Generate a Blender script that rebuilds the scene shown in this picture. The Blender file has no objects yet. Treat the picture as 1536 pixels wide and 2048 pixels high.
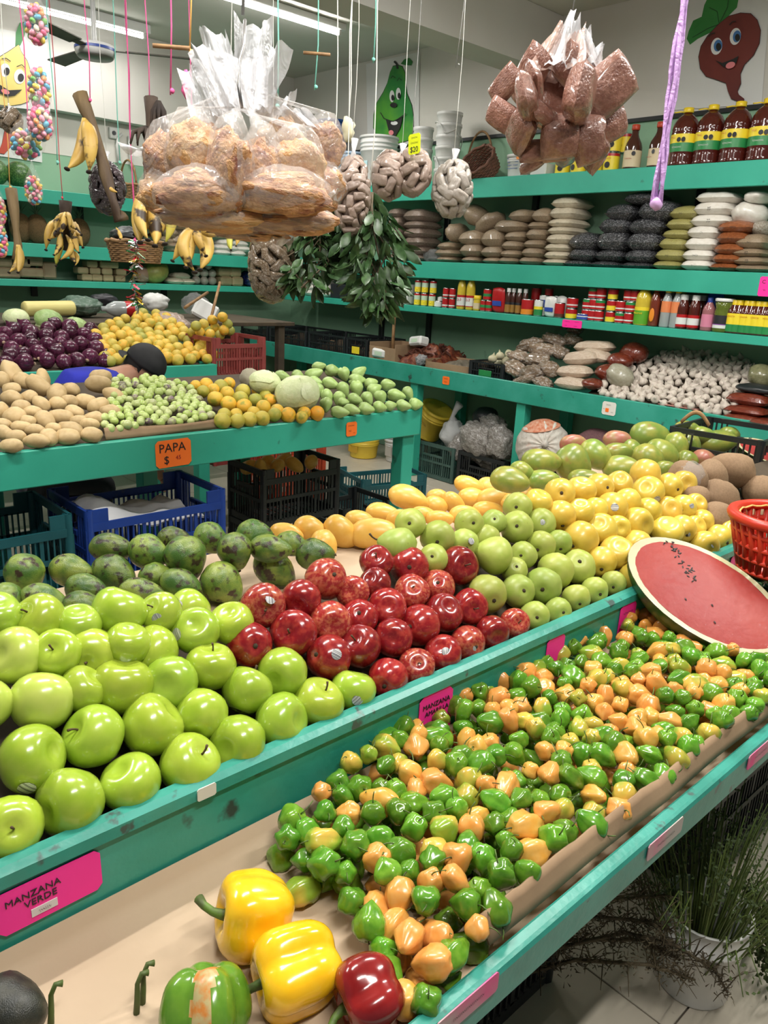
import bpy, math, random
import numpy as np
from mathutils import Matrix, Vector, Euler
rng = random.Random(7)
SC = bpy.context.scene
COL = SC.collection
# ---------------------------------------------------------------- camera
F = 1560.0                      # focal length in pixels of the 1536 x 2048 frame
HC = 1.6
def _v(p): return np.array([p[0] - 768.0, p[1] - 1024.0, F])
def _n(a): return a / np.linalg.norm(a)
AX = _n(_v((2500, 640)))
AY = _v((-859, 464)); AY = _n(AY - AX * (AX @ AY))
AZ = np.cross(AX, AY)
RW = np.array([AX, AY, AZ])     # world = RW @ camera (x right, y down, z forward)
CAM = np.array([0, 0, HC])
cam = bpy.data.cameras.new('camera'); cam_o = bpy.data.objects.new('camera', cam); COL.objects.link(cam_o)
cam.sensor_fit = 'VERTICAL'; cam.sensor_height = 36.0; cam.lens = F / 2048 * 36
cam.clip_start = 0.02; cam.clip_end = 60
_m = Matrix([[RW[i][0], -RW[i][1], -RW[i][2], CAM[i]] for i in range(3)] + [[0, 0, 0, 1]])
cam_o.matrix_world = _m
SC.camera = cam_o
# ---------------------------------------------------------------- world, ceiling lamps, exposure
W = bpy.data.worlds.new('world'); SC.world = W; W.use_nodes = True
W.node_tree.nodes['Background'].inputs[0].default_value = (0.93, 0.97, 1.0, 1)
W.node_tree.nodes['Background'].inputs[1].default_value = 0.16
SC.view_settings.view_transform = 'Standard'; SC.view_settings.look = 'None'
SC.view_settings.gamma = 1.0; SC.view_settings.use_curve_mapping = False
SC.view_settings.exposure = -0.12
CEIL = 3.43
LAMPS = [(0.5, -0.3, 3.36), (0.9, 1.7, 3.36), (2.9, 0.3, 3.36), (2.9, 1.9, 3.36), (1.6, 5.0, 3.36), (3.7, 5.3, 3.36), (2.75, 6.62, 3.34), (-0.6, 3.3, 3.36)]
for (lx, ly, lz) in LAMPS:
    li = bpy.data.lights.new('tube_light', 'AREA'); li.shape = 'RECTANGLE'; li.size = 1.2; li.size_y = 0.06
    li.energy = 58 if ly < 4 else (32 if ly < 6 else 9); li.color = (1.0, 0.97, 0.92)
    lo = bpy.data.objects.new('tube_light', li); lo.location = (lx, ly, lz - 0.075); COL.objects.link(lo)
# ---------------------------------------------------------------- pixels to places
def ray(p): return RW @ _v(p) / F
def onz(p, z): r = ray(p); return Vector(CAM + r * (z - HC) / r[2])
def onx(p, x): r = ray(p); return Vector(CAM + r * x / r[0])
def ony(p, y): r = ray(p); return Vector(CAM + r * y / r[1])
def ond(p, d): return Vector(CAM + ray(p) * d)
def depth(P): return float((np.array(P) - CAM) @ RW[:, 2])
def onslope(p, y0, z0, s):      # the plane z = z0 + s (y - y0)
    r = ray(p); t = (z0 - HC - s * y0) / (r[2] - s * r[1]); return Vector(CAM + r * t)
def px2m(px, P): return px * depth(P) / F
# ---------------------------------------------------------------- materials
MATS = {}
def M(name, c1, c2=None, scale=6.0, rough=0.5, lo=0.4, hi=0.6, bump=0.0, bscale=30.0, rnd=0.0, c3=None, s3=20.0, t3=(0.6, 0.66),
      stretch=None, metal=0.0, alpha=1.0, trans=0.0, coat=0.0, spec=0.5, emit=0.0, sheen=0.0, detail=4.0, rramp=None, hue=0.0, subs=0.0):
    if name in MATS: return MATS[name]
    m = bpy.data.materials.new(name); m.use_nodes = True; nt = m.node_tree; nd = nt.nodes; lk = nt.links
    b = nd['Principled BSDF']
    b.inputs['Roughness'].default_value = rough; b.inputs['Metallic'].default_value = metal
    b.inputs['Alpha'].default_value = alpha; b.inputs['Transmission Weight'].default_value = trans
    b.inputs['Coat Weight'].default_value = coat; b.inputs['Specular IOR Level'].default_value = spec
    b.inputs['Coat Roughness'].default_value = 0.12
    if subs: b.inputs['Subsurface Weight'].default_value = subs; b.inputs['Subsurface Scale'].default_value = 0.02
    C4 = lambda c: (c[0], c[1], c[2], 1)
    out = None
    tc = nd.new('ShaderNodeTexCoord'); oi = nd.new('ShaderNodeObjectInfo')
    co = tc.outputs['Object']
    if stretch:
        mp = nd.new('ShaderNodeMapping'); mp.inputs['Scale'].default_value = stretch; lk.new(co, mp.inputs[0]); co = mp.outputs[0]
    def noise(sc, det=detail, mul=17.0):
        n = nd.new('ShaderNodeTexNoise'); n.noise_dimensions = '4D'; n.inputs['Scale'].default_value = sc; n.inputs['Detail'].default_value = det
        mm = nd.new('ShaderNodeMath'); mm.operation = 'MULTIPLY'; mm.inputs[1].default_value = mul
        lk.new(oi.outputs['Random'], mm.inputs[0]); lk.new(mm.outputs[0], n.inputs['W']); lk.new(co, n.inputs['Vector'])
        return n.outputs['Fac']
    def ramp(fac, stops):
        r = nd.new('ShaderNodeValToRGB'); e = r.color_ramp.elements
        e[0].position, e[0].color = stops[0][0], C4(stops[0][1]); e[1].position, e[1].color = stops[-1][0], C4(stops[-1][1])
        for p, c in stops[1:-1]:
            k = e.new(p); k.color = C4(c)
        lk.new(fac, r.inputs[0]); return r.outputs[0]
    def mix(fac, a, bb):
        x = nd.new('ShaderNodeMix'); x.data_type = 'RGBA'; lk.new(fac, x.inputs[0])
        for s, v in ((6, a), (7, bb)):
            if hasattr(v, 'is_linked') or hasattr(v, 'links'): lk.new(v, x.inputs[s])
            else: x.inputs[s].default_value = C4(v)
        return x.outputs[2]
    base = None
    if rramp: base = ramp(oi.outputs['Random'], rramp)
    if c2 is not None:
        f = noise(scale); r = nd.new('ShaderNodeMapRange'); r.inputs[1].default_value = lo; r.inputs[2].default_value = hi; lk.new(f, r.inputs[0])
        base = mix(r.outputs[0], base if base is not None else c1, c2)
    if c3 is not None:
        f = noise(s3, 5.0, 31.0); r = nd.new('ShaderNodeMapRange'); r.inputs[1].default_value = t3[0]; r.inputs[2].default_value = t3[1]; lk.new(f, r.inputs[0])
        base = mix(r.outputs[0], base if base is not None else c1, c3)
    if rnd or hue:
        h = nd.new('ShaderNodeHueSaturation')
        if base is not None: lk.new(base, h.inputs['Color'])
        else: h.inputs['Color'].default_value = C4(c1)
        r = nd.new('ShaderNodeMapRange'); r.inputs[3].default_value = 1 - rnd; r.inputs[4].default_value = 1 + rnd
        lk.new(oi.outputs['Random'], r.inputs[0]); lk.new(r.outputs[0], h.inputs['Value'])
        if hue:
            q = nd.new('ShaderNodeMath'); q.operation = 'MULTIPLY'; q.inputs[1].default_value = 7.31; lk.new(oi.outputs['Random'], q.inputs[0])
            q2 = nd.new('ShaderNodeMath'); q2.operation = 'FRACT'; lk.new(q.outputs[0], q2.inputs[0])
            r2 = nd.new('ShaderNodeMapRange'); r2.inputs[3].default_value = 0.5 - hue; r2.inputs[4].default_value = 0.5 + hue
            lk.new(q2.outputs[0], r2.inputs[0]); lk.new(r2.outputs[0], h.inputs['Hue'])
        base = h.outputs[0]
    if base is not None: lk.new(base, b.inputs['Base Color'])
    else: b.inputs['Base Color'].default_value = C4(c1)
    if bump:
        bp = nd.new('ShaderNodeBump'); bp.inputs['Strength'].default_value = bump; bp.inputs['Distance'].default_value = 0.01
        lk.new(noise(bscale, 3.0), bp.inputs['Height']); lk.new(bp.outputs[0], b.inputs['Normal'])
    if emit:
        b.inputs['Emission Color'].default_value = C4(c1); b.inputs['Emission Strength'].default_value = emit
    MATS[name] = m
    return m
def FILM(name, tint, opacity=0.3, rough=0.12, bump=0.5, bscale=22.0):
    """thin clear plastic: see-through mixed with a glossy crinkled skin"""
    if name in MATS: return MATS[name]
    m = bpy.data.materials.new(name); m.use_nodes = True; nt = m.node_tree; nd = nt.nodes; lk = nt.links
    b = nd['Principled BSDF']; b.inputs['Base Color'].default_value = (*tint, 1); b.inputs['Roughness'].default_value = rough
    b.inputs['Specular IOR Level'].default_value = 0.8
    t = nd.new('ShaderNodeBsdfTransparent'); x = nd.new('ShaderNodeMixShader'); x.inputs[0].default_value = opacity
    n = nd.new('ShaderNodeTexNoise'); n.inputs['Scale'].default_value = bscale; n.inputs['Detail'].default_value = 3; n.inputs['Distortion'].default_value = 1.2
    tc = nd.new('ShaderNodeTexCoord'); lk.new(tc.outputs['Object'], n.inputs['Vector'])
    bp = nd.new('ShaderNodeBump'); bp.inputs['Strength'].default_value = bump; bp.inputs['Distance'].default_value = 0.02
    lk.new(n.outputs['Fac'], bp.inputs['Height']); lk.new(bp.outputs[0], b.inputs['Normal'])
    lk.new(t.outputs[0], x.inputs[1]); lk.new(b.outputs[0], x.inputs[2]); lk.new(x.outputs[0], nd['Material Output'].inputs[0])
    MATS[name] = m; return m
# ---------------------------------------------------------------- mesh and object helpers
def mesh(name, V, Fc, smooth=True):
    me = bpy.data.meshes.new(name); me.from_pydata([tuple(v) for v in V], [], [tuple(f) for f in Fc])
    if smooth: me.shade_smooth()
    me.update(); return me
def obj(name, me, mat=None, parent=None, loc=(0, 0, 0), rot=None, scale=None, label=None, cat=None, group=None, kind=None):
    o = bpy.data.objects.new(name, me)
    COL.objects.link(o)
    if mat is not None and me is not None:
        mats = mat if isinstance(mat, (list, tuple)) else [mat]
        if len(me.materials) == 0:
            for q in mats: me.materials.append(q)
        elif me.materials[0] != mats[0]:
            for i, q in enumerate(mats): o.material_slots[i].link = 'OBJECT'; o.material_slots[i].material = q
    o.location = loc
    if rot is not None:
        if isinstance(rot, Matrix): o.rotation_euler = rot.to_euler()
        else: o.rotation_euler = rot
    if scale is not None: o.scale = scale if hasattr(scale, '__len__') else (scale,) * 3
    if parent is not None: o.parent = parent
    if label: o['label'] = label
    if cat: o['category'] = cat
    if group: o['group'] = group
    if kind: o['kind'] = kind
    return o
def empty(name, loc=(0, 0, 0), rot=None, label=None, cat=None, group=None, kind=None, scale=None):
    o = obj(name, None, None, None, loc, rot, scale, label, cat, group, kind); o.empty_display_size = 0.05; return o
class MB:
    """collects shapes into one mesh"""
    def __init__(s): s.v = []; s.f = []; s.mi = []
    def add(s, V, Fc, mi=0, T=None):
        k = len(s.v)
        if T is not None: V = [T @ Vector(v) for v in V]
        s.v += [tuple(v) for v in V]; s.f += [tuple(i + k for i in f) for f in Fc]; s.mi += [mi] * len(Fc); return s
    def box(s, x0, x1, y0, y1, z0, z1, mi=0, T=None):
        V = [(x, y, z) for x in (x0, x1) for y in (y0, y1) for z in (z0, z1)]
        return s.add(V, [(0, 1, 3, 2), (4, 6, 7, 5), (0, 4, 5, 1), (2, 3, 7, 6), (0, 2, 6, 4), (1, 5, 7, 3)], mi, T)
    def lathe(s, prof, n=16, mi=0, T=None, mis=None):
        V = []; Fc = []; ms = []
        for r, z in prof:
            V += [(r * math.cos(2 * math.pi * i / n), r * math.sin(2 * math.pi * i / n), z) for i in range(n)]
        for j in range(len(prof) - 1):
            for i in range(n):
                Fc.append((j * n + i, j * n + (i + 1) % n, (j + 1) * n + (i + 1) % n, (j + 1) * n + i)); ms.append(mis[j] if mis else mi)
        k = len(s.mi); s.add(V, Fc, mi, T); s.mi[k:] = ms; return s
    def tube(s, pts, rad, n=6, mi=0, caps=True):
        pts = [Vector(p) for p in pts]; V = []; Fc = []
        rads = rad if hasattr(rad, '__len__') else [rad] * len(pts)
        up = Vector((0, 0, 1)); last = None
        for i, p in enumerate(pts):
            d = (pts[min(i + 1, len(pts) - 1)] - pts[max(i - 1, 0)])
            d = d.normalized() if d.length > 1e-9 else Vector((0, 0, 1))
            a = last - d * last.dot(d) if last is not None else d.cross(up if abs(d.z) < 0.9 else Vector((1, 0, 0)))
            if a.length < 1e-6: a = d.orthogonal()
            a.normalize(); last = a; b = d.cross(a)
            V += [p + (a * math.cos(2 * math.pi * k / n) + b * math.sin(2 * math.pi * k / n)) * rads[i] for k in range(n)]
        for j in range(len(pts) - 1):
            for k in range(n): Fc.append((j * n + k, j * n + (k + 1) % n, (j + 1) * n + (k + 1) % n, (j + 1) * n + k))
        if caps: Fc += [tuple(range(n - 1, -1, -1)), tuple((len(pts) - 1) * n + k for k in range(n))]
        return s.add(V, Fc, mi)
    def me(s, name, smooth=False):
        m = mesh(name, s.v, s.f, smooth)
        if any(s.mi): m.polygons.foreach_set('material_index', s.mi)
        return m
def bx(name, x0, x1, y0, y1, z0, z1, mat, parent=None, bevel=0.004, **k):
    """a bevelled board, its origin at its own centre"""
    c = Vector(((x0 + x1) / 2, (y0 + y1) / 2, (z0 + z1) / 2)); hx, hy, hz = abs(x1 - x0) / 2, abs(y1 - y0) / 2, abs(z1 - z0) / 2
    b = min(bevel, hx * .4, hy * .4, hz * .4)
    V = []; 
    import itertools
    for sx, sy, sz in itertools.product((-1, 1), repeat=3):
        V += [(sx * hx, sy * (hy - b), sz * (hz - b)), (sx * (hx - b), sy * hy, sz * (hz - b)), (sx * (hx - b), sy * (hy - b), sz * hz)]
    import bmesh
    bm = bmesh.new()
    for v in V: bm.verts.new(v)
    bmesh.ops.convex_hull(bm, input=list(bm.verts))
    me = bpy.data.meshes.new(name); bm.to_mesh(me); bm.free()
    return obj(name, me, mat, parent, c, **k)
def grid_mesh(fn, nu, nv, closed_u=False, name='surface', smooth=True):
    V = [fn(i / (nu if closed_u else nu - 1), j / (nv - 1)) for j in range(nv) for i in range(nu)]
    Fc = []
    for j in range(nv - 1):
        for i in range(nu if closed_u else nu - 1):
            Fc.append((j * nu + i, j * nu + (i + 1) % nu, (j + 1) * nu + (i + 1) % nu, (j + 1) * nu + i))
    return mesh(name, V, Fc, smooth)
from mathutils import noise as mn
def nz(p, s=1.0, seed=0.0): return mn.noise(Vector((p[0] * s + seed * 3.7, p[1] * s - seed * 1.9, p[2] * s + seed)))
def rot_to(d, roll=0.0):
    """rotation that takes local +z to d"""
    return Vector((0, 0, 1)).rotation_difference(Vector(d).normalized()).to_matrix().to_4x4() @ Matrix.Rotation(roll, 4, 'Z')
TXT = {}
def text_me(s, size=1.0, font_shear=0.0):
    key = (s, size, font_shear)
    if key in TXT: return TXT[key]
    if s[0] == '~':             # writing too blurred to read: a wavering pen stroke of about the same length
        n = len(s) * 6; w = .5 * size * len(s); q = [(-w / 2 + w * i / n, size * (.20 * math.sin(i * 2.1) + .10 * math.sin(i * 3.7 + len(s))), 0) for i in range(n + 1)]
        V = [(x, y + d_ * size * .05, z) for d_ in (-1, 1) for x, y, z in q]; m_ = n + 1
        TXT[key] = mesh('pen_stroke', V, [(i, i + 1, m_ + i + 1, m_ + i) for i in range(n)], False); return TXT[key]
    cu = bpy.data.curves.new('lettering', 'FONT'); cu.body = s; cu.size = size; cu.align_x = 'CENTER'; cu.align_y = 'CENTER'; cu.shear = font_shear
    cu.extrude = 0.0004; cu.resolution_u = 2
    o = bpy.data.objects.new('lettering', cu); COL.objects.link(o)
    dg = bpy.context.evaluated_depsgraph_get(); me = bpy.data.meshes.new_from_object(o.evaluated_get(dg))
    bpy.data.objects.remove(o); bpy.data.curves.remove(cu); TXT[key] = me; return me
ORD = ['first', 'second', 'third', 'fourth', 'fifth', 'sixth', 'seventh', 'eighth', 'ninth', 'tenth', 'eleventh', 'twelfth', 'thirteenth', 'fourteenth', 'fifteenth', 'sixteenth', 'seventeenth', 'eighteenth', 'nineteenth', 'twentieth']
def rows_of(items, rowh):
    """bands by pixel height, front first: [(row index, place from the left, length)] per item"""
    ys = sorted(range(len(items)), key=lambda i: -items[i][1]); res = [None] * len(items); r = 0; k = 0
    while k < len(ys):
        y0 = items[ys[k]][1]; band = [i for i in ys[k:] if y0 - items[i][1] < rowh]
        for q, i in enumerate(sorted(band, key=lambda i: items[i][0])): res[i] = (r, q, len(band))
        k += len(band); r += 1
    return res
def place(r, q, n, pile):
    row = 'front row' if r == 0 else ORD[r] + ' row up'
    w = 'leftmost' if q == 0 else ('rightmost' if q == n - 1 else ORD[q] + ' from left')
    return '%s, %s, %s' % (w, row, pile)
# ================================================================ the setting
mWHITE = M('white_wall_paint', (0.62, 0.60, 0.55), (0.52, 0.49, 0.43), 1.3, 0.75, 0.35, 0.75, bump=0.08, bscale=14)
mBEAM = M('beam_paint', (0.64, 0.62, 0.58), (0.50, 0.47, 0.40), 0.9, 0.75, 0.4, 0.8, bump=0.06)
mCEIL = M('ceiling_paint', (0.66, 0.64, 0.58), (0.54, 0.52, 0.46), 1.1, 0.85, 0.35, 0.75, bump=0.1, bscale=9)
mGREEN = M('green_wall_paint', (0.24, 0.41, 0.27), (0.19, 0.34, 0.225), 1.6, 0.7, 0.4, 0.7, c3=(0.12, 0.20, 0.14), s3=5.0, t3=(0.66, 0.75), bump=0.05)
mTEAL = M('teal_enamel', (0.040, 0.39, 0.275), (0.028, 0.32, 0.225), 3.0, 0.38, 0.35, 0.7, c3=(0.03, 0.10, 0.07), s3=9.0, t3=(0.69, 0.74), bump=0.05, bscale=30)
mTEAL2 = M('worn_teal_enamel', (0.022, 0.27, 0.19), (0.045, 0.33, 0.25), 5.0, 0.4, 0.4, 0.65, c3=(0.035, 0.06, 0.05), s3=14.0, t3=(0.64, 0.70), bump=0.12, bscale=40)
mRAIL = M('worn_teal_rail', (0.040, 0.31, 0.245), (0.025, 0.23, 0.175), 9.0, 0.35, 0.4, 0.65, c3=(0.05, 0.09, 0.08), s3=30.0, t3=(0.62, 0.68), bump=0.1, bscale=60)
mKRAFT = M('kraft_paper', (0.50, 0.38, 0.26), (0.44, 0.33, 0.22), 4.0, 0.8, 0.4, 0.7, bump=0.1, bscale=25)
mCARD = M('cardboard', (0.32, 0.21, 0.12), (0.25, 0.16, 0.09), 7.0, 0.85, 0.4, 0.7, bump=0.1)
mTILE = M('floor_tile_glaze', (0.52, 0.47, 0.38), (0.44, 0.39, 0.31), 2.5, 0.32, 0.35, 0.75, rnd=0.04, c3=(0.25, 0.21, 0.16), s3=24.0, t3=(0.7, 0.78))
mGROUT = M('dark_grout', (0.05, 0.04, 0.03), (0.10, 0.08, 0.06), 9.0, 0.9)
mBLACK = M('black_plastic', (0.010, 0.012, 0.013), (0.02, 0.022, 0.024), 12.0, 0.4)
mBRACK = M('black_bracket', (0.008, 0.01, 0.01), None, rough=0.5)
mWOODD = M('dark_riser_board', (0.06, 0.045, 0.03), (0.09, 0.065, 0.04), 8.0, 0.9)
WX, WY = 5.2, 7.08
b = MB(); b.box(-3.0, WX + 0.1, -3.2, WY + 0.1, -0.12, -0.006)
floor = obj('floor', b.me('floor'), mGROUT, kind='structure', label='cream ceramic tile floor with dark grout lines')
TL = 0.372; gx0 = 1.446; gy0 = 0.495
tme = None
for i in range(-2, 10):
    for j in range(-4, 15):
        x0, y0 = gx0 + (i) * TL, gy0 + j * TL
        if x0 + TL > WX - 0.01 or x0 < 0.6: continue
        c = (x0 + TL / 2, y0 + TL / 2, 0)
        if tme is None:
            t = bx('tile', c[0] - TL / 2 + .002, c[0] + TL / 2 - .002, c[1] - TL / 2 + .002, c[1] + TL / 2 - .002, -0.012, 0.0, mTILE, None, 0.0015); tme = t.data; t.parent = floor
        else: obj('tile', tme, mTILE, floor, (c[0], c[1], -0.006))
def wall(name, boxes, mats, label):
    b = MB()
    for i, q in enumerate(boxes): b.box(*q, mi=q_mi[i])
    return obj(name, b.me(name), mats, kind='structure', label=label)
q_mi = [0, 1]
wall('wall_right', [(WX, WX + .1, -3.2, WY + .1, -0.1, 2.69), (WX - .004, WX + .1, -3.2, WY + .1, 2.69, CEIL)], [mGREEN, mWHITE], 'side wall painted green below and off-white above')
wall('wall_back', [(-3, WX, WY, WY + .1, -0.1, 2.42), (-3, WX, WY - .004, WY + .1, 2.42, CEIL)], [mGREEN, mWHITE], 'back wall painted green below and white above')
q_mi = [0]
wall('ceiling', [(-3, WX + .1, -3.2, WY + .1, CEIL, CEIL + .1)], [mCEIL], 'grey-beige rough plaster ceiling')
wall('trim_1', [(-3, WX - .005, 3.86, 4.13, 3.06, CEIL - .002)], [mBEAM], 'off-white concrete beam crossing below the ceiling')
wall('trim_2', [(-3, WX - .5, 6.96, WY - .005, 2.74, CEIL - .002)], [mBEAM], 'white boxed header along the top of the back wall')
wall('trim_3', [(WX - .02, WX - .005, -3, WY - .01, 2.675, 2.70)], [mBRACK], 'thin dark strip between green paint and white boards')
# ---------------------------------------------------------------- shelves
def shelf(axis, front, back, a0, a1, ztop, fh, brackets, label, mat=mTEAL):
    r = empty('wall_shelf', ((front + back) / 2, (a0 + a1) / 2, ztop - .03) if axis == 'x' else ((a0 + a1) / 2, (front + back) / 2, ztop - .03), label=label, cat='shelf', group='teal wall shelves')
    def part(n, f0, f1, p0, p1, z0, z1, m):
        o = bx(n, *((f0, f1, p0, p1, z0, z1) if axis == 'x' else (p0, p1, f0, f1, z0, z1)), m, None, 0.003)
        o.parent = r; o.location = o.location - r.location; return o
    part('board', front + .03, back, a0, a1, ztop - .03, ztop, mat)
    part('fascia', front, front + .03, a0, a1, ztop - fh, ztop + .003, mat)
    for p in brackets:
        part('bracket', back - .035, back - .003, p - .025, p + .025, ztop - .42, ztop - .031, mBRACK)
    return r
Z1, Z2, Z3, ZC = 2.326, 1.717, 1.364, 0.914
SX = 4.8
yb = lambda px, py: onx((px, py), WX - .02).y
shelf('x', SX, WX, 1.3, 6.6, Z1, .135, [yb(895, 440), yb(758, 410), yb(1072, 400), yb(1400, 400)], 'topmost teal shelf on side wall, carrying buckets and large sauce bottles')
shelf('x', SX, WX, 1.3, 6.6, Z2, .128, [yb(858, 640)], 'middle teal shelf on side wall, stacked with filled bags')
shelf('x', 4.76, WX, 1.3, 6.6, Z3, .05, [yb(858, 640), 5.6], 'lower teal shelf on side wall, lined with cans and bottles')
L1, L2, L3 = 2.10, 1.695, 1.42
LY = 6.63
xb = lambda px, py: ony((px, py), WY - .02).x
shelf('y', LY, WY, 1.2, 4.74, L1, .10, [xb(9, 440), xb(160, 420), xb(362, 440)], 'top teal shelf on back wall behind hanging fruit')
shelf('y', LY, WY, 1.2, 4.74, L2, .10, [2.5, 3.7], 'middle teal shelf on back wall with pineapples and basket')
shelf('y', LY - .03, WY, 1.2, 4.70, L3, .05, [], 'low teal shelf on back wall with paper-wrapped blocks')
# ---------------------------------------------------------------- long side counter under the shelves
cf = 4.5
rc = empty('wall_counter', (4.85, 4, 0), label='long teal counter along side wall, holding garlic and crates', cat='counter')
def pt(root, n, x0, x1, y0, y1, z0, z1, m, bevel=.004):
    o = bx(n, x0, x1, y0, y1, z0, z1, m, None, bevel); o.parent = root; o.location = o.location - root.location; return o
pt(rc, 'top_board', cf + .03, WX - .004, 1.2, 6.82, ZC - .06, ZC - .03, mTEAL)
pt(rc, 'fascia', cf, cf + .03, 1.2, 6.82, ZC - .14, ZC + .003, mTEAL2)
for (a, bb) in ((499, 6.8), (830, None), (1047, None), (1330, None)):
    yy = bb - .04 if bb else onx((a, 790), cf + .05).y
    pt(rc, 'leg', cf + .03, cf + .11, yy - .04, yy + .04, 0, ZC - .06, mTEAL)
    pt(rc, 'leg', WX - .12, WX - .04, yy - .04, yy + .04, 0, ZC - .06, mTEAL)
# ---------------------------------------------------------------- table in the middle
TZ = .95; TF = 2.78; TXE = 2.88
mt = empty('produce_table', (1.5, 3.2, 0), label='teal produce table with potatoes, oranges and chayotes', cat='table')
pt(mt, 'table_top', .1, TXE - .03, TF + .03, 3.62, TZ - .055, TZ - .03, mKRAFT)
pt(mt, 'front_fascia', .1, TXE, TF, TF + .03, TZ - .135, TZ, mTEAL)
pt(mt, 'side_fascia', TXE - .03, TXE, TF + .03, 3.65, TZ - .135, TZ, mTEAL)
pt(mt, 'back_fascia', .1, TXE - .03, 3.62, 3.65, TZ - .135, TZ, mTEAL)
for lx, ly in ((2.83, 2.84), (2.30, 3.56), (1.02, 3.56), (1.75, 3.56), (.2, 2.9), (.2, 3.56)):
    pt(mt, 'leg', lx - .05, lx + .03, ly - .04, ly + .04, 0, TZ - .055, mTEAL)
# sloped display bed under the piles
def wedge(root, name, x0, x1, y0, y1, zb, zf, zr, mat):
    V = [(x0, y0, zb), (x1, y0, zb), (x1, y1, zb), (x0, y1, zb), (x0, y0, zf), (x1, y0, zf), (x1, y1, zr), (x0, y1, zr)]
    V = [Vector(v) - root.location for v in V]
    o = obj(name, mesh(name, V, [(0, 3, 2, 1), (4, 5, 6, 7), (0, 1, 5, 4), (1, 2, 6, 5), (2, 3, 7, 6), (3, 0, 4, 7)], False), mat, root); return o
wedge(mt, 'display_riser', .1, TXE - .06, TF + .05, 3.55, TZ - .03, TZ - .02, TZ + .11, mWOODD)
# ---------------------------------------------------------------- bin at the back for onions and oranges
BZ = 1.0; BF = 4.40
bk = empty('produce_bin', (1.8, 4.8, 0), label='teal slanted bin of red onions and oranges at the back', cat='bin')
pt(bk, 'front_board', .3, 2.66, BF, BF + .03, BZ - .16, BZ, mTEAL)
pt(bk, 'side_board', 2.63, 2.66, BF + .03, 5.2, BZ - .16, BZ, mTEAL)
pt(bk, 'bottom_board', .3, 2.63, BF + .03, 5.2, BZ - .16, BZ - .13, mTEAL)
wedge(bk, 'display_riser', .3, 2.6, BF + .04, 5.2, BZ - .13, BZ - .03, BZ + .18, mWOODD)
for lx in (.5, 2.58):
    for ly in (BF + .08, 5.1): pt(bk, 'leg', lx - .04, lx + .04, ly - .04, ly + .04, 0, BZ - .16, mTEAL)
# ---------------------------------------------------------------- the front counter: slanted bed behind, tray in front
RZ = .90; RY = .845; TRZ = .755
fc = empty('display_counter', (1.3, .9, 0), label='teal display counter with apples, pears and a tray of chilies', cat='counter')
def rail_me(x0, x1, prof):
    V = [(x, y, z) for x in (x0, x1) for (y, z) in prof]; n = len(prof)
    Fc = [(i, (i + 1) % n, n + (i + 1) % n, n + i) for i in range(n)] + [tuple(range(n - 1, -1, -1)), tuple(range(n, 2 * n))]
    return V, Fc
def rail(name, x0, x1, prof, mat):
    V, Fc = rail_me(x0, x1, prof); return obj(name, mesh(name, [Vector(v) - fc.location for v in V], Fc, False), mat, fc)
rail('divider_rail', -.3, 3.6, [(RY - .006, RZ - .022), (RY - .004, RZ - .006), (RY + .006, RZ), (RY + .022, RZ), (RY + .028, RZ - .006), (RY + .028, RZ - .022)], mRAIL)
pt(fc, 'divider_board', -.3, 3.6, RY, RY + .024, TRZ - .02, RZ - .022, mTEAL2)
pt(fc, 'bed_board', -.3, 3.6, RY + .028, 1.76, .835, .852, mKRAFT)
pt(fc, 'tray_board', -.3, 3.6, .449, RY, TRZ - .03, TRZ - .004, mTEAL2)
rail('front_rail', -.3, 3.6, [(.424, .742), (.423, .792), (.426, .798), (.431, .80), (.443, .80), (.447, .797), (.449, .742)], mRAIL)
wedge(fc, 'display_riser', -.3, 3.55, RY + .04, 1.13, .855, .853, .99, mWOODD)
for lx in (-.2, .35, 2.75, 3.5):
    for ly in (.5, 1.68): pt(fc, 'leg', lx - .04, lx + .04, ly - .04, ly + .04, 0, .74 if ly < 1 else .835, mTEAL)
# lamps on the ceiling
mTUBE = M('lit_tube', (1, .98, .95), emit=42.0); mTUBE2 = M('lit_tube_dim', (1, .98, .95), emit=14.0); mHOUS = M('lamp_housing', (.7, .7, .68), None, rough=.4)
for i, (lx, ly, lz) in enumerate(LAMPS):
    t = empty('tube_lamp', (lx, ly, lz), label='bare fluorescent tube lamp on ceiling ' + ['above the front counter corner', 'above the apples', 'above the melons', 'above the aisle', 'behind the beam near the bin', 'behind the beam near the side wall', 'beside the ceiling fan by the back wall', 'left of the tables'][i], cat='lamp', group='ceiling tube lamps')
    hb = bx('housing', -.66, .66, -.03, .03, .02, CEIL - lz - .002, mHOUS, t, .005)
    q = MB(); q.lathe([(.0, -.6), (.013, -.6), (.013, .6), (.0, .6)], 10, T=Matrix.Rotation(math.pi / 2, 4, 'Y'))
    obj('tube', q.me('tube', True), mTUBE if ly < 6 else mTUBE2, t, (0, 0, -.005))
    for sx in (-1, 1): bx('end_cap', sx * .61 - .012, sx * .61 + .012, -.018, .018, -.02, .025, mHOUS, t, .003)
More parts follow.
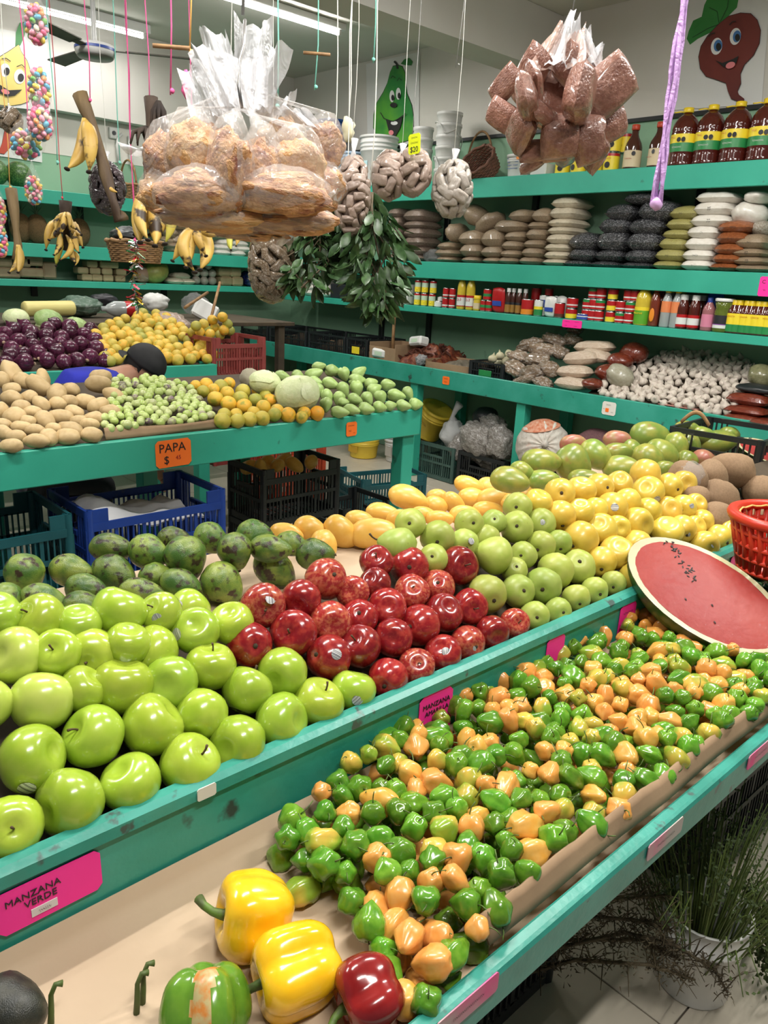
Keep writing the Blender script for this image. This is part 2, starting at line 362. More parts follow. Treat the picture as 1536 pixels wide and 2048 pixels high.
# ================================================================ fruit and vegetables
def ball(fn, n=18, m=12, name='body'):
    """closed skin from fn(unit direction) -> point; poles on z"""
    V = [fn(Vector((0, 0, 1)))]
    for j in range(1, m):
        t = math.pi * j / m
        for i in range(n):
            a = 2 * math.pi * i / n; V.append(fn(Vector((math.sin(t) * math.cos(a), math.sin(t) * math.sin(a), math.cos(t)))))
    V.append(fn(Vector((0, 0, -1)))); Fc = []
    for i in range(n): Fc.append((0, 1 + i, 1 + (i + 1) % n))
    for j in range(m - 2):
        for i in range(n): Fc.append((1 + j * n + i, 1 + (j + 1) * n + i, 1 + (j + 1) * n + (i + 1) % n, 1 + j * n + (i + 1) % n))
    k = len(V) - 1; q = 1 + (m - 2) * n
    for i in range(n): Fc.append((k, q + (i + 1) % n, q + i))
    return mesh(name, V, Fc)
def g(x, s): return math.exp(-(x / s) ** 2)
def apple_fn(seed, tall=.92, lob=.035, dim=.26):
    def f(d):
        rr = math.hypot(d.x, d.y); a = math.atan2(d.y, d.x)
        w = 1 + .05 * nz(d, 1.3, seed)
        l = 1 + lob * math.cos(5 * a + seed) * max(0, -d.z) 
        taper = 1 + .09 * d.z
        z = d.z * tall - (dim * g(rr, .3) if d.z > 0 else -dim * .7 * g(rr, .26))
        return Vector((d.x * w * l * taper, d.y * w * l * taper, z * w))
    return f
def pear_fn(seed):
    def f(d):
        rr = math.hypot(d.x, d.y); w = 1 + .06 * nz(d, 1.5, seed)
        t = 1 - .34 * max(0, d.z) ** 1.3
        z = d.z * (1.18 if d.z > 0 else .9) + .1
        if d.z < 0: z += .16 * g(rr, .22)
        return Vector((d.x * t * w, d.y * t * w, z * w))
    return f
def chayote_fn(seed):
    def f(d):
        rr = math.hypot(d.x, d.y); a = math.atan2(d.y, d.x); w = 1 + .05 * nz(d, 1.6, seed)
        t = 1 - .38 * max(0, d.z); fl = 1 + .05 * math.cos(5 * a)
        z = d.z * (1.45 if d.z > 0 else 1.1)
        if d.z < -.5: z += .28 * g(d.x, .18) * (-d.z)
        return Vector((d.x * t * w * fl, d.y * t * w * fl * .9, z))
    return f
def avo_fn(seed):
    def f(d):
        w = 1 + .05 * nz(d, 1.8, seed); t = 1 - .26 * max(0, d.z)
        return Vector((d.x * t * w, d.y * t * w, d.z * (1.32 if d.z > 0 else 1.12) * w))
    return f
def mango_fn(seed, L=1.4):
    def f(d):
        w = 1 + .05 * nz(d, 1.4, seed); t = 1 - .14 * d.z
        return Vector(((d.x + .16 * (1 - d.z * d.z) * .5 + .12 * max(0, d.z) ** 2) * t * w, d.y * t * w * .86, d.z * L * w))
    return f
def potato_fn(seed, L=1.3):
    def f(d):
        w = 1 + .13 * nz(d, 1.2, seed) + .04 * nz(d, 3.5, seed)
        return Vector((d.x * w, d.y * w * .9, d.z * L * w))
    return f
def citrus_fn(seed):
    def f(d):
        w = 1 + .04 * nz(d, 1.3, seed); rr = math.hypot(d.x, d.y)
        return Vector((d.x * w, d.y * w, (d.z * .93 - (.06 * g(rr, .15) if d.z > 0 else -.05 * g(rr, .15))) * w))
    return f
def onion_fn(seed):
    def f(d):
        rr = math.hypot(d.x, d.y); w = 1 + .05 * nz(d, 1.5, seed)
        z = d.z * .86 + (.42 * g(rr, .2) if d.z > 0 else -.1 * g(rr, .16))
        return Vector((d.x * w, d.y * w, z))
    return f
def garlic_fn(seed):
    def f(d):
        rr = math.hypot(d.x, d.y); a = math.atan2(d.y, d.x); k = 1 + .08 * abs(math.cos(4 * a + seed)) - .04
        z = d.z * .8 + (.95 * g(rr, .24) if d.z > 0 else .1 * g(rr, .3))
        return Vector((d.x * k, d.y * k, z))
    return f
def haba_fn(seed, L=1.15):
    k = 3 + int(seed) % 3
    def f(d):
        rr = math.hypot(d.x, d.y); a = math.atan2(d.y, d.x)
        lob = 1 + (.12 + .08 * nz(d, 1.7, seed)) * math.cos(k * a + seed + .6 * d.z) * (1 - .3 * abs(d.z)) + .17 * nz(d, 2.4, seed) + .05 * nz(d, 5.0, seed)
        t = 1 - .34 * max(0, -d.z) + .06 * d.z
        z = d.z * L - (.26 * g(rr, .3) if d.z > 0 else 0) + (.12 * g(rr, .25) * (1 if k % 2 else -1) if d.z < 0 else 0)
        return Vector((d.x * lob * t, d.y * lob * t, z))
    return f
def bell_fn(seed, k=4, L=1.12):
    def f(d):
        rr = math.hypot(d.x, d.y); a = math.atan2(d.y, d.x); s4 = math.cos(k * a + seed)
        lob = 1 + .24 * (abs(math.cos(k * a / 2 + seed / 2)) ** .6 - .6) * (1 - .35 * d.z * d.z) + .06 * nz(d, 1.6, seed)
        sq = max(abs(d.x), abs(d.y), abs(d.z)); q = 1 / max(.72, (abs(d.x) ** 2.6 + abs(d.y) ** 2.6 + abs(d.z) ** 2.6) ** (1 / 2.6))
        q = min(q, 1.18); t = 1 + .10 * d.z
        z = d.z * L * q
        if d.z > 0: z -= .42 * g(rr, .36)
        else: z += .3 * g(rr, .3) - .06 * s4 * rr
        return Vector((d.x * q * lob * t, d.y * q * lob * t, z))
    return f
def stem_me(L=.5, r=.06, bend=.2, name='stem', top=1.4):
    b = MB(); b.tube([(0, 0, 0), (0, 0, L * .35), (bend * .35, 0, L * .7), (bend, 0, L)], [r * 1.3, r, r, r * top], 6); return b.me(name, True)
# materials
mGAP = M('green_apple_skin', (0.30, 0.44, 0.030), (0.40, 0.51, 0.06), 1.6, 0.22, 0.35, 0.7, rnd=0.10, c3=(0.48, 0.62, 0.14), s3=38, t3=(.70, .74), coat=.5, hue=.012)
mYGAP = M('pale_green_apple_skin', (0.44, 0.56, 0.08), (0.52, 0.60, 0.12), 1.6, 0.24, 0.35, 0.7, coat=.5)
mRAP = M('red_apple_skin', (0.22, 0.008, 0.012), (0.36, 0.035, 0.025), 1.5, 0.2, 0.42, 0.7, stretch=(2.6, 2.6, .3), rnd=.3, c3=(.46, .14, .06), s3=1.6, t3=(.6, .85), coat=.5, detail=2)
mSAP = M('striped_red_apple_skin', (0.30, 0.02, 0.02), (0.46, 0.12, 0.06), 2.2, 0.22, 0.42, 0.64, stretch=(3, 3, .25), rnd=.12, coat=.4, detail=2)
mPEAR = M('green_pear_skin', (0.33, 0.42, 0.07), (0.40, 0.45, 0.11), 2.0, 0.38, 0.35, 0.7, rnd=.14, c3=(0.20, 0.17, 0.06), s3=6, t3=(.66, .8), hue=.015, spec=.4)
mYAP = M('yellow_apple_skin', (0.70, 0.50, 0.075), (0.64, 0.42, 0.045), 1.5, 0.33, 0.4, 0.7, rnd=.06, c3=(.42, .22, .06), s3=5, t3=(.74, .85), hue=.01, coat=.2)
mSTEM = M('brown_stem', (0.08, 0.05, 0.02), None, rough=.8)
mCALYX = M('dry_calyx', (0.045, 0.03, 0.015), None, rough=.9)
mAVO = M('avocado_skin', (0.050, 0.115, 0.018), (0.17, 0.23, 0.035), 1.2, 0.26, 0.40, 0.62, c3=(0.035, 0.022, 0.012), s3=2.0, t3=(.54, .62), rnd=.3, bump=.25, bscale=26, hue=.012)
mMANG = M('yellow_mango_skin', (0.75, 0.42, 0.07), (0.80, 0.50, 0.12), 1.6, 0.34, 0.4, 0.7, rnd=.07, c3=(.30, .16, .05), s3=7, t3=(.72, .78))
mGMAN = M('green_mango_skin', (0.17, 0.24, 0.04), (0.30, 0.30, 0.055), 1.3, 0.3, 0.4, 0.65, rnd=.14, c3=(.32, .13, .06), s3=1.5, t3=(.62, .78), hue=.012)
mRMAN = M('red_mango_skin', (0.36, 0.13, 0.09), (0.30, 0.22, 0.08), 1.5, 0.35, 0.45, 0.7)
mMEL = M('brown_mamey_skin', (0.30, 0.19, 0.105), (0.24, 0.15, 0.08), 9, 0.8, 0.4, 0.7, bump=.2, bscale=50, rnd=.1)
mPOT = M('potato_skin', (0.55, 0.40, 0.20), (0.47, 0.33, 0.15), 2.2, 0.55, 0.4, 0.7, rnd=.1, c3=(.22, .13, .06), s3=11, t3=(.70, .76))
mTOM = M('tomatillo_skin', (0.40, 0.52, 0.14), (0.46, 0.52, 0.2), 1.6, 0.28, 0.4, 0.7, rramp=[(0, (.36, .50, .10)), (.5, (.46, .56, .2)), (.86, (.50, .54, .27)), (.9, (.22, .14, .16)), (1, (.09, .05, .08))])
mORA = M('orange_peel', (0.8, .4, .05), (0.30, 0.30, 0.03), 1.1, 0.4, 0.52, 0.66, rramp=[(0, (.22, .26, .035)), (.3, (.50, .40, .05)), (.55, (.74, .44, .035)), (1, (.80, .36, .02))], bump=.25, bscale=60)
mORB = M('yellow_orange_peel', (0.8, .4, .05), (0.42, 0.36, 0.04), 1.1, 0.4, 0.5, 0.66, rramp=[(0, (.30, .32, .06)), (.25, (.55, .43, .07)), (.6, (.72, .46, .055)), (1, (.76, .42, .04))], bump=.25, bscale=60)
mONI = M('red_onion_skin', (0.045, 0.008, 0.022), (0.11, 0.02, 0.055), 2.4, 0.25, 0.4, 0.65, stretch=(2.5, 2.5, .6), rnd=.35, c3=(.28, .14, .12), s3=3.2, t3=(.70, .8))
mROOT = M('dry_onion_root', (.38, .26, .18), None, rough=.9)
mCHA = M('chayote_skin', (0.33, 0.47, 0.14), (0.40, 0.53, 0.2), 2.2, 0.36, 0.4, 0.7, rnd=.1, bump=.15, bscale=12)
mCAB = M('white_cabbage_leaf', (0.55, 0.62, 0.33), (0.64, 0.68, 0.42), 2.5, 0.45, 0.4, 0.7, bump=.3, bscale=7)
mCABG = M('green_cabbage_leaf', (0.28, 0.42, 0.14), (0.45, 0.55, 0.26), 2.5, 0.5, 0.4, 0.7, bump=.3, bscale=7)
mCAUL = M('cauliflower_curd', (0.70, 0.64, 0.48), (0.60, 0.54, 0.38), 20, 0.7, bump=.9, bscale=40)
mGAR = M('garlic_skin', (0.56, 0.50, 0.42), (0.46, 0.37, 0.34), 3.0, 0.5, 0.45, 0.7, rnd=.1, c3=(.36, .24, .27), s3=4, t3=(.66, .8))
mHG = M('green_habanero_skin', (0.075, 0.23, 0.012), (0.15, 0.32, 0.03), 1.7, 0.2, 0.35, 0.7, rnd=.25, hue=.012, coat=.3)
mHO = M('orange_habanero_skin', (0.70, 0.31, 0.05), (0.72, 0.38, 0.10), 1.7, 0.28, 0.35, 0.7, rnd=.06, hue=.012, coat=.2)
mHM = M('turning_habanero_skin', (0.22, 0.34, 0.03), (0.62, 0.42, 0.07), 0.5, 0.22, 0.40, 0.60, rnd=.1, coat=.3, detail=1)
mHST = M('green_stem', (0.09, 0.17, 0.02), (0.06, 0.08, 0.02), 4, 0.6, rnd=.2)
mBLY = M('yellow_bell_pepper_skin', (0.85, 0.46, 0.008), (0.88, 0.54, 0.02), 1.5, 0.16, coat=.5)
mBLG = M('green_bell_pepper_skin', (0.07, 0.19, 0.015), (0.12, 0.26, 0.025), 1.4, 0.18, coat=.5)
mBLR = M('dark_red_bell_pepper_skin', (0.16, 0.006, 0.008), (0.24, 0.012, 0.012), 1.4, 0.16, coat=.5)
mSTK = M('white_sticker', (.75, .75, .73), (.12, .12, .14), 1.0, .35, .48, .5, stretch=(70, 0, 0))
VIEW = Vector(RW[:, 2]); RIGHT = Vector(RW[:, 0]); UPV = -Vector(RW[:, 1])
def variants(fn, k, n=18, m=12, name='body', **kw): return [ball(fn(i * 1.7 + .4, **kw), n, m, name) for i in range(k)]
APP = variants(apple_fn, 4, 22, 14); PEA = variants(pear_fn, 3, 20, 14); CHA = variants(chayote_fn, 3, 18, 12); AVO = variants(avo_fn, 3, 20, 14)
MAN = variants(mango_fn, 3, 20, 14); GMA = variants(mango_fn, 3, 20, 14, L=1.28); POT = variants(potato_fn, 5, 16, 12); CIT = variants(citrus_fn, 2, 16, 10)
ONI = variants(onion_fn, 3, 16, 12); GAR = variants(garlic_fn, 3, 14, 10); HAB = [ball(haba_fn(i * 1.0 + .3, [1.12, 1.42, 1.7, 1.28][i % 4]), 20, 14) for i in range(10)]
MEL = variants(potato_fn, 2, 18, 12, L=1.22)
STM = stem_me(.42, .035, .12); STMP = stem_me(.55, .045, .25); HST = stem_me(1.15, .05, .6, top=.8); CALX = stem_me(.10, .12, .02, 'calyx', .5)
STKM = ball(lambda d: d, 12, 4, 'sticker')
def cap_me(ang=.25, n=14):
    V = [(0, 0, 1.0)]; Fc = []
    for j in (1, 2):
        t = ang * j / 2
        V += [(math.sin(t) * math.cos(2 * math.pi * i / n), math.sin(t) * math.sin(2 * math.pi * i / n), math.cos(t)) for i in range(n)]
    for i in range(n): Fc += [(0, 1 + i, 1 + (i + 1) % n), (1 + i, 1 + n + i, 1 + n + (i + 1) % n, 1 + (i + 1) % n)]
    return mesh('sticker', V, Fc)
STKM = cap_me()
def relax(P, R, it=30, k=.92, lim=.009):
    P = np.array([list(p) for p in P]); P0 = P.copy(); R = np.array(R)
    for _ in range(it):
        D = P[:, None] - P[None]; L = np.linalg.norm(D, axis=2) + np.eye(len(P)) * 9
        ov = np.maximum(0, (R[:, None] + R[None]) * k - L); 
        mv = (D / L[..., None] * (ov * .4)[..., None]).sum(1)
        P = P + mv; P = P0 + np.clip(P - P0, -lim, lim)
    return [Vector(p) for p in P]
def fruit(name, me, mat, loc, r, rot, label, cat, group, stem=None, stem_mat=None, stem_z=.6, calyx=False, sq=1.0, sticker=None, calyx_z=-.72):
    o = obj(name, me, mat, None, loc, rot, (r, r, r * sq), label, cat, group)
    if stem is not None: obj('stem', stem, stem_mat or mSTEM, o, (0, 0, stem_z))
    if calyx: obj('calyx', CALX, mCALYX, o, (0, 0, calyx_z), (math.pi, 0, 0))
    if sticker is not None:
        inv = o.rotation_euler.to_matrix().inverted(); d = inv @ (-(VIEW) + RIGHT * sticker[0] + UPV * sticker[1]).normalized()
        # lift the sticker onto the skin found along that direction
        best = max((Vector(v.co) for v in me.vertices), key=lambda c: c.normalized().dot(d)).length * 1.012
        obj('sticker', STKM, mSTK, o, (0, 0, 0), rot_to(d), best)
    return o
def rdir(base, amt): return (Vector(base).normalized() + Vector((rng.uniform(-1, 1), rng.uniform(-1, 1), rng.uniform(-1, 1))) * amt).normalized()
def rnd_rot(): return rot_to(rdir((0, 0, 1), 3), rng.uniform(0, 6.28))
FS = (.9, .905, .62)            # the slope of the front piles
def front_pile(items, size_lim, y0=.9, z0=.905, s=.62):
    P = []; R = []
    for it in items:
        x, y, d = it[:3]
        if len(it) > 3 and it[3] == 'b':
            p = onz((x, y), .89)
        else: p = onslope((x, y), y0, z0, s)
        r = px2m(d, p) / 2 * 1.05; r = min(max(r, size_lim[0]), size_lim[1]); P.append(p); R.append(r)
    return relax(P, R, 30, .88, .008), R
# ---- green apples
GA = [(22, 1655, 120), (142, 1605, 132), (263, 1567, 117), (362, 1520, 120), (462, 1477, 112), (550, 1432, 108), (628, 1410, 100), (706, 1382, 88),
      (62, 1518, 130), (188, 1470, 120), (300, 1437, 122), (397, 1417, 102), (480, 1372, 99), (562, 1346, 98),
      (-8, 1415, 90), (92, 1387, 122), (228, 1362, 118), (345, 1350, 104), (428, 1326, 97), (155, 1372, 84), 
      (48, 1316, 112), (180, 1305, 110), (303, 1300, 100), (388, 1277, 93), (112, 1312, 84), (245, 1296, 80),
      (8, 1243, 96), (90, 1250, 100), (150, 1268, 76), (243, 1237, 106), (318, 1242, 84), (378, 1219, 82, 'b'), (455, 1249, 88)]
P, R = front_pile(GA, (.036, .052), s=.72); rw = rows_of(GA, 62)
stk = {0: (-.35, .3), 7: (.25, -.2), 8: (.3, -.75), 28: None, 30: (.1, -.1), 31: (-.35, .35), 22: None, 23: (-.7, 0)}
for i, it in enumerate(GA):
    pale = i in (14, 15, 20)
    d = rdir((rng.uniform(-.6, .6), rng.uniform(-.6, .3), .45), .5)
    fruit('green_apple', APP[i % 4], mYGAP if pale else mGAP, P[i], R[i], rot_to(d, rng.uniform(0, 6)), ('pale yellowish green apple, ' if pale else 'shiny green apple, ') + place(*rw[i], 'green apple pile'), 'apple', 'green apples piled on the front counter', STM if i % 3 == 0 else None, sticker=stk.get(i), calyx=(i % 2 == 0))
# ---- red apples
RA = [(775, 1357, 78), (833, 1333, 72), (886, 1307, 73), (936, 1288, 71), (983, 1265, 67), (1028, 1247, 60),
      (652, 1312, 90), (716, 1290, 84), (788, 1275, 76), (830, 1247, 82), (886, 1227, 78), (938, 1214, 72),
      (500, 1290, 88), (583, 1262, 92), (660, 1243, 82), (720, 1222, 74), (775, 1203, 76), (823, 1180, 70), (875, 1172, 68),
      (533, 1217, 88), (607, 1201, 78), (665, 1165, 82), (760, 1168, 60), (752, 1136, 66), (820, 1137, 76), (916, 1132, 78), (703, 1196, 64)]
P, R = front_pile(RA, (.033, .050), s=.7); rw = rows_of(RA, 52)
for i, it in enumerate(RA):
    d = rdir((-.2 - VIEW.x * .4, -.5, .35), .55)
    stp = i in (21, 14, 17, 18, 5) or rng.random() < .18
    fruit('red_apple', APP[(i + 1) % 4], mSAP if stp else mRAP, P[i], R[i], rot_to(d if i % 3 else -d, rng.uniform(0, 6)), ('red apple with pale streaks, ' if stp else 'dark red apple, ') + place(*rw[i], 'red apple pile'), 'apple', 'red apples piled on the front counter', STM if i % 2 else None, calyx=True, sticker={6: (.55, .35), 3: (.2, -.2), 2: (.1, .3), 19: (.6, .5)}.get(i))
# ---- pears
PR = [(1070, 1232, 62), (1113, 1217, 58), (1152, 1197, 60), (1190, 1182, 58), (1227, 1167, 52), (975, 1190, 84), (1036, 1176, 70), (1086, 1165, 76), (1112, 1150, 76), (1156, 1132, 72),
      (992, 1115, 78), (1045, 1112, 58), (1085, 1095, 62), (1115, 1087, 56), (803, 1093, 78), (870, 1072, 72), (923, 1087, 62), (866, 1117, 62), (948, 1054, 62), (970, 1074, 60), (1035, 1055, 68), (1083, 1047, 62), (1035, 1014, 60), (988, 1043, 52), (830, 1053, 64), (1020, 1132, 54)]
P, R = front_pile(PR, (.03, .05), s=.72); rw = rows_of(PR, 46)
for i, it in enumerate(PR):
    d = rdir(VIEW + Vector((.2, 0, .15)), .42) if i not in (14, 10) else rdir(-RIGHT + UPV * .25, .15)
    fruit('green_pear', PEA[i % 3], mPEAR, P[i], R[i] * .95, rot_to(d, rng.uniform(0, 6)), 'green pear, ' + place(*rw[i], 'pear pile'), 'pear', 'green pears piled on the front counter', STMP, stem_z=1.2, calyx=True, calyx_z=-.62, sticker={21: (-.1, .1), 16: (.5, .3)}.get(i))
# ---- yellow apples
YA = [(1263, 1150, 62), (1200, 1122, 60), (1233, 1107, 68), (1153, 1072, 72), (1208, 1060, 62), (1266, 1087, 64), (1328, 1060, 68), (1363, 1055, 56), (1405, 1087, 58), (1433, 1072, 54), (1457, 1067, 52), (1408, 1048, 46), (1390, 1057, 44),
      (1125, 1040, 62), (1160, 1025, 56), (1226, 1022, 64), (1268, 1042, 64), (1297, 1027, 54), (1335, 1020, 52), (1368, 1015, 50), (1388, 1012, 46),
      (1120, 987, 60), (1166, 987, 58), (1200, 975, 56), (1240, 975, 50), (1291, 952, 58), (1300, 985, 61), (1338, 975, 56), (1367, 967, 50), (1253, 1000, 56), (1080, 1007, 54), (1190, 1022, 50), (1235, 1062, 50)]
P, R = front_pile(YA, (.033, .048), s=.75); rw = rows_of(YA, 44)
for i, it in enumerate(YA):
    d = rdir(VIEW * (1 if i % 2 else -1) + Vector((.2, 0, .3)), .6)
    fruit('yellow_apple', APP[i % 4], mYAP, P[i], R[i], rot_to(d, rng.uniform(0, 6)), 'yellow apple, ' + place(*rw[i], 'yellow apple pile'), 'apple', 'yellow apples piled on the front counter', STM if i % 2 else None, calyx=True, sticker={15: (-.1, .1), 19: (.4, .2), 8: (.5, .1), 7: (.4, -.4), 26: (.3, -.6)}.get(i))
def oval_pile(items, name, meshes, mat, plane, base_label, cat, group, elong, lim, rowh, pile, matf=None, stem=None, depth_dir=.3, stem_z=1.2):
    """items: x, y, width px, height px, image angle in degrees of the long axis"""
    P = []; R = []
    for it in items:
        x, y, w, h = it[:4]; p = plane((x, y)); P.append(p); R.append(min(max(px2m(min(w, h), p) / 2 * 1.08, lim[0]), lim[1] * 1.05))
    Q = relax(P, [r * 1.08 for r in R], 25, .88); rw = rows_of(items, rowh); res = []
    for i, it in enumerate(items):
        w, h = it[2:4]; a = math.radians(it[4]) if len(it) > 4 else (0 if w >= h else math.pi / 2) + rng.uniform(-.3, .3)
        d = (RIGHT * math.cos(a) - UPV * math.sin(a) + VIEW * rng.uniform(-depth_dir, depth_dir)).normalized()
        if len(it) > 5 and it[5] == 'f': d = -d
        L = min(max(max(w, h) / min(w, h), .95), 1.5) / elong
        m = matf(i) if matf else mat
        lab = base_label(i) if callable(base_label) else base_label
        res.append(fruit(name, meshes[i % len(meshes)], m, Q[i], R[i], rot_to(d, rng.uniform(0, 6.28)), lab + ', ' + place(*rw[i], pile), cat, group, stem, stem_z=stem_z, sq=max(.75, L)))
    return res
# ---- avocados on the bare paper behind
AV = [(49, 1147, 82, 74, 80), (140, 1141, 84, 62, 10), (225, 1141, 88, 72, 25), (221, 1101, 90, 56, 5), (296, 1106, 78, 66, 20), (371, 1112, 84, 80, 70), (420, 1076, 68, 60, 30), (86, 1198, 92, 58, 20),
      (166, 1216, 84, 64, 20), (280, 1185, 90, 56, 10), (361, 1172, 86, 64, 30), (446, 1156, 86, 78, 40), (309, 1150, 66, 54, 0), (170, 1177, 80, 58, 10), (13, 1197, 66, 60, 40), (465, 1110, 66, 74, 80), (506, 1070, 68, 60, 0), (545, 1132, 86, 68, 35), (628, 1109, 74, 62, 0), (540, 1101, 84, 54, 5), (582, 1088, 62, 48, 20), (345, 1078, 50, 40, 0)]
av_plane = lambda p: onslope(p, 1.35, .90, .10) if p[1] > 1120 else onslope(p, 1.55, .955, 0.02)
oval_pile(AV, 'avocado', AVO, mAVO, av_plane, lambda i: 'mottled green avocado' if i % 2 else 'green avocado with brown scars', 'avocado', 'avocados on the front counter', 1.2, (.032, .05), 55, 'avocado heap', stem=stem_me(.12, .08, .02), stem_z=1.26)
# ---- yellow mangoes
YM = [(817, 997, 90, 58, 20), (765, 1026, 66, 42, 10), (720, 1040, 54, 40, 10), (747, 1068, 90, 58, -5), (683, 1063, 74, 60, 35), (620, 1062, 62, 52, 30), (650, 1088, 52, 56, 60), (572, 1070, 70, 42, 10), (805, 1041, 60, 40, 0), (850, 1030, 52, 36, 10),
      (938, 977, 56, 38, 15), (950, 990, 62, 40, 10), (983, 978, 56, 38, 20), (875, 996, 42, 34, 0), (872, 1010, 46, 36, 10), (908, 1007, 52, 40, 40), (983, 997, 78, 42, -10), (930, 1032, 66, 40, 5), (975, 1020, 60, 38, 0), (878, 1037, 60, 34, 0), (1058, 985, 62, 40, -10), (1018, 1003, 50, 36, 0)]
def ym_plane(p):
    q = onz(p, .897)
    return q if q.y < 1.68 else ony(p, 1.68 + (q.y - 1.68) * .1)
oval_pile(YM, 'yellow_mango', MAN, mMANG, ym_plane, 'ripe yellow mango', 'mango', 'yellow mangoes on the front counter', 1.35, (.026, .042), 34, 'yellow mango heap')
# ---- large green mangoes
GM = [(1020, 962, 74, 54, 15), (1085, 958, 60, 42, -5), (1083, 922, 76, 54, 0), (1150, 930, 78, 68, 60), (1190, 910, 66, 60, 40), (1243, 935, 68, 50, 0), (1235, 905, 56, 42, -10), (1300, 872, 76, 50, 5), (1293, 912, 58, 52, 30), (1325, 905, 62, 54, 20), (1350, 892, 44, 52, 80), (1380, 892, 46, 50, 70), (1433, 880, 70, 46, -5), (1408, 872, 50, 36, 10), (1457, 872, 40, 36, 0), (1408, 917, 46, 38, 10), (1148, 889, 56, 36, 0), (1240, 884, 50, 34, 0), (1260, 893, 44, 40, 20), (1046, 944, 50, 42, 30), (1168, 955, 70, 40, 0), (1375, 921, 40, 36, 10), (1333, 938, 46, 34, 0), (1380, 862, 46, 36, 5)]
gm_plane = lambda p: onslope(p, 1.25, .93, .33)
oval_pile(GM, 'green_mango', GMA, mGMAN, gm_plane, lambda i: 'reddish mango' if i in (15, 16, 17) else 'large green mango', 'mango', 'green mangoes at the far end of the front counter', 1.25, (.03, .06), 30, 'green mango heap', matf=lambda i: mRMAN if i in (15, 16, 17) else mGMAN)
# ---- brown mamey fruit
ME = [(1465, 945, 92, 72, 5), (1423, 952, 60, 62, 60), (1440, 995, 74, 66, 20), (1518, 980, 66, 64, 0), (1433, 1028, 72, 60, 10), (1470, 1034, 70, 56, 0), (1375, 966, 72, 70, 30), (1395, 1000, 54, 54, 0), (1512, 1030, 60, 50, 0)]
mm = oval_pile(ME, 'mamey_fruit', MEL, mMEL, lambda p: onslope(p, 1.0, .975, .55), 'brown rough-skinned mamey', 'mamey', 'brown mameys behind the red basket', 1.2, (.034, .062), 34, 'mamey heap')
mFILM = FILM('clear_film', (.8, .8, .8), .22)
obj('plastic_wrap', ball(lambda d: d * (1.06 + .08 * nz(d, 3, 2)), 16, 12), mFILM, mm[6])
# ---- potatoes on the middle table
mid = lambda p: onslope(p, 2.83, .985, .22)
PO = [(24, 749, 60, 40, 60), (76, 770, 52, 34, 35), (86, 757, 44, 26, 75), (24, 797, 38, 34, 0), (114, 789, 42, 36, 80), (142, 780, 32, 28, 0), (166, 803, 38, 30, 0), (197, 768, 46, 36, 0), (202, 752, 38, 26, 0), (228, 791, 44, 30, 25), (197, 813, 40, 34, -30), (220, 824, 38, 28, 0), (185, 838, 42, 28, -15), (83, 808, 34, 30, 40), (115, 808, 32, 28, 0), (120, 834, 46, 34, 0), (148, 824, 34, 28, 20), (29, 834, 42, 38, 0), (45, 816, 34, 30, 0), (86, 841, 38, 40, 50), (42, 855, 48, 26, 0), (140, 861, 50, 34, 15), (179, 849, 34, 28, 0), (32, 873, 50, 26, 0), (73, 882, 52, 30, 0), (101, 874, 36, 32, 50), (133, 873, 42, 34, 0), (182, 870, 40, 30, 0), (23, 891, 54, 28, 0), (3, 824, 30, 36, 90), (8, 865, 34, 28, 30), (23, 778, 42, 24, 0), (58, 795, 34, 28, 0), (63, 824, 32, 30, 0), (70, 861, 36, 26, 0), (143, 803, 32, 28, 0), (60, 843, 28, 26, 0), (157, 842, 32, 24, 0), (108, 858, 30, 26, 0), (5, 760, 26, 30, 90), (50, 762, 40, 30, 30), (5, 848, 30, 24, 0)]
oval_pile(PO, 'potato', POT, mPOT, mid, 'smooth tan potato', 'potato', 'potatoes on the middle table', 1.25, (.02, .042), 26, 'potato heap')
# ---- oranges, cabbages and chayotes on the middle table
OR = [(411, 772, 30), (436, 773, 32), (458, 767, 26), (424, 780, 28), (486, 783, 34), (454, 787, 30), (431, 798, 34), (458, 808, 34), (481, 797, 32), (511, 801, 30), (540, 801, 28), (488, 813, 34), (530, 816, 32), (472, 829, 26), (449, 829, 28), (445, 842, 36), (475, 842, 32), (498, 839, 32), (524, 837, 32), (550, 829, 30), (576, 830, 34), (600, 834, 26), (608, 826, 28), (634, 827, 32), (507, 826, 28), (553, 822, 28), (407, 783, 26), (515, 782, 26), (395, 772, 24), (531, 792, 26)]
rw = rows_of(OR, 18); P = [mid((a, b_)) for a, b_, c in OR]; R = [min(max(px2m(c, p) / 2, .024), .037) for (a, b_, c), p in zip(OR, P)]; P = relax(P, R)
for i, it in enumerate(OR):
    fruit('orange', CIT[i % 2], mORA, P[i], R[i], rnd_rot(), 'green-tinged orange, ' + place(*rw[i], 'orange heap beside the white cabbage'), 'orange', 'oranges on the middle table')
cab = ball(lambda d: Vector((d.x, d.y, d.z * .86)) * (1 + .05 * nz(d, 1.5, 3) + .02 * math.sin(9 * math.atan2(d.y, d.x)) * abs(d.x)), 28, 18)
